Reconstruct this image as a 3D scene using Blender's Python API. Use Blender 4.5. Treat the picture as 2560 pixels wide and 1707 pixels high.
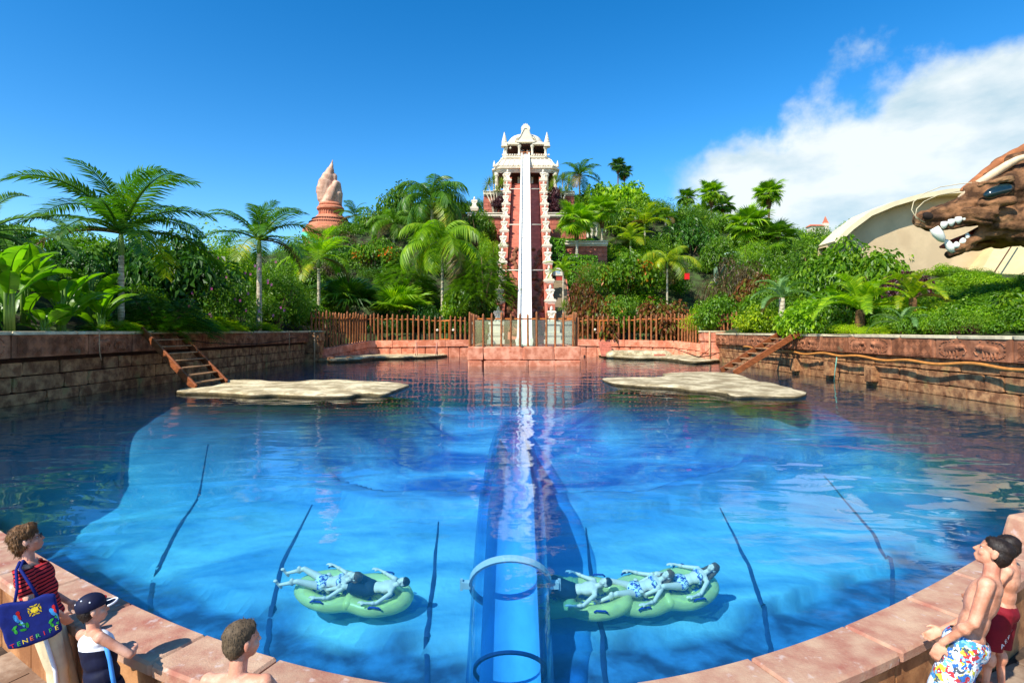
import bpy, bmesh, math, random
import numpy as np
from mathutils import Vector, Matrix, Euler, noise

random.seed(7)
for _o in list(bpy.data.objects):
    bpy.data.objects.remove(_o)
SC = bpy.context.scene
COL = SC.collection
R = math.radians
PI = math.pi

# ------------------------------------------------------------------ camera
CZ, F = 2.6, 1400.0            # eye height above the water, focal length in photo pixels
cam_d = bpy.data.cameras.new('camera')
cam = bpy.data.objects.new('camera', cam_d)
COL.objects.link(cam)
cam.location = (0, 0, CZ)
cam.rotation_euler = (R(90), 0, 0)
cam_d.sensor_width = 36
cam_d.lens = F / 2560 * 36
cam_d.shift_y = -26.5 / 2560
cam_d.clip_start = 0.05
cam_d.clip_end = 5000
SC.camera = cam

def W(px, py, Y):
    """photo pixel + distance -> world point"""
    return Vector(((px - 1280) / F * Y, Y, CZ - (py - 827) / F * Y))

# ------------------------------------------------------------------ sky, sun, exposure
SUN = Vector((-0.46, -0.52, 0.72)).normalized()
world = bpy.data.worlds.new('World')
SC.world = world
world.use_nodes = True
nt = world.node_tree
nt.nodes.clear()
def N(tree, typ, **kw):
    n = tree.nodes.new(typ)
    for k, v in kw.items():
        if k.startswith('i_'):
            n.inputs[k[2:].replace('_', ' ')].default_value = v
        else:
            setattr(n, k, v)
    return n
def math_n(tree, op, a, b=None, c=None, clamp=False):
    n = tree.nodes.new('ShaderNodeMath'); n.operation = op; n.use_clamp = clamp
    for i, v in enumerate((a, b, c)):
        if v is None: continue
        if hasattr(v, 'links') or hasattr(v, 'is_linked'): tree.links.new(v, n.inputs[i])
        else: n.inputs[i].default_value = v
    return n.outputs[0]
sky = N(nt, 'ShaderNodeTexSky', sky_type='NISHITA', sun_disc=False)
sky.sun_elevation = math.asin(SUN.z)
sky.sun_rotation = math.atan2(SUN.x, SUN.y)
sky.altitude = 300
sky.air_density = 1.0
sky.dust_density = 0.3
sky.ozone_density = 2.5
hs = N(nt, 'ShaderNodeHueSaturation')
hs.inputs['Saturation'].default_value = 1.30
hs.inputs['Hue'].default_value = 0.497
hs.inputs['Value'].default_value = 1.9
sc_ = N(nt, 'ShaderNodeMixRGB', blend_type='MULTIPLY'); sc_.inputs[0].default_value = 1; sc_.inputs[2].default_value = (0.1, 0.1, 0.1, 1)
nt.links.new(sky.outputs[0], sc_.inputs[1])
gm = N(nt, 'ShaderNodeGamma'); gm.inputs[1].default_value = 1.2; nt.links.new(sc_.outputs[0], gm.inputs[0])
s2_ = N(nt, 'ShaderNodeMixRGB', blend_type='MULTIPLY'); s2_.inputs[0].default_value = 1; s2_.inputs[2].default_value = (10, 10, 10, 1)
nt.links.new(gm.outputs[0], s2_.inputs[1])
nt.links.new(s2_.outputs[0], hs.inputs['Color'])
tc = N(nt, 'ShaderNodeTexCoord')
sx = N(nt, 'ShaderNodeSeparateXYZ')
nt.links.new(tc.outputs['Generated'], sx.inputs[0])
dy = math_n(nt, 'MAXIMUM', sx.outputs[1], 0.12)
tx = math_n(nt, 'DIVIDE', sx.outputs[0], dy)
tx = math_n(nt, 'MINIMUM', tx, 2.2)
ez = math_n(nt, 'DIVIDE', sx.outputs[2], dy)
cn = N(nt, 'ShaderNodeTexNoise', noise_dimensions='3D')
cn.inputs['Scale'].default_value = 4.2; cn.inputs['Detail'].default_value = 9; cn.inputs['Roughness'].default_value = 0.56
nt.links.new(tc.outputs['Generated'], cn.inputs['Vector'])
cn2 = N(nt, 'ShaderNodeTexNoise', noise_dimensions='3D')
cn2.inputs['Scale'].default_value = 7.0; cn2.inputs['Detail'].default_value = 7; cn2.inputs['Roughness'].default_value = 0.55
mp = N(nt, 'ShaderNodeMapping'); mp.inputs['Scale'].default_value = (1, 1, 2.2); mp.inputs['Location'].default_value = (3.1, .4, 1.3)
nt.links.new(tc.outputs['Generated'], mp.inputs[0]); nt.links.new(mp.outputs[0], cn2.inputs['Vector'])
top = math_n(nt, 'MULTIPLY_ADD', tx, 0.60, 0.06)
d1 = math_n(nt, 'SUBTRACT', top, ez)
nz = math_n(nt, 'MULTIPLY_ADD', cn.outputs[0], 0.82, -0.41)
d1 = math_n(nt, 'ADD', d1, nz)
left = math_n(nt, 'SUBTRACT', tx, 0.27)
left = math_n(nt, 'ADD', left, math_n(nt, 'MULTIPLY', nz, 0.5))
m1 = N(nt, 'ShaderNodeMapRange', interpolation_type='SMOOTHSTEP'); m1.inputs['From Min'].default_value = -0.03; m1.inputs['From Max'].default_value = 0.09
nt.links.new(d1, m1.inputs['Value'])
m2 = N(nt, 'ShaderNodeMapRange', interpolation_type='SMOOTHSTEP'); m2.inputs['From Min'].default_value = -0.02; m2.inputs['From Max'].default_value = 0.16
nt.links.new(left, m2.inputs['Value'])
cm = math_n(nt, 'MULTIPLY', m1.outputs[0], m2.outputs[0])
cm = math_n(nt, 'MULTIPLY', cm, 0.93)
cr = N(nt, 'ShaderNodeValToRGB')
cr.color_ramp.elements[0].position = 0.33; cr.color_ramp.elements[0].color = (4.0, 5.3, 5.9, 1)
cr.color_ramp.elements[1].position = 0.58; cr.color_ramp.elements[1].color = (7.0, 7.4, 7.3, 1)
nt.links.new(cn2.outputs[0], cr.inputs[0])
mx = N(nt, 'ShaderNodeMixRGB')
nt.links.new(cm, mx.inputs[0]); nt.links.new(hs.outputs[0], mx.inputs[1]); nt.links.new(cr.outputs[0], mx.inputs[2])
bg = N(nt, 'ShaderNodeBackground'); bg.inputs['Strength'].default_value = 0.1
nt.links.new(mx.outputs[0], bg.inputs[0])
wo = N(nt, 'ShaderNodeOutputWorld'); nt.links.new(bg.outputs[0], wo.inputs[0])

sun_d = bpy.data.lights.new('sun', 'SUN')
sun_d.energy = 5.0
sun_d.angle = R(0.53)
sun_d.color = (1.0, 0.95, 0.86)
sun = bpy.data.objects.new('sun', sun_d)
COL.objects.link(sun)
sun.rotation_euler = SUN.to_track_quat('Z', 'Y').to_euler()
vs = SC.view_settings
vs.view_transform = 'Standard'; vs.look = 'None'; vs.exposure = 0.5; vs.gamma = 1; vs.use_curve_mapping = False
SC.cycles.max_bounces = 8
SC.cycles.transparent_max_bounces = 24
SC.cycles.caustics_reflective = False
SC.cycles.caustics_refractive = False
SC.cycles.use_denoising = True

# ------------------------------------------------------------------ materials
def srgb(r, g, b):
    return tuple(((c / 255) / 12.92 if c / 255 <= 0.04045 else ((c / 255 + 0.055) / 1.055) ** 2.4) for c in (r, g, b))
MATS = {}
def mat(name, col, rough=0.75, var=0.22, scale=3.0, bump=0.0, bscale=12.0, spec=0.3, col2=None, mix=(0.42, 0.62), metal=0.0, stretch=None, fleck=None):
    if name in MATS: return MATS[name]
    m = bpy.data.materials.new(name); m.use_nodes = True
    t = m.node_tree; p = t.nodes['Principled BSDF']
    p.inputs['Roughness'].default_value = rough
    p.inputs['Specular IOR Level'].default_value = spec
    p.inputs['Metallic'].default_value = metal
    c = N(t, 'ShaderNodeTexCoord')
    oi = N(t, 'ShaderNodeObjectInfo')
    vadd = N(t, 'ShaderNodeVectorMath', operation='ADD')
    geo = N(t, 'ShaderNodeNewGeometry')
    t.links.new(geo.outputs['Position'], vadd.inputs[0])
    vec = vadd.outputs[0]
    if stretch:
        mpn = N(t, 'ShaderNodeMapping'); mpn.inputs['Scale'].default_value = stretch
        t.links.new(vec, mpn.inputs[0]); vec = mpn.outputs[0]
    n1 = N(t, 'ShaderNodeTexNoise'); n1.inputs['Scale'].default_value = scale; n1.inputs['Detail'].default_value = 6; n1.inputs['Roughness'].default_value = 0.62
    t.links.new(vec, n1.inputs['Vector'])
    ramp = N(t, 'ShaderNodeValToRGB')
    a = tuple(max(0, x * (1 - var)) for x in col); b = tuple(min(1, x * (1 + var)) for x in (col2 or col))
    ramp.color_ramp.elements[0].position = mix[0]; ramp.color_ramp.elements[0].color = (*a, 1)
    ramp.color_ramp.elements[1].position = mix[1]; ramp.color_ramp.elements[1].color = (*b, 1)
    t.links.new(n1.outputs[0], ramp.inputs[0])
    colout = ramp.outputs[0]
    # piece-to-piece variation
    hv = N(t, 'ShaderNodeHueSaturation')
    v = math_n(t, 'MULTIPLY_ADD', oi.outputs['Random'], var * 0.9, 1 - var * 0.45)
    t.links.new(v, hv.inputs['Value']); t.links.new(colout, hv.inputs['Color'])
    colout = hv.outputs[0]
    if fleck:
        n3 = N(t, 'ShaderNodeTexNoise'); n3.inputs['Scale'].default_value = fleck[1]; n3.inputs['Detail'].default_value = 5
        t.links.new(vec, n3.inputs['Vector'])
        r3 = N(t, 'ShaderNodeMapRange'); r3.inputs['From Min'].default_value = fleck[2]; r3.inputs['From Max'].default_value = fleck[2] + 0.1
        t.links.new(n3.outputs[0], r3.inputs['Value'])
        mm = N(t, 'ShaderNodeMixRGB'); mm.inputs[2].default_value = (*fleck[0], 1)
        t.links.new(math_n(t, 'MULTIPLY', r3.outputs[0], fleck[3] if len(fleck) > 3 else 0.8), mm.inputs[0]); t.links.new(colout, mm.inputs[1])
        colout = mm.outputs[0]
    t.links.new(colout, p.inputs['Base Color'])
    if bump:
        n2 = N(t, 'ShaderNodeTexNoise'); n2.inputs['Scale'].default_value = bscale; n2.inputs['Detail'].default_value = 8; n2.inputs['Roughness'].default_value = 0.65
        t.links.new(vec, n2.inputs['Vector'])
        bn = N(t, 'ShaderNodeBump'); bn.inputs['Strength'].default_value = 1.0; bn.inputs['Distance'].default_value = bump
        t.links.new(n2.outputs[0], bn.inputs['Height']); t.links.new(bn.outputs[0], p.inputs['Normal'])
    MATS[name] = m
    return m

def leaf_mat(name, cols, trans=0.35, rough=0.42, spec=0.35, tint=(1.25, 1.5, 0.5)):
    """foliage: colour picked per leaf, light coming through"""
    if name in MATS: return MATS[name]
    m = bpy.data.materials.new(name); m.use_nodes = True
    t = m.node_tree; t.nodes.clear()
    g = N(t, 'ShaderNodeNewGeometry')
    ramp = N(t, 'ShaderNodeValToRGB')
    el = ramp.color_ramp.elements
    while len(el) < len(cols): el.new(0.5)
    for i, c in enumerate(cols):
        el[i].position = i / max(1, len(cols) - 1); el[i].color = (*c, 1)
    oi = N(t, 'ShaderNodeObjectInfo')
    n1 = N(t, 'ShaderNodeTexNoise'); n1.inputs['Scale'].default_value = 0.55; n1.inputs['Detail'].default_value = 2
    t.links.new(g.outputs['Position'], n1.inputs['Vector'])
    f = math_n(t, 'MULTIPLY_ADD', g.outputs['Random Per Island'], 0.62, math_n(t, 'MULTIPLY_ADD', n1.outputs[0], 1.0, -0.32))
    t.links.new(f, ramp.inputs[0])
    hv = N(t, 'ShaderNodeHueSaturation')
    t.links.new(math_n(t, 'MULTIPLY_ADD', oi.outputs['Random'], 0.3, 0.85), hv.inputs['Value']); t.links.new(ramp.outputs[0], hv.inputs['Color'])
    p = N(t, 'ShaderNodeBsdfPrincipled'); p.inputs['Roughness'].default_value = rough; p.inputs['Specular IOR Level'].default_value = spec
    t.links.new(hv.outputs[0], p.inputs['Base Color'])
    tr = N(t, 'ShaderNodeBsdfTranslucent')
    mu = N(t, 'ShaderNodeMixRGB', blend_type='MULTIPLY'); mu.inputs[0].default_value = 1; mu.inputs[2].default_value = (*tint, 1)
    t.links.new(hv.outputs[0], mu.inputs[1]); t.links.new(mu.outputs[0], tr.inputs[0])
    ms = N(t, 'ShaderNodeMixShader'); ms.inputs[0].default_value = trans
    t.links.new(p.outputs[0], ms.inputs[1]); t.links.new(tr.outputs[0], ms.inputs[2])
    o = N(t, 'ShaderNodeOutputMaterial'); t.links.new(ms.outputs[0], o.inputs[0])
    MATS[name] = m
    return m

def glass_mat(name, tint, gloss_rough=0.03, base=0.06, edge=0.6, power=3.0):
    if name in MATS: return MATS[name]
    m = bpy.data.materials.new(name); m.use_nodes = True
    t = m.node_tree; t.nodes.clear()
    lw = N(t, 'ShaderNodeLayerWeight'); lw.inputs['Blend'].default_value = 0.5
    fr = math_n(t, 'POWER', lw.outputs['Facing'], power)
    fr = math_n(t, 'MULTIPLY_ADD', fr, edge, base, clamp=True)
    tr = N(t, 'ShaderNodeBsdfTransparent'); tr.inputs[0].default_value = (*tint, 1)
    gl = N(t, 'ShaderNodeBsdfGlossy'); gl.inputs['Roughness'].default_value = gloss_rough
    ms = N(t, 'ShaderNodeMixShader'); t.links.new(fr, ms.inputs[0]); t.links.new(tr.outputs[0], ms.inputs[1]); t.links.new(gl.outputs[0], ms.inputs[2])
    o = N(t, 'ShaderNodeOutputMaterial'); t.links.new(ms.outputs[0], o.inputs[0])
    MATS[name] = m
    return m

# ------------------------------------------------------------------ mesh helpers
class MB:
    def __init__(s): s.v = []; s.f = []
    def add(s, vs_, fs):
        k = len(s.v); s.v += [tuple(v) for v in vs_]; s.f += [tuple(i + k for i in f) for f in fs]; return s
    def box(s, c, size, rot=None, taper=1.0):
        hx, hy, hz = size[0] / 2, size[1] / 2, size[2] / 2
        P = [Vector((sx_ * hx * (taper if sz > 0 else 1), sy * hy * (taper if sz > 0 else 1), sz * hz)) for sz in (-1, 1) for sy in (-1, 1) for sx_ in (-1, 1)]
        if rot is not None: P = [rot @ p for p in P]
        c = Vector(c)
        return s.add([p + c for p in P], [(0, 2, 3, 1), (4, 5, 7, 6), (0, 1, 5, 4), (2, 6, 7, 3), (0, 4, 6, 2), (1, 3, 7, 5)])
    def tube(s, pts, rad, n=8, cap=True):
        pts = [Vector(p) for p in pts]
        rs = rad if isinstance(rad, (list, tuple)) else [rad] * len(pts)
        rings = []; up = Vector((0, 0, 1)); prev = None
        for i, p in enumerate(pts):
            t = (pts[min(i + 1, len(pts) - 1)] - pts[max(i - 1, 0)]).normalized()
            a = (prev - t * prev.dot(t)) if prev is not None else t.cross(up if abs(t.z) < 0.95 else Vector((1, 0, 0)))
            a.normalize(); prev = a; b = t.cross(a)
            rings.append([p + (a * math.cos(q) + b * math.sin(q)) * rs[i] for q in [2 * PI * k / n for k in range(n)]])
        V = [v for r in rings for v in r]; Fc = []
        for i in range(len(rings) - 1):
            for k in range(n):
                Fc.append((i * n + k, i * n + (k + 1) % n, (i + 1) * n + (k + 1) % n, (i + 1) * n + k))
        if cap:
            Fc.append(tuple(range(n - 1, -1, -1))); Fc.append(tuple(range((len(rings) - 1) * n, len(rings) * n)))
        return s.add(V, Fc)
    def lathe(s, prof, n=16, c=(0, 0, 0), sx_=1.0, sy=1.0, sq=0.0):
        V = []; Fc = []
        for (r, z) in prof:
            for k in range(n):
                q = 2 * PI * (k + .5) / n
                x, y = math.cos(q), math.sin(q)
                if sq:
                    m_ = max(abs(x), abs(y)); x, y = x * (1 - sq) + x / m_ * sq, y * (1 - sq) + y / m_ * sq
                V.append((c[0] + x * r * sx_, c[1] + y * r * sy, c[2] + z))
        for i in range(len(prof) - 1):
            for k in range(n):
                Fc.append((i * n + k, i * n + (k + 1) % n, (i + 1) * n + (k + 1) % n, (i + 1) * n + k))
        Fc.append(tuple(range(n - 1, -1, -1))); Fc.append(tuple(range((len(prof) - 1) * n, len(prof) * n)))
        return s.add(V, Fc)
    def prism(s, pts2, z0, z1):
        n = len(pts2)
        V = [(p[0], p[1], z0) for p in pts2] + [(p[0], p[1], z1) for p in pts2]
        return s.add(V, [tuple(range(n - 1, -1, -1)), tuple(range(n, 2 * n))] + [(k, (k + 1) % n, n + (k + 1) % n, n + k) for k in range(n)])
    def ell(s, c, r, rot=None, n=12, m=8):
        V = []; c = Vector(c)
        for i in range(1, m):
            th = PI * i / m
            for k in range(n):
                q = 2 * PI * k / n
                p = Vector((r[0] * math.sin(th) * math.cos(q), r[1] * math.sin(th) * math.sin(q), r[2] * math.cos(th)))
                V.append((rot @ p if rot is not None else p) + c)
        t_ = Vector((0, 0, r[2])); b_ = -t_
        V += [(rot @ t_ if rot is not None else t_) + c, (rot @ b_ if rot is not None else b_) + c]
        Fc = []
        for i in range(m - 2):
            for k in range(n): Fc.append((i * n + k, (i + 1) * n + k, (i + 1) * n + (k + 1) % n, i * n + (k + 1) % n))
        T = len(V) - 2
        for k in range(n):
            Fc.append((T, k, (k + 1) % n)); Fc.append((T + 1, (m - 2) * n + (k + 1) % n, (m - 2) * n + k))
        return s.add(V, Fc)
    def cap(s, p0, r0, p1, r1, n=10):
        """tapered limb with round ends"""
        p0, p1 = Vector(p0), Vector(p1); d = (p1 - p0); L = d.length; t = d / L if L > 1e-6 else Vector((0, 0, 1))
        pts, rs = [], []
        for a in (80, 50, 20): pts.append(p0 - t * r0 * math.sin(R(a))); rs.append(r0 * math.cos(R(a)))
        for a in (-20, -50, -80)[::1]: pts.append(p1 + t * r1 * math.sin(R(-a))); rs.append(r1 * math.cos(R(a)))
        return s.tube(pts, rs, n)
    def mesh(s, name, smooth=False):
        me = bpy.data.meshes.new(name); me.from_pydata(s.v, [], s.f); me.validate(); me.update()
        if smooth: me.polygons.foreach_set('use_smooth', [True] * len(me.polygons))
        return me

def fix_normals(me):
    bm = bmesh.new(); bm.from_mesh(me); bmesh.ops.recalc_face_normals(bm, faces=bm.faces); bm.to_mesh(me); bm.free(); return me
def bevel(me, w, seg=1, ang=None):
    bm = bmesh.new(); bm.from_mesh(me)
    bmesh.ops.recalc_face_normals(bm, faces=bm.faces)
    ed = [e for e in bm.edges if len(e.link_faces) == 2 and e.calc_face_angle(0) > R(ang or 30)]
    bmesh.ops.bevel(bm, geom=ed, offset=w, segments=seg, affect='EDGES', profile=0.5, clamp_overlap=True)
    bm.to_mesh(me); bm.free(); return me
def wloc(o):
    v = Vector((0, 0, 0))
    while o is not None: v += o.location; o = o.parent
    return v
def link(name, data, material=None, parent=None, loc=(0, 0, 0), rot=(0, 0, 0), scale=(1, 1, 1), local=False):
    o = bpy.data.objects.new(name, data); COL.objects.link(o)
    loc = Vector(loc)
    if parent is not None:
        o.parent = parent
        if not local: loc = loc - wloc(parent)
    o.location = loc; o.rotation_euler = rot; o.scale = scale if hasattr(scale, '__len__') else (scale,) * 3
    if material is not None and data is not None and hasattr(data, 'materials') and len(data.materials) == 0:
        data.materials.append(material)
    return o
def tag(o, label, cat, group=None):
    o['label'] = label; o['category'] = cat
    if group: o['group'] = group
    return o
def struct(o): o['kind'] = 'structure'; return o
def stuff(o, label=None, cat=None):
    o['kind'] = 'stuff'
    if label: o['label'] = label
    if cat: o['category'] = cat
    return o
def empty(name, loc, label, cat, group=None, rot=(0, 0, 0), scale=1.0):
    o = link(name, None, None, None, loc, rot, scale)
    return tag(o, label, cat, group)
def fuse(mb, name, voxel=0.012, smooth=4, ratio=0.25, disp=None):
    """one continuous surface grown around overlapping shapes"""
    me = mb.mesh(name + '_raw') if isinstance(mb, MB) else mb
    o = bpy.data.objects.new('tmp', me); COL.objects.link(o)
    r = o.modifiers.new('r', 'REMESH'); r.mode = 'VOXEL'; r.voxel_size = voxel; r.adaptivity = 0
    if smooth:
        s_ = o.modifiers.new('s', 'SMOOTH'); s_.factor = 0.5; s_.iterations = smooth
    if ratio < 1:
        d = o.modifiers.new('d', 'DECIMATE'); d.ratio = ratio
    dg = bpy.context.evaluated_depsgraph_get()
    out = bpy.data.meshes.new_from_object(o.evaluated_get(dg)); out.name = name
    bpy.data.objects.remove(o); bpy.data.meshes.remove(me)
    if disp:
        nv = len(out.vertices); co = np.empty(nv * 3); no = np.empty(nv * 3)
        out.vertices.foreach_get('co', co); out.vertices.foreach_get('normal', no); co = co.reshape(-1, 3); no = no.reshape(-1, 3)
        am = np.array([disp(Vector(c)) for c in co]); co = co + no * am[:, None]
        out.vertices.foreach_set('co', co.ravel()); out.update()
    out.polygons.foreach_set('use_smooth', [True] * len(out.polygons))
    return out

# shared unit stones: cubes of side 1 with worn edges
def unit_stone(seed, wear=0.05, rough=0.03):
    rd = random.Random(seed)
    bm = bmesh.new(); bmesh.ops.create_cube(bm, size=1.0)
    bmesh.ops.bevel(bm, geom=bm.edges[:], offset=wear, segments=1, affect='EDGES')
    for v in bm.verts: v.co += Vector((rd.uniform(-1, 1), rd.uniform(-1, 1), rd.uniform(-1, 1))) * rough
    me = bpy.data.meshes.new('stone'); bm.to_mesh(me); bm.free(); return me
_SM = {}
def stone(name, material, parent, c, size, rot=(0, 0, 0), kind='rough', local=False):
    key = (material.name, kind)
    if key not in _SM:
        w, r = {'rough': (0.06, 0.025), 'clean': (0.025, 0.004), 'post': (0.08, 0.01)}[kind]
        _SM[key] = [unit_stone(i * 7 + 1, w, r) for i in range(5)]
        for me in _SM[key]: me.materials.append(material)
    return link(name, random.choice(_SM[key]), None, parent, c, rot, size, local)
# ------------------------------------------------------------------ palette
m_ground = mat('soil', (0.05, 0.042, 0.02), 0.95, 0.5, 1.2, 0.08, 5, col2=(0.035, 0.06, 0.014))
m_deck = mat('paving_stone', srgb(150, 118, 92), 0.85, 0.32, 1.7, 0.004, 40, col2=srgb(158, 138, 116), fleck=(srgb(96, 74, 58), 3.0, 0.60, 0.7))
m_grout = mat('paving_joint', srgb(70, 56, 44), 0.95, 0.3, 6)
m_coping = mat('coping_stone', srgb(176, 112, 92), 0.8, 0.2, 3.4, 0.006, 55, col2=srgb(178, 148, 120), mix=(0.32, 0.68), fleck=(srgb(206, 190, 180), 12.0, 0.6, 0.5))
m_parapet = mat('parapet_stone', srgb(164, 108, 66), 0.85, 0.25, 3.5, 0.006, 30, col2=srgb(172, 122, 78))
m_red = mat('red_block', srgb(186, 106, 84), 0.85, 0.16, 1.5, 0.01, 10, fleck=(srgb(150, 66, 48), 1.2, 0.62, 0.5))
m_reddark = mat('red_joint', srgb(120, 50, 36), 0.9, 0.2, 2)
m_salmon = mat('salmon_stone', srgb(214, 128, 94), 0.85, 0.16, 1.6, 0.015, 7, col2=srgb(222, 150, 118), fleck=(srgb(186, 96, 62), 2.3, 0.6, 0.6))
m_stone = mat('basin_stone', srgb(150, 98, 62), 0.85, 0.32, 2.2, 0.06, 4, col2=srgb(168, 122, 80), fleck=(srgb(110, 116, 62), 1.1, 0.6, 0.55))
m_band = mat('carved_stone', srgb(152, 94, 62), 0.85, 0.25, 2.2, 0.008, 16, col2=srgb(168, 110, 76), fleck=(srgb(116, 150, 116), 1.4, 0.66, 0.5))
m_joint = mat('wall_joint', srgb(64, 40, 28), 0.95, 0.3, 3)
m_cap = mat('cap_stone', srgb(206, 190, 152), 0.85, 0.18, 2.0, 0.01, 14, fleck=(srgb(150, 170, 140), 2.0, 0.62, 0.6))
m_white = mat('white_stucco', srgb(220, 208, 184), 0.7, 0.07, 1.2, 0.006, 9)
m_rock = mat('pale_rock', srgb(178, 158, 118), 0.9, 0.25, 1.1, 0.07, 4.5, col2=srgb(206, 190, 152), fleck=(srgb(120, 100, 66), 2.2, 0.58, 0.7))
m_wood = mat('post_wood', srgb(140, 82, 44), 0.6, 0.3, 5, 0.004, 30, stretch=(6, 6, 0.7), col2=srgb(160, 100, 58))
m_rail = mat('rail_wood', srgb(206, 116, 46), 0.55, 0.15, 4)
m_ladder = mat('ladder_wood', srgb(140, 78, 42), 0.6, 0.3, 3, 0.004, 20, stretch=(1, 1, 4))
m_tread = mat('tread_wood', srgb(158, 120, 84), 0.7, 0.3, 4)
m_hose = mat('hose_rubber', srgb(196, 128, 60), 0.5, 0.15, 4)
m_dark = mat('dark_cavity', (0.02, 0.012, 0.008), 0.9, 0.2, 2)
m_rope = mat('rope_fibre', srgb(190, 150, 110), 0.8, 0.2, 8)

# ------------------------------------------------------------------ terrain
def ax(Y): return 1.02 + 0.0257 * (Y - 46)      # axis of the slide
def zt(X, Y):
    a = abs(X)
    if a < 17.75 and Y < 57.0 or Y < 11: return -7.5
    side = 2.35 + (0.42 if X < 0 else 0.20 + 0.22 * min(1, max(0, (Y - 36) / 12))) * min(max(a - 18.3, 0), 13)
    if Y > 60: side = max(side * max(0, 1 - (Y - 60) / 60), 0)
    back = 1.4 + 0.74 * min(max(Y - 61, 0), 40)
    cap_ = 6 + (16 if X < 0 else 17) * math.exp(-((X - 2) / (40 if X < 0 else 44)) ** 2)
    back = min(back, cap_)
    if Y <= 57: back = 0
    z = max(side, back) + noise.noise(Vector((X * .12, Y * .12, 3))) * 0.5 * min(1, max(0, (a - 19) / 5 + max(0, (Y - 62) / 8)))
    z += 26 * math.exp(-((X - 98) / 40) ** 2 - ((Y - 175) / 45) ** 2)
    d = abs(X - ax(Y))
    if d < 6.5 and 57 < Y < 92: z = min(z, max(0.3, 0.867 * (Y - 59)) - 0.4 + (0 if d < 3.4 else (d - 3.4) * 1.2))
    if Y > 300: z = max(0, z - (Y - 300) * .02)
    return z
xs = sorted(set([-900, -500, -300, -200, -150] + list(np.arange(-120, 121, 2.0)) + [-18.6, -17.8, -17.7, 17.7, 17.8, 18.6] + [150, 200, 300, 500, 900]))
ys = sorted(set([-300, -100, -40, 0, 10.9, 11.1] + list(np.arange(14, 121, 2.0)) + [56.9, 57.1, 59] + [130, 140, 150, 160, 175, 190, 210, 240, 300, 400, 600, 1000, 2500]))
V = [(x, y, zt(x, y)) for y in ys for x in xs]
nx = len(xs)
Fc = [(j * nx + i, j * nx + i + 1, (j + 1) * nx + i + 1, (j + 1) * nx + i) for j in range(len(ys) - 1) for i in range(nx - 1)]
me = bpy.data.meshes.new('ground'); me.from_pydata(V, [], Fc); me.polygons.foreach_set('use_smooth', [True] * len(me.polygons))
struct(link('ground', me, m_ground))

# ------------------------------------------------------------------ near edge of the pool
def edge(x): return 3.85 + math.sqrt(2.1 ** 2 + (0.75 * x) ** 2) - 2.1
def edge_n(x):
    d = (edge(x + .01) - edge(x - .01)) / .02
    return Vector((d, -1)).normalized()         # points away from the water
def off(x, w):
    n = edge_n(x); return Vector((x + n.x * w, edge(x) + n.y * w))
COPZ, DECKZ = 0.12, -0.6
# arc-length stations
st = [-15.0]
while st[-1] < 15:
    x = st[-1]; slope = (edge(x + .01) - edge(x - .01)) / .02
    st.append(x + 0.1 / math.hypot(1, slope))
cuts = st[::9]

# pool floor: rocky trench, pale slope, ledges, then reflection and shade painted dark
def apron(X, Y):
    """floor round the two islands: raised to hide shadows, darkened as painted reflections"""
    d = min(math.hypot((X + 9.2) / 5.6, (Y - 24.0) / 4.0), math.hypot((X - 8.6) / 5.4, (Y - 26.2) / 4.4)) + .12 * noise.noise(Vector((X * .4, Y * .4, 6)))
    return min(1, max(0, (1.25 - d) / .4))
def fl(X, Y):
    k = 2.44; g = k * edge(X / k)
    s = Y - g
    z = -3.5
    if s < 1.6: z = -3.75 + 0.22 * noise.noise(Vector((X * .7, Y * .7, 0)))
    else: z += 0.5 * min(1, (s - 1.6) / 5.0) + 0.05 * noise.noise(Vector((X * .8, Y * .8, 2)))
    b = s + 0.7 * noise.noise(Vector((X * .35, 2, 7)))
    if b > 7.0: z += 0.45
    if b > 8.3: z -= 0.5
    if b > 9.6: z -= 0.4 * min(1, (b - 9.6) / 2)
    if Y > 19: z += (-1.45 - z) * min(1, ((Y - 19) / 5)) + .12 * noise.noise(Vector((X * .5, Y * .5, 1)))
    if Y > 30: z -= min(3, (Y - 30) * .3)
    a_ = apron(X, Y)
    if a_ > 0: z += (-.42 - z) * a_
    return z
gx = np.arange(-18, 18.01, 0.2); gy = list(np.arange(3.0, 24, 0.16)) + list(np.arange(24, 58.1, 1.0))
V = [(x, y, fl(x, y)) for y in gy for x in gx]; nx = len(gx)
Fc = [(j * nx + i, j * nx + i + 1, (j + 1) * nx + i + 1, (j + 1) * nx + i) for j in range(len(gy) - 1) for i in range(nx - 1)]
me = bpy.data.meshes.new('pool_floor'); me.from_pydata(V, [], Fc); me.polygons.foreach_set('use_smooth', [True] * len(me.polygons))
m_floor = bpy.data.materials.new('painted_pool_floor'); m_floor.use_nodes = True
t = m_floor.node_tree; p = t.nodes['Principled BSDF']; p.inputs['Roughness'].default_value = 0.9
g = N(t, 'ShaderNodeNewGeometry')
mpn = N(t, 'ShaderNodeMapping'); mpn.inputs['Scale'].default_value = (0.35, 0.9, 0.9); t.links.new(g.outputs['Position'], mpn.inputs[0])
n1 = N(t, 'ShaderNodeTexNoise'); n1.inputs['Scale'].default_value = 0.9; n1.inputs['Detail'].default_value = 7; n1.inputs['Roughness'].default_value = 0.6; n1.inputs['Distortion'].default_value = 0.6
t.links.new(mpn.outputs[0], n1.inputs['Vector'])
rm = N(t, 'ShaderNodeValToRGB'); el = rm.color_ramp.elements
el[0].position = 0.33; el[0].color = (0.05, 0.27, 0.55, 1); el[1].position = 0.70; el[1].color = (0.30, 0.66, 0.82, 1)
t.links.new(n1.outputs[0], rm.inputs[0])
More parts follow.
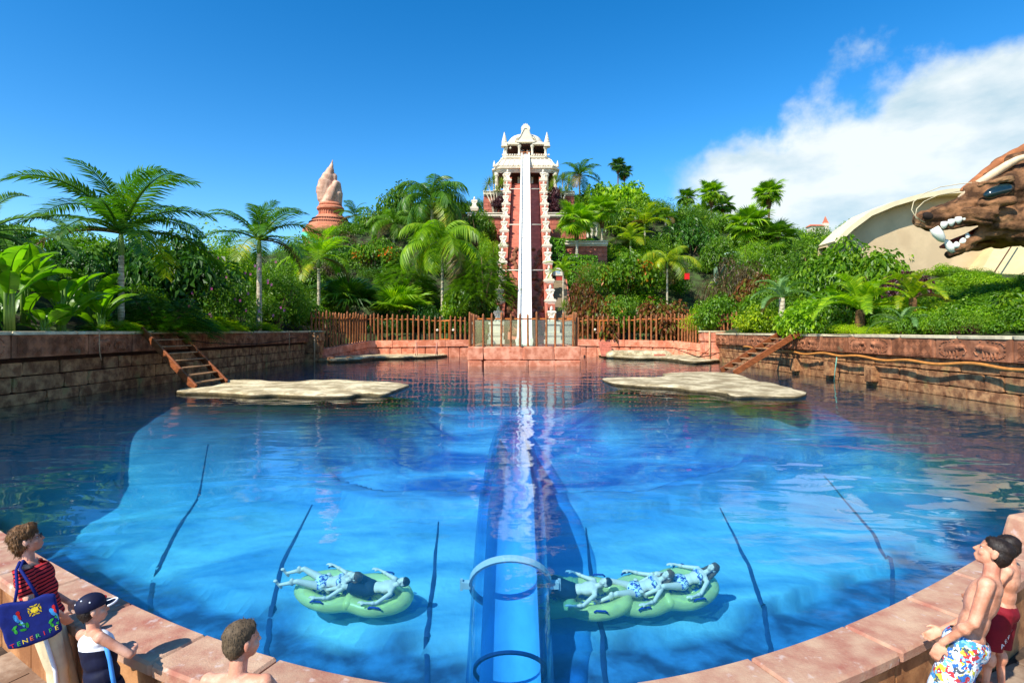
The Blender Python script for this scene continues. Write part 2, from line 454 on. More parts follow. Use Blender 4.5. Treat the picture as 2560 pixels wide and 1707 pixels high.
sp = N(t, 'ShaderNodeSeparateXYZ'); t.links.new(g.outputs['Position'], sp.inputs[0])
lo = N(t, 'ShaderNodeAttribute', attribute_name='rocky')
n2 = N(t, 'ShaderNodeTexNoise'); n2.inputs['Scale'].default_value = 1.6; n2.inputs['Detail'].default_value = 6; t.links.new(g.outputs['Position'], n2.inputs['Vector'])
rk = N(t, 'ShaderNodeValToRGB'); el = rk.color_ramp.elements
el[0].position = 0.4; el[0].color = (0.012, 0.045, 0.14, 1); el[1].position = 0.66; el[1].color = (0.05, 0.22, 0.5, 1)
t.links.new(n2.outputs[0], rk.inputs[0])
mxr = N(t, 'ShaderNodeMixRGB'); t.links.new(lo.outputs['Fac'], mxr.inputs[0]); t.links.new(rk.outputs[0], mxr.inputs[1]); MXR = mxr
# the blue ends in an uneven bow; beyond, painted hill reflection and wall shade
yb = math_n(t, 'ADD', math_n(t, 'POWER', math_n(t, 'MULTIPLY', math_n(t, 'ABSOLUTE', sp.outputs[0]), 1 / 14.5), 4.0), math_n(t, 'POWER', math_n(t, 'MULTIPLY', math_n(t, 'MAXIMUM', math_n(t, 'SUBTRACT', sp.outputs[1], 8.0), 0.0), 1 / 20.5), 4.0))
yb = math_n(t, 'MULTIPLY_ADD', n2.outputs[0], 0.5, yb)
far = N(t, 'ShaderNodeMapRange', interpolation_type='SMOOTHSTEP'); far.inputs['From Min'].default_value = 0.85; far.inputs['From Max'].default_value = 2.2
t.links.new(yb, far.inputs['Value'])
# deeper blue beyond the pale slope; sky and cloud reflections painted in as mottles
dp_ = N(t, 'ShaderNodeMapRange', interpolation_type='SMOOTHSTEP'); dp_.inputs['From Min'].default_value = 16.5; dp_.inputs['From Max'].default_value = 20.5
t.links.new(math_n(t, 'MULTIPLY_ADD', n1.outputs[0], 6.0, math_n(t, 'SUBTRACT', sp.outputs[1], math_n(t, 'MULTIPLY', math_n(t, 'ABSOLUTE', sp.outputs[0]), .42))), dp_.inputs['Value'])
rd_ = N(t, 'ShaderNodeValToRGB'); el = rd_.color_ramp.elements
el[0].position = 0.40; el[0].color = (0.012, 0.10, 0.48, 1); el[1].position = 0.68; el[1].color = (0.20, 0.48, 0.85, 1)
t.links.new(n1.outputs[0], rd_.inputs[0])
mxd = N(t, 'ShaderNodeMixRGB'); t.links.new(dp_.outputs[0], mxd.inputs[0]); t.links.new(rm.outputs[0], mxd.inputs[1]); t.links.new(rd_.outputs[0], mxd.inputs[2])
t.links.new(mxd.outputs[0], MXR.inputs[2])
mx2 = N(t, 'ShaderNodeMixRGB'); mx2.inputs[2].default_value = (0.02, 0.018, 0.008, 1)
ap_ = N(t, 'ShaderNodeAttribute', attribute_name='apron'); t.links.new(math_n(t, 'MAXIMUM', far.outputs[0], ap_.outputs['Fac']), mx2.inputs[0]); t.links.new(mxr.outputs[0], mx2.inputs[1]); t.links.new(mx2.outputs[0], p.inputs['Base Color'])  # apron darkened too, painting in the reflections round the islands
n5 = N(t, 'ShaderNodeTexNoise'); n5.inputs['Scale'].default_value = 3.0; n5.inputs['Detail'].default_value = 8; t.links.new(g.outputs['Position'], n5.inputs['Vector'])
b5 = N(t, 'ShaderNodeBump'); b5.inputs['Distance'].default_value = 0.05; t.links.new(n5.outputs[0], b5.inputs['Height']); t.links.new(b5.outputs[0], p.inputs['Normal'])
at_ = me.attributes.new('rocky', 'FLOAT', 'POINT')
at_.data.foreach_set('value', [min(1, max(0, ((y - 2.44 * edge(x / 2.44)) + .9 * noise.noise(Vector((x * .7, y * .7, 8))) - 1.1) / .7)) for y in gy for x in gx])
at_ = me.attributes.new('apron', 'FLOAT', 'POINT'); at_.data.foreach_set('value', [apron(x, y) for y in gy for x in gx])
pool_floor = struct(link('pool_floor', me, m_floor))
# dark seams between the floor sheets
m_seam = mat('seam_sealant', (0.008, 0.04, 0.15), 0.8, 0.2, 3)
seams = [[(325, 1150), (310, 1165), (250, 1225), (215, 1275)], [(520, 1205), (440, 1330), (385, 1440), (375, 1500), (378, 1560)], [(780, 1262), (705, 1410), (675, 1540), (668, 1620), (664, 1720)],
         [(1096, 1305), (1080, 1480), (1065, 1600), (1067, 1740)], [(1465, 1320), (1480, 1470), (1505, 1580), (1515, 1740)], [(1800, 1270), (1870, 1410), (1910, 1530), (1925, 1620), (1930, 1700)], [(2060, 1190), (2180, 1330), (2232, 1430), (2230, 1510), (2225, 1560)]]
def on_floor(px, py):
    zf = -3.2
    for _ in range(8):
        Y = F * (CZ - zf) / (py - 827); X = (px - 1280) / F * Y; zf = 0.5 * zf + 0.5 * fl(X, Y)
    return Vector((X, Y, fl(X, Y)))
for s_ in seams:
    pts = []
    P_ = [Vector((a, b)) for a, b in s_]
    for i in range(len(P_) - 1):
        for q in range(9): pts.append(P_[i].lerp(P_[i + 1], q / 9))
    w3 = [on_floor(q.x, q.y) for q in pts]
    hz_ = [max(fl(q.x + a_, q.y + b_) for a_ in (-.15, 0, .15) for b_ in (-.15, 0, .15)) for q in w3]
    for i, q in enumerate(w3): q.z = max(fl(q.x + a_, q.y) for a_ in (-.06, 0, .06))
    mb = MB(); L_ = []
    for i, c in enumerate(w3):
        tdir = (w3[min(i + 1, len(w3) - 1)] - w3[max(i - 1, 0)]); tdir.z = 0; tdir.normalize(); side = Vector((-tdir.y, tdir.x, 0))
        wd = 0.055 * (0.9 + 0.3 * noise.noise(Vector((i * .6, s_[0][0], 0)))) * (0.4 + 0.6 * min(1, i / 8))
        c = c + side * 0.03 * noise.noise(Vector((i * .35, s_[0][0] * .1, 4)))
        L_.append((c - side * wd + Vector((0, 0, 0.012)), c + Vector((0, 0, 0.03)), c + side * wd + Vector((0, 0, 0.012))))
    Vv = [q for r_ in L_ for q in r_]
    mb.add(Vv, [(3 * i + k, 3 * i + k + 1, 3 * i + k + 4, 3 * i + k + 3) for i in range(len(L_) - 1) for k in (0, 1)])
    link('seam', mb.mesh('seam', True), m_seam, pool_floor)

# water: a closed body with a rippled top
pts2 = [(x, edge(x) - 0.03) for x in st[::3]]
poly = pts2 + [(17.8, edge(15)), (17.8, 57.5), (-17.8, 57.5), (-17.8, edge(-15))]
mb = MB(); mb.prism(poly, -7.2, 0.0)
me = fix_normals(mb.mesh('pool_water'))
m_water = bpy.data.materials.new('pool_water'); m_water.use_nodes = True
t = m_water.node_tree; t.nodes.clear()
g = N(t, 'ShaderNodeNewGeometry')
def wnoise(sc, stretch, det=3, dist=0.0):
    mp_ = N(t, 'ShaderNodeMapping'); mp_.inputs['Scale'].default_value = stretch; t.links.new(g.outputs['Position'], mp_.inputs[0])
    n_ = N(t, 'ShaderNodeTexNoise'); n_.inputs['Scale'].default_value = sc; n_.inputs['Detail'].default_value = det; n_.inputs['Distortion'].default_value = dist
    t.links.new(mp_.outputs[0], n_.inputs['Vector']); return n_.outputs[0]
ha = wnoise(0.9, (0.55, 1.0, 1), 2, 0.4)
hb = wnoise(5.5, (0.6, 1.0, 1), 3)
# patches of calm and of breeze
calm = wnoise(0.16, (1, 1, 1), 2)
br = N(t, 'ShaderNodeMapRange', interpolation_type='SMOOTHSTEP'); br.inputs['From Min'].default_value = 0.40; br.inputs['From Max'].default_value = 0.62; br.inputs['To Min'].default_value = 0.12
t.links.new(calm, br.inputs['Value'])
hh = math_n(t, 'MULTIPLY_ADD', math_n(t, 'MULTIPLY', hb, br.outputs[0]), 0.10, ha)
bn = N(t, 'ShaderNodeBump'); bn.inputs['Strength'].default_value = 1.0; bn.inputs['Distance'].default_value = 0.042
t.links.new(hh, bn.inputs['Height'])
dt = N(t, 'ShaderNodeVectorMath', operation='DOT_PRODUCT'); t.links.new(g.outputs['Incoming'], dt.inputs[0]); t.links.new(bn.outputs[0], dt.inputs[1])
c1 = math_n(t, 'SUBTRACT', 1.0, math_n(t, 'ABSOLUTE', dt.outputs['Value']), clamp=True)
fr = math_n(t, 'MULTIPLY_ADD', math_n(t, 'POWER', c1, 5.0), 0.98, 0.02, clamp=True)
tr = N(t, 'ShaderNodeBsdfTransparent'); tr.inputs[0].default_value = (0.86, 0.95, 1.0, 1)
gl = N(t, 'ShaderNodeBsdfGlossy'); gl.inputs['Roughness'].default_value = 0.015; t.links.new(bn.outputs[0], gl.inputs['Normal'])
ms = N(t, 'ShaderNodeMixShader'); t.links.new(fr, ms.inputs[0]); t.links.new(tr.outputs[0], ms.inputs[1]); t.links.new(gl.outputs[0], ms.inputs[2])
va = N(t, 'ShaderNodeVolumeAbsorption'); va.inputs['Color'].default_value = (0.05, 0.80, 0.99, 1); va.inputs['Density'].default_value = 0.11
vsc = N(t, 'ShaderNodeVolumeScatter'); vsc.inputs['Color'].default_value = (0.05, 0.45, 0.82, 1); vsc.inputs['Density'].default_value = 0.042; vsc.inputs['Anisotropy'].default_value = 0.2
vad = N(t, 'ShaderNodeAddShader'); t.links.new(va.outputs[0], vad.inputs[0]); t.links.new(vsc.outputs[0], vad.inputs[1])
o_ = N(t, 'ShaderNodeOutputMaterial'); t.links.new(ms.outputs[0], o_.inputs[0]); t.links.new(vad.outputs[0], o_.inputs[1])
struct(link('pool_water', me, m_water))

# parapet with coping stones
par = MB()
A = [off(x, 0.05) for x in st]; B = [off(x, 0.37) for x in st]
n_ = len(st)
V = [(p_.x, p_.y, z) for z in (-5.0, COPZ - 0.12) for p_ in A] + [(p_.x, p_.y, z) for z in (-5.0, COPZ - 0.12) for p_ in B]
Fc = []
for i in range(n_ - 1):
    Fc += [(i, i + 1, n_ + i + 1, n_ + i), (2 * n_ + i, 3 * n_ + i, 3 * n_ + i + 1, 2 * n_ + i + 1), (n_ + i, n_ + i + 1, 3 * n_ + i + 1, 3 * n_ + i)]
par.add(V, Fc)
parapet = link('pool_parapet', fix_normals(par.mesh('pool_parapet')), m_joint)
tag(parapet, 'curved low parapet of pinkish coping stones round the near side of the pool', 'parapet')
def arc_piece(i0, i1, w0, w1, z0, z1, gap=0.006, bev=0.02):
    """piece of stone following the curved edge"""
    xs_ = [st[i] for i in range(i0, i1 + 1)]
    xs_[0] += gap; xs_[-1] -= gap
    a = [off(x, w0) for x in xs_]; b = [off(x, w1) for x in xs_]
    mb = MB(); n = len(xs_)
    mb.prism([(q.x, q.y) for q in a] + [(q.x, q.y) for q in reversed(b)], z0, z1)
    return bevel(mb.mesh('stone'), bev, 1, 40)
i = 0; rd = random.Random(5)
while i < n_ - 2:
    ln = rd.choice([8, 9, 10, 11]); j = min(i + ln, n_ - 1)
    if abs(st[i]) < 13 or abs(st[j]) < 13:
        mp0 = off(st[(i + j) // 2], 0.2)
        me = arc_piece(i, j, -0.02, 0.44, COPZ - 0.11, COPZ + rd.uniform(-.006, .006), rd.uniform(.004, .01))
        me.transform(Matrix.Translation((-mp0.x, -mp0.y, -COPZ)))
        link('coping_stone', me, m_coping, parapet, (mp0.x, mp0.y, COPZ))
        me = arc_piece(i, j, 0.34, 0.40 + rd.uniform(-.008, .008), DECKZ - 0.05, COPZ - 0.115, 0.008, 0.015)
        me.transform(Matrix.Translation((-mp0.x, -mp0.y, 0)))
        link('facing_stone', me, m_parapet, parapet, (mp0.x, mp0.y, 0))
    i = j

# paved deck where the visitors stand
mb = MB(); D = [off(x, 0.36) for x in st]
mb.prism([(q.x, q.y) for q in D] + [(40, edge(15)), (40, -12), (-40, -12), (-40, edge(15))], DECKZ - 0.4, DECKZ - 0.02)
deck = struct(link('terrace_paving', fix_normals(mb.mesh('terrace_paving')), m_grout))
rd = random.Random(11)
ang = R(24)
for sgn in (-1, 1):
    for row in range(-2, 26):
        u = -2 + rd.uniform(0, .5)
        while u < 14:
            ln = rd.uniform(0.55, 0.95)
            cx = sgn * (2.2 + (u + ln / 2) * math.cos(ang) - row * 0.34 * math.sin(ang)); cy = 1.6 + (u + ln / 2) * math.sin(ang) * 1.0 + row * 0.34 * math.cos(ang) * 0.9 - 2.0
            u += ln
            if abs(cx) < 1.2 or cy < 1.2 or cy > 7.6 or abs(cx) > 9.5: continue
            # keep clear of the parapet
            q = min((off(x, 0.40) - Vector((cx, cy))).length for x in st[::6])
            if cy > edge(cx) - 0.35 or q < 0.28: continue
            if cy / abs(cx) < 0.75: continue
            stone('paving_slab', m_deck, deck, (cx, cy, DECKZ - 0.015), (ln - 0.015, 0.325, 0.06), (0, 0, sgn * ang), 'clean')
# ------------------------------------------------------------------ basin side walls
BANDL = [14.0, 16.2, 19.1, 22.6, 25.2, 28.5, 30.9, 34.0, 37.4, 41.0, 44.2, 47.2]
def meander(w, h, rows=2):
    mb = MB(); u = h / rows; n = max(2, int(w / (u * 1.02))); uw = w / n; t_ = u * 0.085; d = 0.03
    for r_ in range(rows):
        for k in range(n):
            cx = -w / 2 + (k + .5) * uw; cz = -h / 2 + (r_ + .5) * u
            for q in range(3):
                s_ = (0.86 - q * 0.29) * 0.5
                mb.box((cx, 0, cz + s_ * u), (2 * s_ * uw, d, t_)); mb.box((cx, 0, cz - s_ * u), (2 * s_ * uw * (0.8 if q else 1), d * .98, t_))
                mb.box((cx - s_ * uw, 0, cz), (t_, d * .96, 2 * s_ * u - t_)); mb.box((cx + s_ * uw, 0, cz + .04 * u), (t_, d * .94, 2 * s_ * u * .8))
    return mb.mesh('meander')
def elephants(w, h):
    """two elephants face to face inside a beaded border, in low relief"""
    mb = MB()
    for sg in (-1, 1):
        def P(x, z): return (sg * (.05 * w + x * .36 * w), .0, z * h * .42)
        def E(x, z, rx, rz, d=.05): mb.ell(P(x, z), (rx * .36 * w, d, rz * h * .42), None, 12, 8)
        E(.62, .12, .36, .52, .075); E(.80, .0, .2, .5, .06)                  # body, rump
        E(.26, .34, .18, .36, .085); E(.38, .28, .12, .34, .10)              # head, ear
        for x0, z0, x1, z1 in ((.12, .2, .04, -.25), (.04, -.25, .10, -.62), (.10, -.62, .17, -.7)): mb.cap(P(x0, z0), .035, P(x1, z1), .028, 8)
        for x in (.42, .56, .74, .88): mb.cap(P(x, -.1), .055, P(x, -.82), .05, 8)
        mb.cap(P(.98, .25), .018, P(1.02, -.35), .014, 6)
    for k in range(34):
        a = 2 * PI * k / 34; q = (abs(math.cos(a)) ** .5 * (1 if math.cos(a) > 0 else -1), abs(math.sin(a)) ** .5 * (1 if math.sin(a) > 0 else -1))
        mb.ell((q[0] * w * .49, .0, q[1] * h * .48), (w * .018, .03, h * .035), None, 6, 4)
    return fix_normals(mb.mesh('elephants', True))
def basin_wall(sgn, y0, y1, ztop, label, seed):
    rd = random.Random(seed); X0 = sgn * 17.4
    me = MB().box((sgn * 0.38, (y1 - y0) / 2, 0), (0.68, y1 - y0, 0.01)).mesh('core')
    core = MB(); core.box((sgn * 0.40, (y1 - y0) / 2, (ztop - .1 - 5) / 2), (0.66, y1 - y0, 5 + ztop - .1))
    wall = tag(link('basin_wall', core.mesh('basin_wall'), m_joint, None, (X0, y0, 0)), label, 'wall')
    # stones
    zb = -0.55
    for r_, hgt in enumerate((0.52, 0.44, 0.58, 0.52)):
        y = y0
        while y < y1:
            ln = rd.uniform(0.75, 1.75) if rd.random() < .8 else rd.uniform(1.7, 2.3)
            ln = min(ln, y1 - y)
            th = rd.uniform(.16, .24)
            if ln > .2:
                stone('stone', m_stone, wall, (X0 + sgn * (0.12 - th / 2), y + ln / 2, zb + hgt / 2), (th, ln - rd.uniform(.03, .07), hgt - rd.uniform(.03, .06)))
            y += ln
        zb += hgt
    # projecting blocks
    for py_ in ((33.9, 30.2, 26.7) if sgn > 0 else (29.5,)):
        stone('projecting_block', m_stone, wall, (X0 - sgn * .22, py_, .55), (.45, .62, .75))
    # carved band
    for a, b in zip(BANDL, BANDL[1:]):
        if b < y0 or a > y1: continue
        k = BANDL.index(a)
        zc, hh = ztop - .10 - .40, .80
        bp = stone('band_panel', m_band, wall, (X0 - sgn * .02, (a + b) / 2, zc), (.62, b - a - .05, hh), kind='clean')
        rel = elephants(b - a - .5, hh * .84) if k % 2 == (0 if sgn > 0 else 1) else meander(b - a - .4, hh * .82)
        nm = 'elephant_relief' if k % 2 == (0 if sgn > 0 else 1) else 'meander_relief'
        link(nm, rel, m_band, wall, (X0 - sgn * .345, (a + b) / 2, zc), (0, 0, sgn * PI / 2))
    y = y0
    while y < y1:
        ln = min(rd.uniform(2.2, 3.4), y1 - y)
        stone('cap_stone', m_cap, wall, (X0 + sgn * .17, y + ln / 2, ztop - .04), (1.1, ln - .02, .12 + rd.uniform(-.02, .02)))
        y += ln
    return wall
wall_l = basin_wall(-1, 11.0, 47.0, 2.56, 'long shaded basin wall of brown blocks below the banana plants', 3)
wall_r = basin_wall(1, 11.0, 47.0, 2.40, 'long sunlit basin wall with carved elephants below the dragon head', 8)

# end piers
def pier(sgn, label):
    X = sgn * 17.0
    e = empty('end_pier', (X, 47.6, 0), label, 'pier')
    for k, (z0, z1, w) in enumerate(((-1, .7, 1.5), (.7, 1.7, 1.62), (1.7, 2.5, 1.75))):
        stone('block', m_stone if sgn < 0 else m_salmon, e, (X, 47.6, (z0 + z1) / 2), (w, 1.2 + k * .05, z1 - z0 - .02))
    stone('cap', m_cap, e, (X, 47.6, 2.56), (1.9, 1.4, .1))
    mb = MB(); mb.tube([(X + .45 * -sgn, 46.9, -.5), (X + .45 * -sgn, 46.9, 2.6)], .07, 8)
    link('drain_pipe', mb.mesh('pipe', True), m_rope, e, (0, 0, 0))
pier(-1, 'square stone pier where the shaded wall meets the wooden fence')
pier(1, 'square stone pier where the elephant wall meets the wooden fence')

# ------------------------------------------------------------------ fence walls at the back and their post fences
def fence_line(pxs, Ys, zs, hs, wall_label, fence_label, posts, sgn):
    """wall under a row of posts; polyline given in photo columns, distance, wall-top height, post height"""
    P_ = [Vector(((px - 1280) / F * Y, Y, z)) for px, Y, z in zip(pxs, Ys, zs)]
    base = Vector((P_[0].x, P_[0].y, 0))
    mb = MB(); V = []
    for p_ in P_: V += [(p_.x, p_.y + .08, -2), (p_.x, p_.y + .08, p_.z - .04), (p_.x, p_.y + .9, p_.z - .04), (p_.x, p_.y + .9, -2)]
    mb.add([Vector(v) - base for v in V], [(4 * i + k, 4 * i + (k + 1) % 4, 4 * i + 4 + (k + 1) % 4, 4 * i + 4 + k) for i in range(len(P_) - 1) for k in range(4)])
    wl = tag(link('retaining_wall', fix_normals(mb.mesh('retaining_wall')), m_joint, None, base), wall_label, 'wall')
    rd = random.Random(int(abs(pxs[0])))
    for a, b in zip(P_, P_[1:]):
        L_ = (b - a).length; n = max(1, round(L_ / 2.4)); rz = math.atan2(b.y - a.y, b.x - a.x)
        for i in range(n):
            c = a.lerp(b, (i + .5) / n); ln = (b - a).xy.length / n
            tilt = -math.atan2(b.z - a.z, (b - a).xy.length)
            stone('top_block', m_salmon, wl, (c.x, c.y + .35, c.z - .32), (ln - .02, .95, .66), (0, tilt, rz), 'clean')
        n = max(1, round(L_ / 1.1))
        for i in range(n):
            c = a.lerp(b, (i + .5) / n); ln = (b - a).xy.length / n
            stone('lower_block', m_salmon, wl, (c.x, c.y + .45, (c.z - .67) / 2 - .3), (ln - .03, .95, c.z - .67 + .6), (0, 0, rz))
    fe = empty('post_fence', tuple(P_[0]), fence_label, 'fence')
    def at(px):
        for i in range(len(pxs) - 1):
            lo_, hi_ = sorted((pxs[i], pxs[i + 1]))
            if lo_ <= px <= hi_:
                # walk along the segment until its column matches
                a, b = P_[i], P_[i + 1]; t0, t1 = 0.0, 1.0
                for _ in range(30):
                    tm = (t0 + t1) / 2; q = a.lerp(b, tm); col_ = 1280 + q.x / q.y * F
                    if (col_ < px) == (pxs[i] < pxs[i + 1]): t0 = tm
                    else: t1 = tm
                return a.lerp(b, t0), hs[i] + (hs[i + 1] - hs[i]) * t0
        return P_[-1], hs[-1]
    rails = []
    for k, px in enumerate(posts):
        q, h = at(px); h *= rd.uniform(.95, 1.04)
        mb_h = h
        post = link('post', POST, None, fe, (q.x, q.y + .12, q.z - .05), (0, rd.uniform(-.012, .012), rd.uniform(-.3, .3)), (.19, .19, mb_h))
        rails.append((q + Vector((0, .26, h * .80))))
    for i in range(len(rails) - 1):
        a, b = rails[i], rails[i + 1]; c = (a + b) / 2; d = b - a
        if i % 6 == 0:
            mb = MB(); mb.tube([q - Vector(fe.location) for q in rails[i:i + 7]], .06, 6); link('rail', mb.mesh('rail'), m_rail, fe, fe.location)
    return fe, at
mbp = MB(); mbp.lathe([(.5, 0), (.5, .94), (.36, .975), (.12, 1.0)], 8)
POST = mbp.mesh('post'); POST.materials.append(m_wood)
def postcols(a, b, n): return [a + (b - a) * i / (n - 1) for i in range(n)]
lposts = [778, 787, 797, 806, 815, 823.5, 831, 838.5, 846, 853.5, 860.5, 868, 875, 882, 888.5, 894.5, 901, 907.5, 914.5] + [925.5, 935, 945, 955, 967.5, 980.5, 992.5, 1005, 1018.5, 1032.5, 1046, 1060, 1073.5, 1087, 1099.5, 1125.5, 1138, 1151, 1163]
fl_l, at_l = fence_line([778, 915, 1178], [48.2, 55.4, 56.4], [.95, 1.62, 1.70], [3.5, 2.75, 2.35], 'salmon block retaining wall under the fence beside the shaded pier',
           'wooden post fence between the shaded pier and the glass enclosure', lposts, -1)
rposts = [1446, 1457, 1470, 1482, 1496, 1508, 1520, 1534, 1547, 1560, 1574, 1587, 1602, 1616, 1629, 1642, 1655, 1667, 1678, 1687, 1697, 1706, 1713, 1720, 1727, 1734, 1741, 1749, 1757, 1764, 1771, 1778, 1785, 1792, 1799, 1805, 1812, 1821, 1832, 1843]
fl_r, at_r = fence_line([1440, 1690, 1846], [56.4, 55.0, 48.4], [1.75, 1.62, 1.15], [2.35, 2.7, 3.1], 'salmon block retaining wall behind the pale sandy beach',
           'wooden post fence between the glass enclosure and the elephant wall pier', rposts, 1)
# small gates in both fences
for at_f, px, lab in ((at_l, 1112, 'small orange wooden gate in the fence above the swimming ladder'), (at_r, 1510, 'small orange wooden gate in the fence above the brick steps')):
    q, h = at_f(px)
    e = empty('fence_gate', (q.x, q.y + .05, q.z), lab, 'gate')
    for s_ in (-1, 0, 1): stone('stile', m_rail, e, (s_ * .42, 0, 1.0), (.09 if s_ else .06, .08, 1.9), kind='clean', local=True)
    for z in (.08, 1.92): stone('rail', m_rail, e, (0, -.01, z), (.95, .07, .1), kind='clean', local=True)
# float markers on the fences
for at_f, cols, word in ((at_l, (1093, 1133), 'leaves'), (at_r, (1488, 1527), 'pink wall')):
    for k, px in enumerate(cols):
        q, h = at_f(px)
        mb = MB(); mb.ell((0, 0, 0), (.13, .05, .13), None, 10, 6)
        tag(link('round_lamp', mb.mesh('lamp', True), m_white, None, (q.x, q.y + .05, q.z + 1.0)), ('small white round lamp on the fence before the %s, %s of the gate' % (word, 'left' if k == 0 else 'right')), 'lamp')

# ------------------------------------------------------------------ block in the middle with the glass enclosure
blk = empty('slide_basin', (.9, 41.4, 0), 'salmon stone block in front of the slide, carrying the glass enclosure', 'basin block')
core = MB(); core.box((0, 7.2, -1.2), (8.1, 13.8, 5.1)); link('core', core.mesh('core'), m_reddark, blk, (0, 0, 0), local=True)
for x0, x1, z0, z1 in ((-4.2, -3.02, .42, 1.42), (-3.0, -.1, .46, 1.42), (-.08, 2.2, .44, 1.42), (2.22, 4.2, .45, 1.42), (-4.15, -3.1, -.8, .40), (-3.0, .3, -.8, .42), (.32, 2.3, -.8, .44), (2.3, 4.18, -.8, .42)):
    stone('block', m_salmon, blk, ((x0 + x1) / 2, .25 + random.uniform(-.05, .05), (z0 + z1) / 2), (x1 - x0, .7, z1 - z0), local=True)
for sx_ in (-1, 1):
    for k in range(5): stone('block', m_salmon, blk, (sx_ * 3.95, 1.9 + k * 2.6, .5), (.55, 2.5, 1.8), local=True)
m_pane = glass_mat('clear_pane', (0.86, 0.95, 0.93), 0.02, 0.10, 0.5, 3)
encl = empty('glass_enclosure', (.9, 41.6, 1.40), 'glass enclosure with wooden posts at the foot of the slide', 'enclosure')
cpx = [1185, 1208, 1230, 1253, 1277, 1300, 1320, 1342, 1366, 1388, 1409, 1433]
cx_ = [(c - 1280) / F * 41.7 - .9 for c in cpx]
rd = random.Random(4)
for x in cx_:
    link('post', POST, None, encl, (x, .12, -.02), (0, rd.uniform(-.01, .01), 0), (.17, .17, 2.62 * rd.uniform(.94, 1.03)), True)
for a, b in zip(cx_, cx_[1:]):
    stone('pane', m_pane, encl, ((a + b) / 2, .28, 1.02), (b - a - .12, .025, 1.95), kind='clean', local=True)
    stone('rail', m_rail, encl, ((a + b) / 2, .34, 2.1), (b - a, .08, .1), kind='clean', local=True)
for sx_ in (-1, 1):
    xx = cx_[0] - .35 if sx_ < 0 else cx_[-1] + .3
    for k in range(13):
        link('post', POST, None, encl, (xx, .5 + k * .95, -.02), (0, 0, 0), (.17, .17, 2.6 * rd.uniform(.96, 1.03)), True)
    for k in range(6): stone('pane', m_pane, encl, (xx - sx_ * .14, 1.6 + k * 1.9, 1.02), (.025, 1.8, 1.95), kind='clean', local=True)
    stone('rail', m_rail, encl, (xx - sx_ * .2, 6.2, 2.1), (.07, 11.4, .1), kind='clean', local=True)

# ------------------------------------------------------------------ islands and beaches
m_wet = mat('wet_rock', srgb(96, 82, 54), .5, .3, 3, .03, 8)
m_algae = mat('algae_rock', (.02, .022, .012), .8, .4, 2)
def flat_rock(name, outline, label, cat, ztop=.16, zbot=-.5, seed=1, crack=None, relief=0.05):
    P_ = [Vector(((a - 1280) / F, 1)) * (F * (CZ - ztop) / (b - 827)) for a, b in outline]
    # smooth, wobble the outline
    Q = []
    n = len(P_)
    for i in range(n):
        p0, p1, p2, p3 = P_[i - 1], P_[i], P_[(i + 1) % n], P_[(i + 2) % n]
        for k in range(10):
            s_ = k / 10
            q = 0.5 * ((2 * p1) + (p2 - p0) * s_ + (2 * p0 - 5 * p1 + 4 * p2 - p3) * s_ ** 2 + (3 * p1 - p0 - 3 * p2 + p3) * s_ ** 3)
            q = q + Vector((noise.noise(Vector((q.x * .9, q.y * .9, seed))), noise.noise(Vector((q.x * .9, q.y * .9, seed + 9))))) * .14
            Q.append(q)
    c = sum(Q, Vector((0, 0))) / len(Q)
    rings = [(.35, -6.0), (.38, -1.2), (.72, -.32), (.93, -.14), (.985, -.03), (1.0, ztop * .35), (.995, ztop * .8), (.975, ztop), (.90, ztop + .04), (.75, ztop + .05), (.5, ztop + .06), (.25, ztop + .05)]
    V = []; n = len(Q)
    for s_, z in rings:
        for q in Q:
            w = c + (q - c) * s_
            dz = (relief * noise.noise(Vector((w.x * .7, w.y * .7, seed))) + relief * .5 * noise.noise(Vector((w.x * 2, w.y * 2, seed)))) if z >= ztop * .9 else 0
            dr = .05 * noise.noise(Vector((w.x * 2.5, w.y * 2.5, z * 3))) if z < ztop else 0
            V.append((w.x - c.x + dr, w.y - c.y + dr, z + dz))
    V.append((0, 0, ztop + .06))
    Fc = [(r_ * n + k, r_ * n + (k + 1) % n, (r_ + 1) * n + (k + 1) % n, (r_ + 1) * n + k) for r_ in range(len(rings) - 1) for k in range(n)]
    Fc += [((len(rings) - 1) * n + k, (len(rings) - 1) * n + (k + 1) % n, len(rings) * n) for k in range(n)]
    mb = MB(); mb.add(V, Fc)
    me = fix_normals(mb.mesh(name, True)); me.materials.append(m_rock); me.materials.append(m_algae)
    me.materials.append(m_wet)
    for p_ in me.polygons: p_.material_index = 1 if p_.center.z < -.02 else (2 if p_.center.z < ztop * .62 else 0)
    return tag(link(name, me, None, None, (c.x, c.y, 0)), label, cat)
flat_rock('rock_island', [(445, 972), (490, 968), (530, 962), (556, 951), (620, 949), (690, 954), (770, 952), (860, 950), (950, 954), (1020, 960), (1005, 968), (985, 976), (960, 983), (900, 982), (870, 987), (780, 988), (690, 984), (620, 986), (540, 979), (450, 978)],
          'flat pale rock island at the foot of the ladder on the shaded wall', 'rock', .13, -1.6, 1)
flat_rock('rock_island', [(1502, 945), (1540, 943), (1600, 944), (1655, 941), (1662, 933), (1720, 929), (1790, 930), (1850, 936), (1890, 950), (1950, 962), (2005, 975), (2012, 985), (1980, 990), (1900, 988), (1840, 988), (1800, 979), (1740, 974), (1690, 968), (1620, 964), (1540, 957)],
          'flat pale rock island with a small rock pool near the elephant wall', 'rock', .13, -1.6, 6)
flat_rock('rock_shelf', [(825, 896), (850, 889), (920, 881), (1000, 877), (1080, 874), (1165, 872), (1166, 880), (1090, 888), (1020, 891), (940, 892), (900, 896), (830, 899)],
          'pale rock shelf with a swimming ladder below the fence', 'rock', .25, -.5, 3, relief=.03)
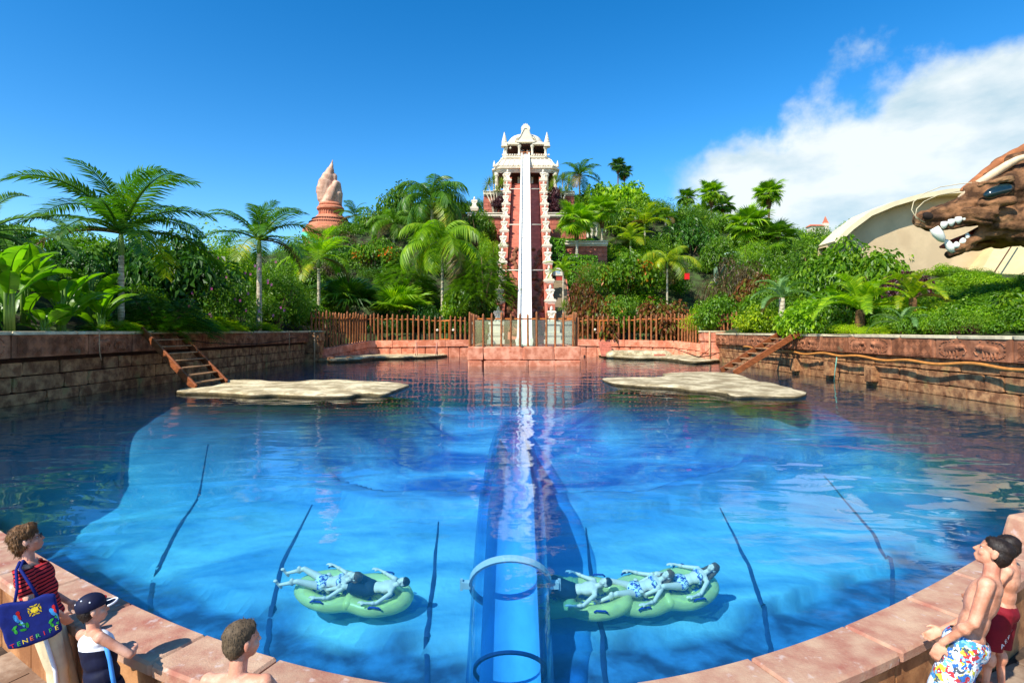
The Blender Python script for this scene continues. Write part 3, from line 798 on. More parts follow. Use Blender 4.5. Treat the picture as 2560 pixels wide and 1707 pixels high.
flat_rock('beach_shelf', [(1445, 880), (1500, 868), (1560, 866), (1640, 868), (1665, 872), (1720, 880), (1790, 891), (1800, 897), (1740, 902), (1700, 898), (1650, 893), (1590, 893), (1540, 890), (1500, 886), (1455, 884)],
          'pale sandy beach shelf between the enclosure and the elephant wall', 'beach', .25, -.5, 4, relief=.06)
# sloping pale mound on the beach, brick steps
mb = MB(); c = W(1585, 872, 53.5); c.z = 0
for k in range(7): mb.ell((-1.8 + k * .75, noise.noise(Vector((k, 2, 3))) * .3, .28), (.95, .9, .5 + .12 * noise.noise(Vector((k, 7, 1)))), None, 14, 8)
tag(link('sand_mound', fuse(mb, 'sand_mound', .06, 3, .5), m_rock, None, c), 'rounded pale mound against the retaining wall on the beach', 'mound')
m_brick = mat('step_brick', srgb(200, 120, 96), .85, .2, 4, .01, 12)
e = empty('brick_steps', (9.1, 54.2, .2), 'small flight of pink brick steps down to the beach', 'steps')
for k in range(6): stone('step', m_brick, e, (0, 1.0 - k * .32, 1.2 - k * .22), (1.1, .34, .24), kind='clean', local=True)
for px, py_, lab in ((1527, 879, 'pink brick slab lying at the foot of the brick steps'), (1566, 886, 'long pink brick slab on the beach edge'), (1649, 888, 'short pink brick slab at the end of the beach mound')):
    q = W(px, py_, F * (CZ - .35) / (py_ - 827)); tag(stone('brick_slab', m_brick, None, (q.x, q.y, .38), (1.0 if 'short' in lab else 1.6 if 'foot' in lab else 2.4, .5, .16), (0, 0, -.1)), lab, 'slab')
# swimming ladder on the left shelf
m_pinkmetal = mat('pink_metal', srgb(214, 150, 128), .4, .1, 3)
e = empty('swimming_ladder', tuple(W(1085, 885, 60)), 'thin pinkish metal swimming ladder standing on the rock shelf', 'ladder')
e.location = (-8.0, 52.5, .2)
for s_ in (-.5, .5):
    mb = MB(); mb.tube([(s_ * .9 + .5 * math.sin(q * PI / 8) * .0 - .0 + s_, -.6 + 1.2 * q / 8, 1.25 * math.sin(q * PI / 8) + .1) for q in range(9)], .035, 6)
    link('rail', mb.mesh('rail', True), m_pinkmetal, e, (0, 0, 0), local=True)
mb = MB(); mb.tube([(-.95, 0, .95), (.95, 0, .95)], .03, 6); link('rung', mb.mesh('rung'), m_pinkmetal, e, (0, 0, 0), local=True)

# ------------------------------------------------------------------ two wooden ladders
def ramp(name, a0, a1, b0, b1, n, label):
    """a = tops of both stringers, b = feet"""
    a0, a1, b0, b1 = map(Vector, (a0, a1, b0, b1))
    e = empty(name, tuple((b0 + b1) / 2), label, 'ladder'); base = (b0 + b1) / 2
    for a, b in ((a0, b0), (a1, b1)):
        d = a - b; L_ = d.length; rot = d.to_track_quat('X', 'Z').to_euler()
        me = MB().box((0, 0, 0), (L_ + .15, .09, .34)).mesh('stringer'); bevel(me, .012)
        link('stringer', me, m_ladder, e, (a + b) / 2 - base, rot, local=True)
    for k in range(n):
        t_ = (k + .55) / n; p_ = b0.lerp(a0, t_); q = b1.lerp(a1, t_); c = (p_ + q) / 2; d = q - p_
        me = MB().box((0, 0, 0), (d.length - .08, .36, .05)).mesh('tread'); bevel(me, .008)
        link('tread', me, m_tread, e, c - base, (0, 0, math.atan2(d.y, d.x)), local=True)
ramp('wall_ladder', (-17.1, 25.9, 2.62), (-17.1, 28.5, 2.62), (-13.55, 23.9, .18), (-13.45, 26.3, .18), 8, 'wide wooden ladder leaning on the shaded wall')
ramp('wall_ladder', (17.1, 33.2, 2.55), (17.1, 35.3, 2.55), (12.9, 32.4, .18), (12.9, 34.4, .18), 8, 'wide wooden ladder leaning on the carved elephant wall')

# hose along the right wall, ropes on the left one
mb = MB(); pts = []
for k in range(120):
    Y = 13 + k * .235; pts.append((16.93 + .05 * math.sin(Y * 1.3), Y, 1.32 + .05 * math.sin(Y * 1.9) + .03 * math.sin(Y * .7) + .1 * max(0, (Y - 34) / 7)))
mb.tube(pts, .065, 8)
tag(link('hose', mb.mesh('hose', True), m_hose, None), 'long orange brown hose hanging along the carved elephant wall', 'hose')
def cord(name, pts, r, m_, label):
    mb = MB(); mb.tube(pts, r, 6); tag(link(name, mb.mesh(name, True), m_, None), label, 'rope')
cord('rope', [(-17.0, 22.9, 2.66), (-16.86, 22.9, 2.62), (-16.84, 22.85, 2.2), (-16.85, 22.88, 1.75), (-16.83, 22.95, 1.4)], .022, m_rope, 'short pale rope hanging over the shaded wall beside the ladder')
cord('cable', [(-16.84, 29 + k, 2.1 - .35 * math.sin(k / 15 * PI) + .02 * math.sin(k * 2)) for k in range(16)], .025, m_dark, 'thin dark cable sagging along the shaded wall towards the pier')
cord('rope', [(-16.95, 42.3, 2.62), (-16.82, 42.3, 2.5), (-16.82, 42.3, .8)], .03, m_rope, 'pinkish rope hanging down the shaded wall near the pier')
m_teal = mat('teal_rope', srgb(120, 170, 150), .7, .1, 5)
cord('rope', [(16.95, 29.2, 1.3), (16.85, 29.1, 1.0), (16.9, 29.3, .5), (16.88, 29.35, -.1)], .03, m_teal, 'teal rope dangling from the hose into the water')
# dead branch where beach meets pier
m_branch = mat('dead_branch', srgb(86, 60, 44), .9, .3, 5)
mb = MB(); mb.tube([(13.3, 45.8, 1.15), (14.3, 45.8, .8), (15.2, 45.6, .45), (16.3, 45.7, .6), (17.1, 45.6, .9)], [.03, .05, .06, .05, .02], 6); mb.tube([(15.2, 45.6, .45), (15.8, 45.5, .9), (16.1, 45.5, 1.2)], [.05, .03, .015], 6)
tag(link('dead_branch', mb.mesh('branch', True), m_branch, None), 'dead branch lying on the water before the stone pier', 'branch')
mb = MB(); 
for k in range(5): mb.ell((-15.9 + k * .5, 47.2 + k * .2, .05), (.6, .4, .28 + .1 * math.sin(k * 2)), None, 10, 6)
tag(link('dark_rock', fuse(mb, 'dark_rock', .07, 2, .5), m_stone, None), 'dark wet rock at the foot of the shaded pier', 'rock')
# ------------------------------------------------------------------ the slide
def slz(Y):
    if Y >= 54: return 3.3 + 0.782 * (Y - 54)
    if Y >= 47: return 1.55 + (3.3 - 1.55) * ((Y - 47) / 7) ** 2 * 0.55 + (3.3 - 1.55) * ((Y - 47) / 7) ** 4 * 0.45
    return 1.55
m_slide = mat('slide_gelcoat', srgb(240, 234, 218), 0.35, 0.04, .8, spec=.5)
SY = [43.5, 45, 46.5, 48, 49.5, 51, 52.5, 54] + list(np.arange(56, 88.1, 4.0)) + [89.5]
def strip(prof, Ys, zf, name, m_, parent, close=True):
    """sweep an (x, z) profile along the slide axis"""
    V = []; n = len(prof)
    for Y in Ys:
        for (x, z) in prof: V.append((ax(Y) + x, Y, zf(Y) + z))
    Fc = [(i * n + k, i * n + (k + 1) % n, (i + 1) * n + (k + 1) % n, (i + 1) * n + k) for i in range(len(Ys) - 1) for k in range(n)]
    Fc += [tuple(range(n)), tuple(range(len(V) - n, len(V)))]
    mb = MB(); mb.add(V, Fc)
    return link(name, fix_normals(mb.mesh(name)), m_, parent, (0, 0, 0))
slide = empty('water_slide', (1.02, 46, 1.5), 'steep straight white water slide running down from the temple', 'slide')
strip([(-.46, 0), (.46, 0), (.46, -.12), (-.46, -.12)], SY, slz, 'chute', m_slide, slide)
for s_ in (-1, 1):
    strip([(s_ * .46, .42), (s_ * .68, .42), (s_ * .70, .30), (s_ * .62, -.14), (s_ * .46, -.14)], SY, slz, 'side_wall', m_slide, slide)
m_jline = mat('joint_line', srgb(170, 160, 142), .6, .1, 2)
for k in range(11):
    Y = 55 + k * 3.1; link('joint', MB().box((0, 0, 0), (.93, .06, .012)).mesh('joint'), m_jline, slide, (ax(Y), Y, slz(Y) + .006), (math.atan(.782), 0, 0))
for Y in (62, 70.5, 79):
    mb = MB(); mb.tube([(ax(Y) - 2.1, Y, slz(Y) - .25), (ax(Y) + 2.1, Y, slz(Y) - .25)], .07, 8); link('cross_bar', mb.mesh('bar', True), m_white, slide, (0, 0, 0))
# red ramp of blocks under the slide, with its side walls
def rz(Y): return 0.765 * (Y - 56) + 2.0
ramp_o = empty('red_ramp', (1.3, 56, 1.5), 'steep ramp of red blocks under the white slide', 'ramp')
mb = MB(); mb.box((0, 0, 0), (4.3, 41, 1.0))
slope = math.atan(.765)
core = link('core', mb.mesh('core'), m_reddark, ramp_o, (ax(71.5), 71.5, rz(71.5) - 1.1), (slope, 0, -.0257))
k = 0
for i in range(22):
    Yc = 56.5 + i * 1.42
    for j in range(3):
        xo = (-1.37 + 1.37 * j)
        stone('block', m_red, ramp_o, (ax(Yc) + xo, Yc, rz(Yc) - .58), (1.33, 1.76, .3), (slope, 0, -.0257), 'clean')
mb = MB(); mb.box((0, 0, 0), (4.2, .6, 3.4)); link('head_wall', mb.mesh('head_wall'), m_red, ramp_o, (ax(87.2), 87.4, 23.2))
# rough brown rock showing low on the ramp
mb = MB(); rdk = random.Random(2)
for k in range(26):
    Yc = 57 + k * .55; mb.ell((ax(Yc) + rdk.uniform(.9, 1.9), Yc, rz(Yc) - .45), (rdk.uniform(.3, .6), .7, rdk.uniform(.25, .5)), None, 8, 6)
    mb.ell((ax(Yc) - rdk.uniform(.9, 1.9), Yc, rz(Yc) - .45), (rdk.uniform(.3, .6), .7, rdk.uniform(.2, .45)), None, 8, 6)
m_brownrock = mat('brown_rock', srgb(128, 84, 58), .95, .4, 1.5, .06, 4)
link('rock_outcrop', fuse(mb, 'rock', .09, 2, .5), m_brownrock, ramp_o, (0, 0, 0))

# guardian statues on stepped piers down both sides
fig = MB()
fig.lathe([(.40, 0), (.42, .1), (.34, .34), (.25, .52), (.23, .6), (.30, .82), (.31, .95), (.2, 1.02), (.1, 1.06)], 12, sy=.8)
fig.box((0, 0, .93), (1.0, .42, .17)); fig.box((0, 0, 1.05), (.8, .36, .1))
for s_ in (-1, 1):
    fig.cap((s_ * .42, -.02, .95), .1, (s_ * .26, -.2, .55), .09, 8); fig.cap((s_ * .16, -.22, .38), .11, (s_ * .3, -.32, .1), .1, 8)
fig.ell((0, -.06, 1.24), (.17, .17, .19)); fig.lathe([(.15, 0), (.12, .1), (.03, .22)], 10, (0, -.04, 1.38)); fig.ell((0, -.22, 1.22), (.05, .06, .05), None, 6, 5)
FIG = fuse(fig, 'guardian', .035, 2, .5); FIG.materials.append(m_white)
plm = MB(); plm.box((0, 0, .06), (1.02, .95, .12)); plm.box((0, 0, .19), (1.12, 1.05, .14)); plm.box((0, 0, .35), (1.26, 1.16, .18)); plm.box((0, 0, .49), (1.12, 1.05, .10)); PLN = bevel(plm.mesh('plinth'), .015); PLN.materials.append(m_white)
pem = MB(); pem.box((0, 0, -2.2), (.92, 1.7, 4.4)); PED = pem.mesh('pedestal'); PED.materials.append(m_red)
NS = 10
ords = ['topmost', 'second from the top', 'third from the top', 'fourth from the top', 'fifth from the top', 'fifth from the bottom', 'fourth from the bottom', 'third from the bottom', 'second from the bottom', 'lowest']
for side, word in ((-1, 'the shaded side of the slide'), (1, 'the wooden stairs side of the slide')):
    for i in range(NS):
        Y = 86.0 - i * 3.2
        X = ax(Y) + side * 2.72
        zb = rz(Y) + (0.1 if i else .3)
        e = empty('guardian_statue', (X, Y, zb), 'white guardian statue, %s on %s' % (ords[i], word), 'statue', 'guardian statues beside the slide')
        link('pedestal', PED, None, e, (0, 0, 0), local=True)
        link('plinth', PLN, None, e, (0, 0, 0), local=True)
        link('figure', FIG, None, e, (0, -.05, .53), (0, 0, random.uniform(-.06, .06)), (1, 1, 1.0), True)
    # side wall of the ramp
    Ys = list(np.arange(55.6, 88.1, 3.2)); 
    V = []
    for Y in Ys:
        for x, dz in ((2.12, 1.0), (2.42, 1.0), (2.42, -2.5), (2.12, -2.5)): V.append((ax(Y) + side * x, Y, rz(Y) + dz - .4))
    Fc = [(4 * i + k, 4 * i + (k + 1) % 4, 4 * i + 4 + (k + 1) % 4, 4 * i + 4 + k) for i in range(len(Ys) - 1) for k in range(4)] + [(0, 1, 2, 3), tuple(len(V) - 4 + k for k in range(4))]
    mb = MB(); mb.add(V, Fc); link('side_wall', fix_normals(mb.mesh('side_wall')), m_red, ramp_o, (0, 0, 0))
# white stepped bases seen through the glass
for side, word in ((-1, 'shaded'), (1, 'stairs')):
    X = ax(54) + side * 2.75
    e = empty('stepped_base', (X, 54.2, 1.3), 'white stepped base behind the glass on the %s side' % word, 'base')
    for k, (w, z0, z1) in enumerate(((1.7, 0, .45), (1.45, .45, .8), (1.55, .8, 1.1), (1.25, 1.1, 1.9), (1.45, 1.9, 2.15))):
        stone('tier', m_white if k != 3 else m_white, e, (0, 0, (z0 + z1) / 2), (w, w, z1 - z0 - .006), kind='clean', local=True)

# wooden stairs
m_stair = mat('stair_plank', srgb(150, 132, 104), .8, .2, 3, .004, 30, stretch=(.5, 3, 3))
e = empty('wooden_stairs', (5.5, 57, 1.4), 'long flight of weathered plank stairs climbing beside the slide', 'stairs')
for k in range(34):
    stone('tread', m_stair, e, (0, .2 + k * .30, .1 + k * .225), (1.7, .33, .20), kind='clean', local=True)
for s_ in (-1, 1):
    mb = MB(); mb.box((0, 0, 0), (.14, 12.9, .5)); link('stringer', mb.mesh('stringer'), m_red, e, (s_ * .95, 5.3, 3.7), (math.atan(.75), 0, 0), local=True)

# terrace walls of red blocks with white cornices
def terrace(x0, x1, Y, z0, z1, label, bl=1.5, bh=.55, corn=True, depth=3.0, m_=None):
    xc = (x0 + x1) / 2
    e = tag(link('terrace_wall', MB().box((0, depth / 2 + .1, (z1 - z0) / 2 - .05), (x1 - x0 - .02, depth, z1 - z0 - .1)).mesh('terrace_wall'), m_reddark, None, (xc, Y, z0)), label, 'wall')
    rd = random.Random(int(x0 * 10 + Y)); z = z0; r_ = 0
    while z < z1 - .1:
        h = min(bh, z1 - z); x = x0 - (bl / 2 if r_ % 2 else 0)
        while x < x1:
            a, b = max(x, x0), min(x + bl, x1)
            if b - a > .15: stone('block', m_ or m_red, e, ((a + b) / 2, Y, z + h / 2), (b - a - .04, .3, h - .04), kind='clean')
            x += bl
        z += bh; r_ += 1
    if corn:
        for k, (hh, d) in enumerate(((.18, .2), (.22, .42), (.14, .3), (.12, .5))):
            stone('cornice', m_white, e, (xc, Y + .9 - d, z1 + [0, .18, .40, .54][k] + hh / 2), (x1 - x0 + .02 * k, 2.0, hh - .004), kind='clean')
    return e
terrace(-4.3, -.75, 84.5, 17.5, 22.9, 'upper red terrace wall with white cornice under the yuccas on the shaded side')
terrace(5.0, 9.4, 84.5, 17.5, 22.9, 'upper red terrace wall with white cornice under the yuccas on the stairs side')
terrace(-6.2, -.95, 78.5, 13.6, 18.4, 'middle red terrace wall with white cornice behind the drooping palms')
terrace(4.75, 10.4, 78.5, 13.6, 18.4, 'middle red terrace wall with white cornice behind the fan palm')
terrace(6.6, 12.4, 73, 9.5, 13.6, 'lowest red terrace wall with white cornice above the clipped ivy')
terrace(7.3, 14.2, 60.2, 1.0, 3.3, 'low pink garden wall behind the fence near the red leaved shrub', 2.2, .75, False, .6, m_salmon)
# sign on the stairs landing
m_signred = mat('sign_red', srgb(178, 64, 52), .8, .1, 2)
m_signtxt = mat('sign_blue', srgb(90, 170, 210), .6, .05, 2)
e = empty('notice_board', (5.45, 66.6, 7.4), 'white notice board with blue lines on a red post by the stairs', 'sign')
stone('post_panel', m_signred, e, (.2, 0, .9), (.9, .12, 1.9), kind='clean', local=True)
stone('board', m_white, e, (0, -.12, 2.2), (1.2, .06, .9), kind='clean', local=True)
for k in range(3): stone('printed_line', m_signtxt, e, (-.1 + .1 * k, -.155, 2.42 - k * .2), (.6 - .1 * k, .012, .09), kind='clean', local=True)

# ------------------------------------------------------------------ temple
TX, TY = ax(90), 91.6
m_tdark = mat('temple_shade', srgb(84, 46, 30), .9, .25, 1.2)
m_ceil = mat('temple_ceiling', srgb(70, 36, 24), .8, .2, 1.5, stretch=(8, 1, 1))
tp = empty('temple_tower', (TX, TY, 23.5), 'white temple tower with domed pavilion at the top of the slide', 'temple')
def tpart(name, mb, m_, c=(0, 0, 0), smooth=False, bev=0):
    me = fix_normals(mb.mesh(name, smooth))
    if bev: bevel(me, bev)
    return link(name, me, m_, tp, (c[0], c[1], c[2] - 23.5), local=True)
H1 = 5.15
tpart('podium', MB().box((0, 0, 21.5), (10.2, 10.2, 5.5)), m_red)
tpart('floor_slab', MB().box((0, 0, 24.2), (9.9, 9.9, .3)), m_white)
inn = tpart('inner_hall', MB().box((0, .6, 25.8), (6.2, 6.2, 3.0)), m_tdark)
for x in (-1.9, 1.75): stone('doorway', m_dark, inn, (x, -2.56, .0 + 25.55 - 23.5), (1.25, .12, 2.4), kind='clean', local=True)
for x in (-1.1, 1.05): stone('door_jamb', m_white, tp, (x, -2.75, 25.6 - 23.5), (.32, .3, 2.7), kind='clean', local=True)
colm = MB(); colm.lathe([(.34, 0), (.34, .12), (.26, .2), (.24, .3), (.25, .5), (.22, 2.15), (.24, 2.2), (.36, 2.36), (.40, 2.5), (.30, 2.62), (.34, 2.7), (.34, 2.78)], 14)
COLM = colm.mesh('column', True); COLM.materials.append(m_white)
for x in (-4.55, -3.25, 3.25, 4.55):
    for y in (-4.5, 4.5): link('column', COLM, None, tp, (x, y, 24.35 - 23.5), local=True)
for y in (-1.6, 1.6):
    for x in (-4.55, 4.55): link('column', COLM, None, tp, (x, y, 24.35 - 23.5), local=True)
tpart('architrave', MB().lathe([(4.85, 27.1), (4.85, 27.3), (5.0, 27.32), (5.0, 27.55)], 4 * 6, sq=1), m_white)
tpart('ceiling', MB().box((0, 0, 27.06), (9.4, 9.4, .06)), m_ceil)
tpart('eaves', MB().lathe([(5.0, 27.56), (5.28, 27.7), (5.28, 27.9), (5.1, 27.95), (4.9, 28.0)], 24, sq=1), m_white)
tpart('lower_roof', MB().lathe([(4.95, 28.0), (4.9, 28.25), (4.75, 28.5), (4.5, 28.85), (4.2, 29.2), (3.85, 29.5), (3.6, 29.62)], 40, sq=1), m_white)
# ribs and tiles of the lower roof
for k in range(12):
    x = -4.4 + .8 * k
    mb = MB(); mb.tube([(x, -4.93, 28.1), (x * .97, -4.78, 28.5), (x * .90, -4.25, 29.2), (x * .80, -3.7, 29.6)], .09, 6); tpart('roof_rib', mb, m_white, smooth=True)
for k in range(26): stone('eave_tile', m_white, tp, (-4.9 + k * .392, -5.02, 28.14 - 23.5), (.26, .2, .2), kind='post', local=True)
tpart('upper_floor', MB().lathe([(3.75, 29.6), (3.95, 29.7), (3.95, 29.9), (3.7, 29.95), (3.7, 30.1)], 24, sq=1), m_white)
for k in range(20):
    if abs(-3.6 + k * .38) > .8: stone('parapet_bead', m_white, tp, (-3.6 + k * .38, -3.72, 30.2 - 23.5), (.26, .2, .22), kind='post', local=True)
colm = MB(); colm.lathe([(.27, 0), (.27, .1), (.2, .15), (.19, 1.25), (.3, 1.4), (.34, 1.5), (.28, 1.6), (.3, 1.68)], 14); COL2 = colm.mesh('column', True); COL2.materials.append(m_white)
for y in (-3.2, 3.2):
    for x, dz in ((-3.1, 0), (-1.0, .32), (1.05, .32), (3.15, 0)): link('upper_column', COL2, None, tp, (x, y, 29.95 - 23.5), (0, 0, 0), (1, 1, 1 if dz == 0 else 1.2), True)
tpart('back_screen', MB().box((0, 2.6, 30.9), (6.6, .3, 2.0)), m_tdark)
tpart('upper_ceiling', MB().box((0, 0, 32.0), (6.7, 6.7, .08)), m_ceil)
for x in (-2.05, 2.1): tpart('upper_beam', MB().box((x, -3.25, 32.05), (2.1, .7, .35)), m_white, bev=.03)
tpart('front_lintel', MB().box((0, -3.35, 32.3), (2.9, .75, .22)), m_white, bev=.03)
for s_ in (-1, 1):
    for y in (-3.3, 3.3):
        tpart('corner_block', MB().box((s_ * 3.35, y, 31.9), (.85, .85, .5)).box((s_ * 3.35, y, 31.62), (1.0, 1.0, .14)), m_white, bev=.02)
        tpart('corner_spire', MB().lathe([(.42, 32.15), (.44, 32.4), (.34, 32.6), (.36, 32.75), (.26, 33.0), (.24, 33.2), (.14, 33.5), (.05, 33.9)], 12, (s_ * 3.35, y, 0)), m_white, smooth=False)
tpart('dome_base', MB().lathe([(3.4, 32.1), (3.45, 32.3), (3.25, 32.45)], 24, sq=.9), m_white)
tpart('dome', MB().lathe([(3.1, 32.4), (3.02, 32.8), (2.85, 33.2), (2.55, 33.6), (2.1, 33.95), (1.5, 34.25), (.8, 34.42), (.1, 34.5)], 32, sq=.35), m_white, smooth=True)
gp = [(-1.75, 32.45), (-1.6, 32.9), (-1.35, 33.0), (-1.0, 33.15), (-.75, 33.6), (-.6, 34.1), (-.72, 34.45), (-.62, 34.75), (-.4, 34.95), (-.25, 35.2), (-.1, 35.05), (0, 35.3), (.1, 35.05), (.25, 35.2), (.4, 34.95), (.62, 34.75), (.72, 34.45), (.6, 34.1), (.75, 33.6), (1.0, 33.15), (1.35, 33.0), (1.6, 32.9), (1.75, 32.45)]
def yplate(pts, y0, y1):
    mb = MB(); n = len(pts); mb.add([(a, y0, b) for a, b in pts] + [(a, y1, b) for a, b in pts], [tuple(range(n)), tuple(range(2 * n - 1, n - 1, -1))] + [(k, n + k, n + (k + 1) % n, (k + 1) % n) for k in range(n)]); return mb
tpart('front_gable', yplate(gp, -3.5, -2.6), m_white, bev=.03)
mb = MB(); mb.tube([(-1.3, -3.55, 32.6), (-.85, -3.55, 33.2), (-.5, -3.55, 33.9), (-.25, -3.55, 34.4), (0, -3.55, 34.5), (.25, -3.55, 34.4), (.5, -3.55, 33.9), (.85, -3.55, 33.2), (1.3, -3.55, 32.6)], .07, 6); tpart('gable_scroll', mb, m_white, smooth=True)
for s_ in (-1, 1):
    mb = MB(); mb.tube([(s_ * (1.45 + .18 * math.cos(a)), -3.55, 32.95 + .2 * math.sin(a)) for a in [k * .7 for k in range(9)]], .07, 6); tpart('gable_volute', mb, m_white, smooth=True)
    for y in (-4.9, 4.9): tpart('roof_finial', MB().lathe([(.22, 27.95), (.2, 28.3), (.1, 28.7), (.03, 28.95)], 10, (s_ * 4.9, y, 0)), m_white)
mb = MB(); mb.tube([(0, 0, 0), (0, 0, -.35)], .02, 5); mb.ell((0, 0, -.5), (.16, .16, .16), None, 8, 6); tpart('hanging_lamp', mb, m_white, (-2.4, -3.3, 31.9), True)
mb = MB(); mb.tube([(-1.0, -3.3, 30.75), (1.05, -3.3, 30.75)], .04, 6); tpart('safety_bar', mb, m_rail)
for k in range(8): tpart('railing', MB().box((1.5 + k * .2, -3.1 + .05 * k, 30.4), (.06, .06, .6)), m_wood)
# white ornaments among the planting
for px, py_, Y, s_, lab in ((1186, 506, 80, 1.35, 'white guardian statue standing alone above the drooping palms'),):
    q = W(px, py_ + 18, Y); e = empty('guardian_statue', tuple(q), lab, 'statue', None, scale=s_ * .7)
    link('plinth', PLN, None, e, (0, 0, -.2), local=True); link('figure', FIG, None, e, (0, 0, .35), local=True)
ele = MB(); ele.ell((0, .1, 1.35), (.62, 1.0, .62)); ele.ell((0, -.95, 1.65), (.42, .45, .48)); ele.cap((0, -1.25, 1.5), .2, (0, -1.45, .55), .09)
for a in (-.34, .34):
    for b in (-.55, .75): ele.cap((a, b, 1.1), .24, (a, b, .2), .2)
    ele.ell((a * 1.4, -.8, 1.65), (.08, .35, .4))
EL = fuse(ele, 'elephant', .05, 2, .6)
q = W(1481, 594, 75); e = tag(link('elephant_statue', EL, m_white, None, q, (0, 0, .3), .95), 'white elephant statue on the terrace behind the fan palm', 'statue')

# ------------------------------------------------------------------ flame sculpture
m_sand = mat('pink_sandstone', srgb(190, 146, 120), .9, .12, 1.2, .03, 5, col2=srgb(204, 166, 140))
m_terra = mat('terracotta', srgb(196, 122, 90), .9, .15, 1.5, .02, 5)
m_jade = mat('jade_glaze', srgb(92, 200, 160), .5, .2, 1.5)
m_facered = mat('painted_red', srgb(206, 96, 76), .7, .12, 1.5)
fx, fy = -32.4, 100.0
fs = empty('flame_monument', (fx, fy, 12), 'pinkish stone flame monument on a round terracotta base', 'monument')
def fpart(name, me, m_): return link(name, me, m_, fs, (0, 0, -12), local=True)
mb = MB()
spine = [(-.9, 25.2, 1.3), (-1.1, 26.4, 1.65), (-1.15, 27.6, 1.85), (-.9, 28.8, 1.7), (-.5, 30.0, 1.3), (-.05, 31.2, .8), (.25, 32.2, .35), (.4, 33.2, .06)]
for a, b in zip(spine, spine[1:]): mb.cap((a[0] * .9, 0, a[1]), a[2] * .85, (b[0] * .9, 0, b[1]), b[2] * .85, 14)
for a, b in (((1.0, .1, 25.4, 1.1), (1.25, -.1, 26.9, 1.0)), ((1.25, -.1, 26.9, 1.0), (1.2, -.2, 28.6, .75)), ((.2, -1.0, 26.0, .9), (1.2, -.8, 28.7, .55)), ((-.2, -.7, 25.4, 1.2), (.6, -.9, 27.2, .8))):
    mb.cap(a[:3], a[3], b[:3], b[3], 12)
mb.cap((.2, .3, 28.2), .9, (.6, .2, 30.2), .55, 12)
fpart('flame', fuse(mb, 'flame', .13, 3, .7), m_sand)
fpart('collar', fix_normals(MB().lathe([(1.7, 24.6), (2.0, 25.0), (1.9, 25.25), (1.2, 25.6)], 32).mesh('collar')), m_terra)
fpart('neck_ring', fix_normals(MB().lathe([(2.1, 23.9), (2.35, 24.15), (2.35, 24.45), (2.1, 24.75), (1.6, 24.8)], 36).mesh('ring')), m_terra)
fpart('fluted_neck', fix_normals(MB().lathe([(1.95, 23.0), (1.95, 23.95)], 24).mesh('neck')), m_terra)
for k in range(30):
    a = 2 * PI * k / 30; stone('flute', m_terra, fs, (1.97 * math.cos(a), 1.97 * math.sin(a), 23.5 - 12), (.16, .16, .95), (0, 0, a), 'clean', True)
fpart('stepped_dome', fix_normals(MB().lathe([(4.6, 19.6), (4.75, 20.1), (4.7, 20.5), (4.2, 20.7), (4.1, 21.2), (3.7, 21.35), (3.5, 21.9), (3.2, 22.0), (3.0, 22.5), (2.6, 22.7), (2.3, 23.05), (1.9, 23.1)], 48).mesh('dome')), m_terra)
for row, (r_, z) in enumerate(((3.62, 21.65), (3.12, 22.27))):
    for k in range(34):
        a = PI + PI * (k + .5) / 34; stone('niche', m_dark, fs, (r_ * math.cos(a), r_ * math.sin(a), z - 12), (.16, .14, .3), (0, 0, a), 'clean', True)
fpart('drum', fix_normals(MB().lathe([(4.3, 11), (4.3, 19.6)], 40).mesh('drum')), m_facered)
for cx_2, zc, rr, th, yy in ((0, 17.3, 4.55, .45, 0), ):
    mb = MB(); mb.tube([(4.55 * math.cos(a), 4.55 * math.sin(a), 18.2 + 1.0 * math.sin((a - PI) * 3) + .3) for a in [PI + PI * k / 30 for k in range(31)]], .38, 8); fpart('brow_band', mb.mesh('brow', True), m_jade)
for k, a in enumerate((PI * 1.3, PI * 1.62)):
    c = Vector((4.4 * math.cos(a), 4.4 * math.sin(a), 16.3)); tn = Vector((-math.sin(a), math.cos(a), 0))
    mb = MB(); mb.ell(c, (.75, .75, .45)); eye_w = fpart('eye', mb.mesh('eye', True), m_white)
    mb = MB(); mb.ell(c * 1.0 + Vector((math.cos(a), math.sin(a), 0)) * .58, (.25, .25, .26)); link('pupil', mb.mesh('pupil', True), m_dark, eye_w, (0, 0, 0), local=True)
    mb = MB(); mb.tube([c + tn * (1.15 * math.cos(q)) + Vector((math.cos(a) * .25, math.sin(a) * .25, .75 * math.sin(q) - .05)) for q in [PI * i / 12 for i in range(13)]], .2, 8); link('eyelid', mb.mesh('lid', True), m_jade, eye_w, (0, 0, 0), local=True)
# ------------------------------------------------------------------ cream building behind the dragon head
m_cream = mat('cream_render', srgb(206, 180, 140), .85, .08, .5, .01, 6, fleck=(srgb(190, 162, 124), .4, .55, .5))
m_rim = mat('cream_rim', srgb(222, 204, 164), .75, .05, 1)
m_khaki = mat('khaki_render', srgb(196, 178, 130), .85, .08, .6, .01, 6)
arc = [(2078, 606), (2118, 568), (2165, 533), (2225, 508), (2290, 489), (2360, 477), (2430, 473), (2510, 473), (2600, 480), (2700, 496), (2800, 520)]
Y0 = 46.0
def ap(k, dY=0, dz=0):
    q = W(arc[k][0], arc[k][1], Y0); return Vector((q.x, q.y + dY, q.z + dz))
bx, by = ap(0).x, Y0
bld = empty('cream_pavilion', (bx, by, 3), 'large cream building with an arched roof edge behind the dragon head', 'building')
V = []; n = len(arc)
for k in range(n):
    q = ap(k); V += [(q.x, q.y + .7, q.z - .25), (q.x, q.y + .7, 1.0), (q.x, q.y + 2.0, q.z - .25), (q.x, q.y + 2.0, 1)]
V = [Vector(v) - Vector((bx, by, 3)) for v in V]
Fc = []
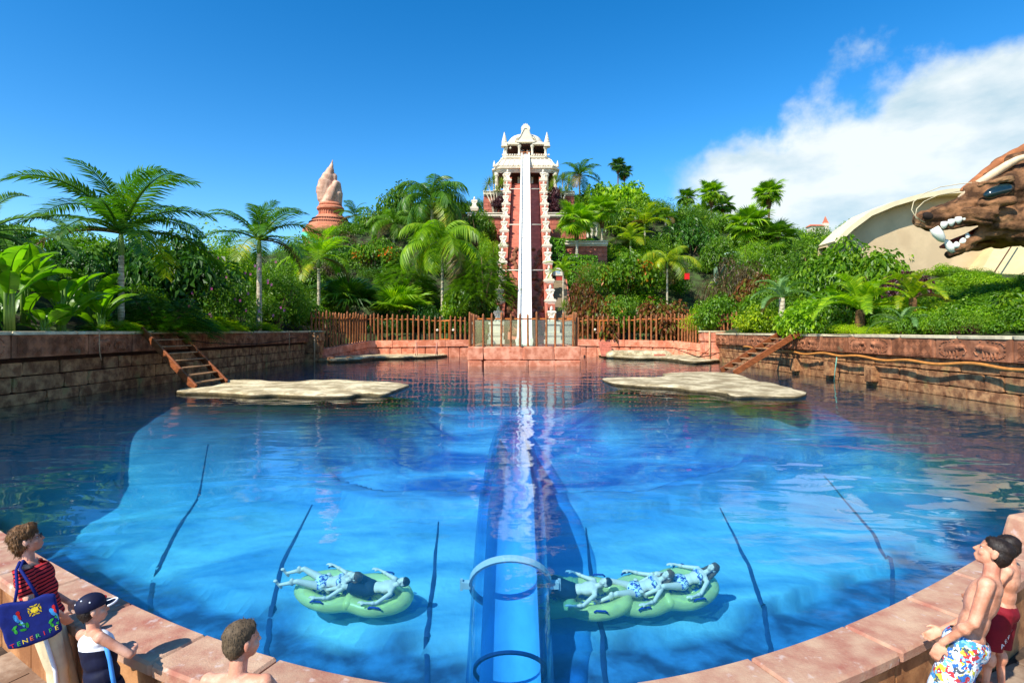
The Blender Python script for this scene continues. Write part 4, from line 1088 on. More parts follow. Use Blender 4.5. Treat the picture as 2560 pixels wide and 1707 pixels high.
for k in range(n - 1):
    a, b = 4 * k, 4 * k + 4; Fc += [(a, a + 1, b + 1, b), (a, b, b + 2, a + 2), (a + 2, b + 2, b + 3, a + 3)]
mb = MB(); mb.add(V, Fc); link('wall', fix_normals(mb.mesh('wall')), m_cream, bld, (0, 0, 0), local=True)
V = []
for k in range(n):
    q = ap(k) - Vector((bx, by, 3))
    d = (ap(min(k + 1, n - 1)) - ap(max(k - 1, 0))); d.normalize(); nn = Vector((-d.z, 0, d.x))
    for dy_, h in ((-.5, .0), (-.5, -.38), (1.9, -.38), (1.9, .0)): V.append(q + Vector((0, dy_, 0)) + nn * (h + .02))
Fc = [(4 * k + j, 4 * k + (j + 1) % 4, 4 * k + 4 + (j + 1) % 4, 4 * k + 4 + j) for k in range(n - 1) for j in range(4)] + [(0, 1, 2, 3)]
mb = MB(); mb.add(V, Fc); link('roof', fix_normals(mb.mesh('roof')), m_rim, bld, (0, 0, 0), local=True)
link('rear_hall', MB().box((14, 7, 2.5), (17, 9, 9)).mesh('rear_hall'), m_khaki, bld, (0, 0, 0), local=True)
# slanting buttress wall with a cable down its face
def bp(px, py_, Y): return W(px, py_, Y) - Vector((bx, by, 3))
Q = [bp(2398, 775, 43.0), bp(2500, 595, 45.6), bp(2650, 470, 47.0), bp(2800, 470, 47.0), bp(2800, 800, 40.0)]
B_ = [q + Vector((1.0, 4.5, 0)) for q in Q]
mb = MB(); m5 = len(Q); mb.add(Q + B_, [tuple(range(m5)), tuple(range(2 * m5 - 1, m5 - 1, -1))] + [(k, m5 + k, m5 + (k + 1) % m5, (k + 1) % m5) for k in range(m5)])
link('buttress', fix_normals(mb.mesh('buttress')), m_khaki, bld, (0, 0, 0), local=True)
mb = MB(); mb.tube([bp(2426, 775, 42.0), bp(2480, 690, 42.8), bp(2545, 590, 44.2)], .05, 6); link('cable', mb.mesh('cable', True), m_branch, bld, (0, 0, 0), local=True)

# ------------------------------------------------------------------ dragon head
YD = 30.0
def dp(px, py_, dy_=0.0): return W(px, py_, YD + dy_) - D0
D0 = W(2420, 640, YD)
m_drag = mat('dragon_hide', srgb(88, 62, 43), .95, .38, 1.1, .12, 3.6, spec=.15, col2=srgb(128, 90, 60), fleck=(srgb(168, 130, 90), .7, .57, .55))
m_drag2 = mat('dragon_crest', srgb(156, 96, 56), .8, .2, 2, .03, 6)
m_tooth = mat('tooth_enamel', srgb(232, 232, 218), .3, .05, 3, spec=.5)
m_eye = mat('dragon_eye', (0.012, 0.03, 0.03), .12, .3, 2, spec=.8)
m_horn = mat('horn', srgb(226, 196, 156), .6, .15, 2)
dr = empty('dragon_head', tuple(D0), 'giant brown dragon head with open jaws and long fangs', 'sculpture')
mb = MB()
def cp(a, ra, b, rb, dy0=0, dy1=0): mb.cap(dp(a[0], a[1], dy0), ra, dp(b[0], b[1], dy1), rb, 16)
# upper jaw, snout, brow, skull, cheek (both halves)
for s_ in (-1, 1):
    w = .5 * s_
    cp((2305, 550), .48, (2350, 540), .62, w * .7, w * .8)
    cp((2350, 540), .62, (2420, 520), .78, w * .8, w * 1.2)
    cp((2420, 520), .78, (2490, 490), 1.15, w * 1.2, w * 1.8)
    cp((2490, 490), 1.2, (2570, 470), 1.7, w * 1.8, w * 2.2)
    cp((2440, 480), .55, (2530, 430), .8, w * 1.6, w * 1.8)
    cp((2452, 462), .2, (2530, 448), .24, s_ * 1.9, s_ * 2.2)         # brow ridge
    cp((2455, 505), .22, (2530, 503), .26, s_ * 1.75, s_ * 2.4)
    cp((2400, 545), .3, (2465, 548), .4, s_ * .95, s_ * 1.7)           # lip folds
    cp((2410, 528), .2, (2490, 530), .26, s_ * 1.25, s_ * 2.1)
    cp((2465, 548), .5, (2560, 560), 1.3, s_ * 1.3, s_ * 1.6)          # cheek
    cp((2292, 560), .22, (2345, 572), .26, w * .9, w * 1.1)            # upper lip
    cp((2345, 570), .24, (2440, 552), .3, w * 1.3, s_ * 1.2)
    cp((2318, 535), .24, (2330, 528), .2, s_ * .45, s_ * .5)           # nostril
    # lower jaw
    cp((2375, 634), .2, (2410, 618), .3, s_ * .35, s_ * .6)
    cp((2410, 618), .3, (2455, 588), .42, s_ * .6, s_ * .95)
    cp((2455, 588), .45, (2500, 570), .7, s_ * .95, s_ * 1.3)
cp((2372, 636), .26, (2440, 610), .42); cp((2440, 610), .42, (2500, 590), .7); cp((2500, 588), .75, (2600, 545), 1.6)
cp((2560, 470), 2.1, (2650, 500), 2.6); cp((2650, 500), 2.6, (2760, 600), 2.6)
def dd(co):
    f_ = noise.noise(co * 1.1) * .10 + noise.noise(co * 3.0) * .04 - .10 * (1 - abs(noise.noise(Vector((co.x * .8 + co.z * .5, co.y * .6, co.z * 2.4))) ) * 3) * (1 if abs(noise.noise(Vector((co.x * .8 + co.z * .5, co.y * .6, co.z * 2.4)))) < .33 else 0)
    return f_
link('head', fuse(mb, 'head', .075, 2, .6, dd), m_drag, dr, (0, 0, 0), local=True)
cr_ = [(2396, 494), (2440, 462), (2480, 438), (2520, 412), (2545, 398), (2600, 380)]
mb = MB(); mb.tube([dp(a, b, -.55 - .33 * i) for i, (a, b) in enumerate(cr_)], [.06, .17, .22, .2, .16, .1], 8); link('horn', mb.mesh('horn', True), m_horn, dr, (0, 0, 0), local=True)
mb = MB()
for k, (a, b, r_) in enumerate(((2430, 468, .3), (2462, 443, .38), (2487, 424, .42), (2515, 407, .48), (2547, 392, .6), (2450, 452, .35), (2475, 432, .42), (2500, 414, .45), (2530, 398, .55), (2565, 384, .7), (2610, 376, .9))): mb.ell(dp(a, b - 8, -.1), (.8, .3, r_ * .55), Euler((0, -.55, 0)).to_matrix(), 10, 6)
link('crest', fuse(mb, 'crest', .08, 2, .6), m_drag2, dr, (0, 0, 0), local=True)
for s_ in (-1, 1):
    mb = MB(); mb.ell(dp(2497, 479, s_ * 2.0), (.78, .34, .33), Euler((0, -.30, 0)).to_matrix(), 16, 10); link('eye', mb.mesh('eye', True), m_eye, dr, (0, 0, 0), local=True)
    mb = MB(); mb.ell(dp(2320, 540, s_ * .80), (.30, .12, .20), Euler((0, .3, 0)).to_matrix(), 10, 6); link('nostril', mb.mesh('nostril', True), m_dark, dr, (0, 0, 0), local=True)
    def tooth(a, b, r_, dy_):
        p0, p1 = dp(*a, dy_), dp(*b, dy_); t_ = p1 - p0
        m_ = MB(); m_.tube([p0 - t_ * .15, p0 + t_ * .3, p0 + t_ * .7, p0 + t_ * .92, p1], [r_ * .8, r_, r_ * .75, r_ * .35, .02], 10)
        link('tooth', m_.mesh('tooth', True), m_tooth, dr, (0, 0, 0), local=True)
    tooth((2338, 574), (2360, 606), .27, s_ * .62)
    for (a, b), r_ in (((2360, 562), .17), ((2378, 556), .17), ((2396, 550), .18), ((2412, 545), .14), ((2423, 542), .11)): tooth((a, b - 5), (a, b + 10), r_, s_ * (.95 + (a - 2360) * .005))
    tooth((2380, 626), (2364, 598), .2, s_ * .42)
    for (a, b), r_ in (((2392, 612), .17), ((2408, 602), .17), ((2420, 590), .12)): tooth((a, b + 6), (a - 2, b - 8), r_, s_ * (.6 + (a - 2392) * .006))
mb = MB(); mb.tube([dp(2470, 580), dp(2420, 602), dp(2375, 612), dp(2350, 618)], [.5, .4, .25, .06], 10); link('tongue', mb.mesh('tongue', True), mat('tongue', srgb(140, 60, 44), .5, .2, 3), dr, (0, 0, 0), local=True)
for k, pts in enumerate(([(2312, 556), (2290, 545), (2279, 525), (2284, 505), (2310, 484), (2350, 468), (2400, 460), (2470, 452), (2540, 448)], [(2300, 550), (2288, 540), (2292, 522), (2310, 504), (2345, 488), (2400, 478)])):
    mb = MB(); mb.tube([dp(a, b, -.75 - .4 * k) for a, b in pts], .022, 6); link('whisker', mb.mesh('whisker', True), m_cap, dr, (0, 0, 0), local=True)

# ------------------------------------------------------------------ far villa on the ridge
m_roof = mat('roof_tile', srgb(196, 112, 82), .85, .15, 1)
vq = W(2046, 578, 170)
vl = empty('far_villa', (vq.x, vq.y, vq.z - .6), 'small white villa with red pointed tower far away on the ridge', 'house')
stone('wall', m_white, vl, (-1.5, 0, 1.0), (5.5, 4, 3.6), kind='clean', local=True)
mb = MB(); mb.prism([(-3.2, -2.4), (3.2, -2.4), (3.2, 2.4), (-3.2, 2.4)], 0, .1); mb.add([(-3.2, -2.4, .1), (3.2, -2.4, .1), (3.2, 2.4, .1), (-3.2, 2.4, .1), (-2.2, 0, 1.1), (2.2, 0, 1.1)], [(0, 1, 5, 4), (2, 3, 4, 5), (1, 2, 5), (3, 0, 4)])
link('roof', mb.mesh('roof'), m_roof, vl, (-1.5, 0, 2.8), local=True)
stone('tower', m_white, vl, (3.1, 0, 1.8), (2.2, 2.2, 5.0), kind='clean', local=True)
mb = MB(); mb.lathe([(1.5, 0), (1.0, .9), (.1, 3.2)], 4); link('tower_roof', mb.mesh('tower_roof'), m_roof, vl, (3.1, 0, 4.3), local=True)
for x in (-3.2, -1.8, -.4, 3.1): stone('window', m_dark, vl, (x, -2.02 if x < 2 else -1.12, 1.4), (.6, .08, .9), kind='clean', local=True)
vl.scale = (.68,) * 3
# sunlit green tent roof among the trees
m_tent = mat('pale_green_sheet', srgb(136, 166, 134), .8, .1, 1)
q = W(1835, 640, 68); mb = MB(); mb.lathe([(2.2, -2.5), (2.1, .3), (1.7, 1.0), (.9, 1.4), (.1, 1.55)], 16, sx_=1.1)
tag(link('pale_tent', mb.mesh('tent', True), m_tent, None, (q.x, q.y, q.z - 1.0)), 'pale green domed tent roof half hidden among the trees', 'tent')
m_redpaint = mat('bin_red', srgb(220, 30, 30), .5, .05, 2)
q = W(1717, 692, 62); e = empty('red_box', tuple(q), 'small bright red box on the slope above the red leaved shrub', 'box')
stone('body', m_redpaint, e, (0, 0, 0), (.5, .35, .6), kind='clean', local=True); stone('lid', m_redpaint, e, (0, 0, .33), (.54, .39, .08), kind='clean', local=True)
# ------------------------------------------------------------------ foliage
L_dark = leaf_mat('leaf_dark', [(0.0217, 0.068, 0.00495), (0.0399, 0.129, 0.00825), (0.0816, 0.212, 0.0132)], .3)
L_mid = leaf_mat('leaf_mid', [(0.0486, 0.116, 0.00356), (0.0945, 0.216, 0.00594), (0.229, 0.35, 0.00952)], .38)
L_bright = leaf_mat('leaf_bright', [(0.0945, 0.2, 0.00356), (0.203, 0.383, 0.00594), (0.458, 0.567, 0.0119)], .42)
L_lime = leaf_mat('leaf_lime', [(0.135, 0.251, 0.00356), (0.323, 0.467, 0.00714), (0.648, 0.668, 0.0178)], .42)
L_palm = leaf_mat('leaf_palm', [(0.031, 0.0943, 0.0066), (0.0664, 0.181, 0.00928), (0.177, 0.298, 0.0132)], .35, .38, .45)
L_palmy = leaf_mat('leaf_palm_yellow', [(0.0884, 0.188, 0.00528), (0.244, 0.362, 0.00792), (0.664, 0.535, 0.0198)], .42, .4, .4)
L_silver = leaf_mat('leaf_silver', [(0.0725, 0.168, 0.044), (0.145, 0.28, 0.077), (0.29, 0.42, 0.154)], .3)
L_croton = leaf_mat('leaf_croton', [(0.0435, 0.14, 0.011), (0.145, 0.063, 0.0132), (0.246, 0.07, 0.022), (0.102, 0.196, 0.0132), (0.377, 0.14, 0.044)], .35, tint=(1.4, 1.0, .5))
L_flower = leaf_mat('leaf_red_flowers', [(0.0539, 0.134, 0.00475), (0.0945, 0.216, 0.00714), (0.162, 0.3, 0.00952), (0.135, 0.266, 0.00832), (1.13, 0.0833, 0.0119)], .38)
L_purple = leaf_mat('leaf_purple', [(0.0319, 0.0112, 0.0132), (0.0725, 0.0196, 0.0242), (0.131, 0.042, 0.0385)], .25, tint=(1.4, .8, .8))
L_dry = leaf_mat('leaf_dry', [(0.0508, 0.0392, 0.0132), (0.102, 0.07, 0.022), (0.174, 0.119, 0.0385)], .2, tint=(1.2, 1.0, .6))
L_yucca = leaf_mat('leaf_yucca', [(0.0664, 0.141, 0.0132), (0.166, 0.267, 0.0198), (0.375, 0.393, 0.0396)], .3)
L_banana = leaf_mat('leaf_banana', [(0.081, 0.2, 0.00475), (0.149, 0.317, 0.00714), (0.27, 0.45, 0.0119)], .5, .35, .5)
L_ivy = leaf_mat('leaf_ivy', [(0.0539, 0.166, 0.00356), (0.108, 0.283, 0.00594), (0.216, 0.434, 0.00952)], .38)
L_dryfrond = leaf_mat('leaf_dry_frond', [(.10, .07, .02), (.20, .14, .04), (.28, .2, .06)], .3, tint=(1.2, 1.0, .6))
m_bark = mat('bark', srgb(120, 96, 70), .9, .35, 3, .02, 12)
m_palmtrunk = mat('palm_trunk', srgb(176, 160, 132), .85, .25, 2, .015, 10, stretch=(1, 1, 7), col2=srgb(196, 186, 160))
m_shaft = mat('crown_shaft', srgb(112, 142, 62), .5, .2, 2)
m_fibre = mat('palm_fibre', srgb(110, 78, 48), .95, .35, 6, .03, 20)
m_rachis = mat('leaf_stalk', srgb(120, 140, 54), .5, .2, 3)
m_pinkfl = leaf_mat('petal_pink', [(.5, .05, .2), (.6, .1, .35), (.55, .25, .5)], .4, tint=(1, .8, 1))

def leaf_quad(rd, c, nrm, up, size, asp, V, Fc):
    """one folded leaf"""
    nrm = nrm.normalized(); d = up - nrm * up.dot(nrm)
    if d.length < 1e-4: d = Vector((1, 0, 0)) - nrm * nrm.x
    d.normalize(); s_ = d.cross(nrm); k = len(V); w = size * asp
    fold = nrm * (w * .35)
    V += [c, c + d * size * .5 + s_ * w * .5 + fold, c + d * size, c + d * size * .5 - s_ * w * .5 + fold]
    Fc += [(k, k + 1, k + 2), (k, k + 2, k + 3)]
def crown_mesh(name, seed, n, leaf, asp, lobes, shape=(1, 1, .8), droop=.4, spread=.32, fill=.5):
    """leaves on uneven lobes within a unit dome; base at z = 0"""
    rd = random.Random(seed); V = []; Fc = []
    Ls = []
    for i in range(lobes):
        a = rd.uniform(0, 2 * PI); e = math.asin(rd.uniform(-.15, 1)); r_ = rd.uniform(.45, .85)
        Ls.append((Vector((math.cos(a) * math.cos(e) * r_ * shape[0], math.sin(a) * math.cos(e) * r_ * shape[1], .45 * shape[2] + math.sin(e) * r_ * shape[2] * .8)), rd.uniform(.6, 1.25) * spread))
    for i in range(n):
        c, r_ = rd.choice(Ls)
        o_ = Vector((rd.gauss(0, 1), rd.gauss(0, 1), rd.gauss(0, 1) + .25)).normalized()
        rr = r_ * (1 - fill * rd.random() ** 2)
        p_ = c + Vector((o_.x * rr, o_.y * rr, o_.z * rr * .85))
        if p_.z < .02: p_.z = rd.uniform(.02, .25)
        nn = (o_ + Vector((rd.uniform(-.7, .7), rd.uniform(-.7, .7), rd.uniform(-.2, .9)))).normalized()
        up = Vector((o_.x + rd.uniform(-.6, .6), o_.y + rd.uniform(-.6, .6), rd.uniform(-.6, .5) - droop))
        leaf_quad(rd, p_, nn, up, leaf * rd.uniform(.6, 1.25), asp, V, Fc)
    me = bpy.data.meshes.new(name); me.from_pydata([tuple(v) for v in V], [], Fc); return me
def feathery_mesh(name, seed, n, leaf):
    """flat sprays of fine leaflets (acacia-like)"""
    rd = random.Random(seed); V = []; Fc = []
    for i in range(n):
        a = rd.uniform(0, 2 * PI); r_ = math.sqrt(rd.random()); h = (1 - r_ ** 2) * rd.uniform(.55, 1) * .85 + rd.uniform(0, .15)
        c = Vector((r_ * math.cos(a), r_ * math.sin(a), h)); d = Vector((math.cos(a) + rd.uniform(-.7, .7), math.sin(a) + rd.uniform(-.7, .7), rd.uniform(-.25, .35))).normalized()
        s_ = d.cross(Vector((0, 0, 1))).normalized(); L_ = leaf * rd.uniform(.7, 1.3)
        for q in range(9):
            t_ = (q + .5) / 9; b = c + d * L_ * t_ - Vector((0, 0, L_ * .35 * t_ * t_)); w = L_ * .34 * math.sin(PI * (.12 + .8 * t_))
            for sg in (-1, 1):
                tip = b + s_ * sg * w + d * w * .45 - Vector((0, 0, w * .25)); k = len(V)
                V += [b - d * L_ * .035, b + d * L_ * .05, tip]; Fc.append((k, k + 1, k + 2))
    me = bpy.data.meshes.new(name); me.from_pydata([tuple(v) for v in V], [], Fc); return me
def frond_mesh(name, seed, L_=1.0, pairs=46, leaf=.26, rise=R(48), bend=R(95), hang=.35, vee=.25, wid=.022):
    rd = random.Random(seed); V = []; Fc = []; path = []
    p_ = Vector((0, 0, 0)); n = pairs + 8; a = rise
    for i in range(n + 1):
        path.append((p_.copy(), a)); t_ = i / n
        a = rise - bend * t_ ** 1.35; p_ = p_ + Vector((math.cos(a), 0, math.sin(a))) * (L_ / n)
    mb = MB(); mb.tube([q for q, _ in path[::4]], [.016 * L_ * (1 - .85 * i / (len(path[::4]) - 1)) for i in range(len(path[::4]))], 4, False)
    V = [Vector(v) for v in mb.v]; Fc = list(mb.f)
    for i in range(8, n):
        q, a = path[i]; t_ = (i - 8) / (n - 8); fw = Vector((math.cos(a), 0, math.sin(a))); up = Vector((-math.sin(a), 0, math.cos(a)))
        l_ = leaf * L_ * (math.sin(PI * (.10 + .86 * t_)) ** .6) * rd.uniform(.85, 1.1)
        for sg in (-1, 1):
            if rd.random() < .04: continue
            d = (Vector((0, sg, 0)) * 1.0 + fw * (.45 + .5 * t_) + up * vee + Vector((0, rd.uniform(-.12, .12), rd.uniform(-.12, .12)))).normalized()
            w = fw * wid * L_ * .5; k = len(V)
            m1_ = q + d * l_ * .5 + Vector((0, 0, -hang * l_ * .2)); tip = q + d * l_ + Vector((0, 0, -hang * l_ * rd.uniform(.7, 1.2)))
            V += [q - w * .5, q + w * .5, m1_ + w, m1_ - w, tip]; Fc += [(k, k + 1, k + 2, k + 3), (k + 3, k + 2, k + 4)]
    me = bpy.data.meshes.new(name); me.from_pydata([tuple(v) for v in V], [], Fc); return me
def fan_mesh(name, seed, segs=30, span=R(285), pet=.75, tipdroop=.25):
    """petiole and pleated fan blade; whole leaf about 1 + pet long"""
    rd = random.Random(seed); mb = MB(); mb.tube([(0, 0, 0), (pet * .5, 0, .04), (pet, 0, 0)], [.022, .016, .012], 4, False)
    V = [Vector(v) for v in mb.v]; Fc = list(mb.f); hub = Vector((pet, 0, 0))
    for i in range(segs):
        a0 = -span / 2 + span * i / segs; a1 = -span / 2 + span * (i + 1) / segs; am = (a0 + a1) / 2
        r_ = (.72 + .28 * math.cos(am * .5)) * rd.uniform(.92, 1.06)
        def pt(a, rr, z): return hub + Vector((math.cos(a) * rr, math.sin(a) * rr, z + .10 * abs(math.sin(a)) * rr))
        k = len(V)
        V += [hub, pt(a0, .56 * r_, .0), pt(am, .60 * r_, .035), pt(a1, .56 * r_, .0), pt(am + rd.uniform(-.02, .02), r_, -tipdroop * r_ * rd.uniform(.3, 1.0))]
        Fc += [(k, k + 1, k + 2), (k, k + 2, k + 3), (k + 1, k + 4, k + 2), (k + 2, k + 4, k + 3)]
    me = bpy.data.meshes.new(name); me.from_pydata([tuple(v) for v in V], [], Fc); return me
def paddle_mesh(name, seed, L_=1.0, wid=.19, bend=R(50), rise=R(72), stalk=.35, tear=.25):
    rd = random.Random(seed); n = 14; path = []; p_ = Vector((0, 0, 0)); a = rise
    for i in range(n + 1):
        path.append((p_.copy(), a)); a = rise - bend * (i / n) ** 1.6; p_ = p_ + Vector((math.cos(a), 0, math.sin(a))) * (L_ / n)
    mb = MB(); mb.tube([q for q, _ in path], [.016 * L_ * (1 - .8 * i / n) for i in range(n + 1)], 5, False)
    V = [Vector(v) for v in mb.v]; Fc = list(mb.f); i0 = int(stalk * n)
    for sg in (-1, 1):
        pr = None
        for i in range(i0, n + 1):
            q, a = path[i]; t_ = (i - i0) / (n - i0); up = Vector((-math.sin(a), 0, math.cos(a)))
            w = wid * L_ * math.sin(PI * min(1, .06 + .92 * t_)) ** .55
            cur = [q, q + Vector((0, sg * w * .55, 0)) + up * w * .30, q + Vector((rd.uniform(-.01, .01), sg * w, 0)) + up * w * .28]
            if pr is not None:
                k = len(V); V += pr + cur; Fc += [(k, k + 3, k + 4, k + 1), (k + 1, k + 4, k + 5, k + 2)]
            pr = cur if rd.random() > tear else [cur[0], cur[1] - Vector((.012, 0, .03)), cur[2] - Vector((.03, 0, .06))]
    me = bpy.data.meshes.new(name); me.from_pydata([tuple(v) for v in V], [], Fc); return me
def rosette_mesh(name, seed, n=70, w=.035, droop=.35):
    rd = random.Random(seed); V = []; Fc = []
    for i in range(n):
        a = i * 2.399; e = R(88) - R(115) * (i / n) ** .8; L_ = rd.uniform(.75, 1.05)
        d = Vector((math.cos(a) * math.cos(e), math.sin(a) * math.cos(e), math.sin(e))); s_ = Vector((-math.sin(a), math.cos(a), 0))
        b = Vector((0, 0, .15 * (1 - i / n))); m1_ = b + d * L_ * .5; tip = b + d * L_ - Vector((0, 0, droop * L_ * (1 - abs(d.z)) * .6)); k = len(V)
        V += [b - s_ * w * .4, b + s_ * w * .4, m1_ + s_ * w, m1_ - s_ * w, tip]; Fc += [(k, k + 1, k + 2, k + 3), (k + 3, k + 2, k + 4)]
    me = bpy.data.meshes.new(name); me.from_pydata([tuple(v) for v in V], [], Fc); return me

PM = {}
def proto(kind, i, m_):
    key = (kind, i, m_.name)
    if key in PM: return PM[key]
    me = {'broad': lambda: crown_mesh('foliage', 10 + i, 3400, .115, .55, 26),
          'big': lambda: crown_mesh('foliage', 20 + i, 3000, .15, .6, 20),
          'fine': lambda: crown_mesh('foliage', 30 + i, 6500, .070, .36, 34, droop=.1),
          'weep': lambda: crown_mesh('foliage', 40 + i, 4200, .11, .22, 24, droop=1.6),
          'feather': lambda: feathery_mesh('foliage', 50 + i, 800, .30),
          'frond': lambda: frond_mesh('frond', 60 + i, rise=R(40 + 7 * i), bend=R(70 + 13 * i)),
          'frondd': lambda: frond_mesh('frond', 160 + i, leaf=.30, rise=R(44 + 7 * i), bend=R(96 + 12 * i), hang=.85, vee=.0),
          'frondt': lambda: frond_mesh('frond', 260 + i, pairs=58, leaf=.17, rise=R(60 + 6 * i), bend=R(82 + 12 * i), hang=.15, vee=.45, wid=.02),
          'fan': lambda: fan_mesh('fan_leaf', 70 + i, tipdroop=.15 + .22 * i), 'paddle': lambda: paddle_mesh('paddle_leaf', 80 + i, wid=.17 + .02 * i, bend=R(35 + 22 * i), tear=.12 + .1 * i),
          'rosette': lambda: rosette_mesh('rosette', 90 + i)}[kind]()
    if kind == 'paddle': me.polygons.foreach_set('use_smooth', [True] * len(me.polygons))
    me.materials.append(m_); PM[key] = me; return me

def stem_mesh(seed, h, r_=.06, n=4):
    rd = random.Random(seed); mb = MB()
    for i in range(n):
        a = rd.uniform(0, 2 * PI); e = Vector((math.cos(a) * .5, math.sin(a) * .5, h * rd.uniform(.55, .8)))
        mb.tube([(0, 0, -.15), e * .4 + Vector((0, 0, .05)), e], [r_, r_ * .7, r_ * .25], 5)
    me = mb.mesh('stem', True); me.materials.append(m_bark); return me
STEMS = [stem_mesh(i, 1.0, .035, 5) for i in range(4)]
def bank(px, Y): return max(Y, 18.35 * F / abs(px - 1280)) if Y < 46 else Y
def shrub(px, py_, Y, r_, h, kind, m_, label, name='shrub', cat='shrub', group=None, sink=.3, seed=None):
    """px, py_: photo column and row of the top of the plant"""
    Y = bank(px, Y); q = W(px, py_, Y); z0 = q.z - h
    e = empty(name, (q.x, Y, z0), label, cat, group, (0, 0, random.uniform(0, 6.28)))
    link('foliage', proto(kind, random.randrange(3) if kind != 'feather' else random.randrange(2), m_), None, e, (0, 0, 0), (0, 0, 0), (r_, r_, h), True)
    link('stem', random.choice(STEMS), None, e, (0, 0, 0), (0, 0, 0), (r_, r_, h), True)
    return e
def trunk_mesh(h, r0, r1, shaft=0, lean=(0, 0), rings=True):
    mb = MB(); n = max(6, int(h / .35)); pts = []; rs = []
    for i in range(n + 1):
        t_ = i / n; pts.append((lean[0] * t_ * t_, lean[1] * t_ * t_, -.4 + (h + .4) * t_)); rs.append((r0 + (r1 - r0) * t_ ** .6) * (1.0 + (.07 if i % 2 else -.03) * rings))
    mb.tube(pts, rs, 10); return mb.mesh('trunk', True)
def palm(px, hub, Y, flen, label, m_=L_palm, kind='frond', n=15, trunk_r=.16, elev=(-25, 62), name='feather_palm', shaft=True, ground=None, lean=(0, 0), tm=None, seed=0, az0=None):
    Y = bank(px, Y); rd = random.Random(seed * 31 + int(px)); q = W(px, hub, Y)
    z0 = ground if ground is not None else zt(q.x, Y)
    z0 = min(z0, q.z - .4)
    h = q.z - z0
    e = empty(name, (q.x - lean[0], Y - lean[1], z0), label, 'palm')
    link('trunk', trunk_mesh(h - (.18 * flen if shaft else 0), trunk_r, trunk_r * .7, lean=lean), tm or m_palmtrunk, e, (0, 0, 0), local=True)
    if shaft:
        mb = MB(); mb.tube([(lean[0], lean[1], h - .22 * flen), (lean[0], lean[1], h - .12 * flen), (lean[0], lean[1], h + .02 * flen)], [trunk_r * .75, trunk_r * .85, trunk_r * .4], 8)
        link('crown_shaft', mb.mesh('crown_shaft', True), m_shaft, e, (0, 0, 0), local=True)
    for i in range(n):
        t_ = i / (n - 1); el_ = elev[1] + (elev[0] - elev[1]) * t_ ** .8
        az = (az0 or 0) + i * 2.399 + rd.uniform(-.25, .25)
        me = proto(kind, rd.randrange(3), m_ if i < n - 2 or kind == 'fan' else (L_palmy if i == n - 2 else L_dryfrond))
        s_ = flen * rd.uniform(.85, 1.1) * (.8 if t_ < .15 else 1)
        if kind == 'fan': s_ *= .58
        # meshes already rise; tilt about the base
        base_rise = {'frond': R(45), 'frondd': R(50), 'frondt': R(64), 'fan': 0}[kind]
        link('fan_leaf' if kind == 'fan' else 'frond', me, None, e, (lean[0], lean[1], h), (rd.uniform(-.2, .2), -(R(el_) - base_rise * .75), az), s_, True)
    return e
def fan(px, hub, Y, r_, label, n=26, m_=L_bright, trunk_r=.2, skirt=True, ground=None, tm=None, name='fan_palm', elev=(-55, 80)):
    Y = bank(px, Y); e = palm(px, hub, Y, r_, label, m_, 'fan', n, trunk_r, elev, name, False, ground, tm=tm or m_bark, seed=3)
    if skirt:
        h = W(px, hub, Y).z - e.location.z
        mb = MB(); mb.lathe([(trunk_r * 1.1, h - .9 * r_), (trunk_r * 1.7, h - .6 * r_), (trunk_r * 1.9, h - .2 * r_), (trunk_r * .8, h)], 9)
        link('dead_skirt', mb.mesh('skirt', True), m_fibre, e, (0, 0, 0), local=True)
    return e

# --- palms, left to right
palm(-40, 585, 24, 4.2, 'palm at the left edge of the picture, only its grey green fronds showing', L_silver, 'frondt', 16, .2, (-30, 60))
palm(303, 582, 27, 5.0, 'big feather palm with spreading crown above the banana plants', L_palm, 'frond', 21, .17, (-8, 80), seed=2)
palm(648, 600, 40, 4.7, 'tall feather palm with pale trunk between the big palm and the monument palm', L_palm, 'frond', 17, .22, (-14, 84), seed=4)
palm(797, 645, 56, 4.9, 'feather palm growing directly in front of the flame monument', L_bright, 'frond', 17, .2, (-20, 84), seed=5)
palm(1106, 608, 61, 6.0, 'feather palm with drooping fronds and pale trunk closest to the slide', L_bright, 'frondd', 19, .2, (-25, 70), seed=6)
palm(1080, 498, 73, 6.0, 'taller drooping palm with an upright spear leaf behind the pale trunked one', L_palm, 'frondd', 20, .24, (-25, 80), seed=7)
palm(985, 560, 80, 4.6, 'feather palm on the ridge between the monument and the slide', L_mid, 'frondd', 13, .2, (-25, 70), seed=8)
palm(888, 540, 98, 4.6, 'dark feather palm just beside the flame monument', L_palm, 'frond', 13, .2, (-20, 70), seed=9)
fan(955, 556, 92, 3.0, 'pale grey fan palm on the ridge next to the dark feather palm', 20, L_silver, .2, False)
palm(1449, 438, 93, 4.8, 'feather palm standing next to the temple roof against the sky', L_palm, 'frond', 16, .2, (-20, 75), seed=10, ground=20)
fan(1545, 412, 118, 2.2, 'upper of two tiny fan palms on the ridge right of the temple', 22, L_dark, .18)
fan(1561, 430, 122, 2.2, 'lower of two tiny fan palms on the ridge right of the temple', 20, L_dark, .18)
fan(1442, 545, 70, 3.1, 'fan palm with brown trunk in front of the red terrace', 24, L_bright, .22, True, 8.5, m_palmtrunk)
fan(1505, 522, 74, 2.9, 'fan palm with straight pale trunk beside the elephant statue', 24, L_bright, .2, True, 9.5, m_palmtrunk)
palm(1612, 560, 78, 4.4, 'yellow green feather palm with upright leaves on the slope', L_palmy, 'frond', 13, .17, (0, 80), seed=11)
palm(1576, 600, 73, 3.8, 'shorter yellow green palm beside the upright one', L_palmy, 'frond', 12, .17, (0, 78), seed=12)
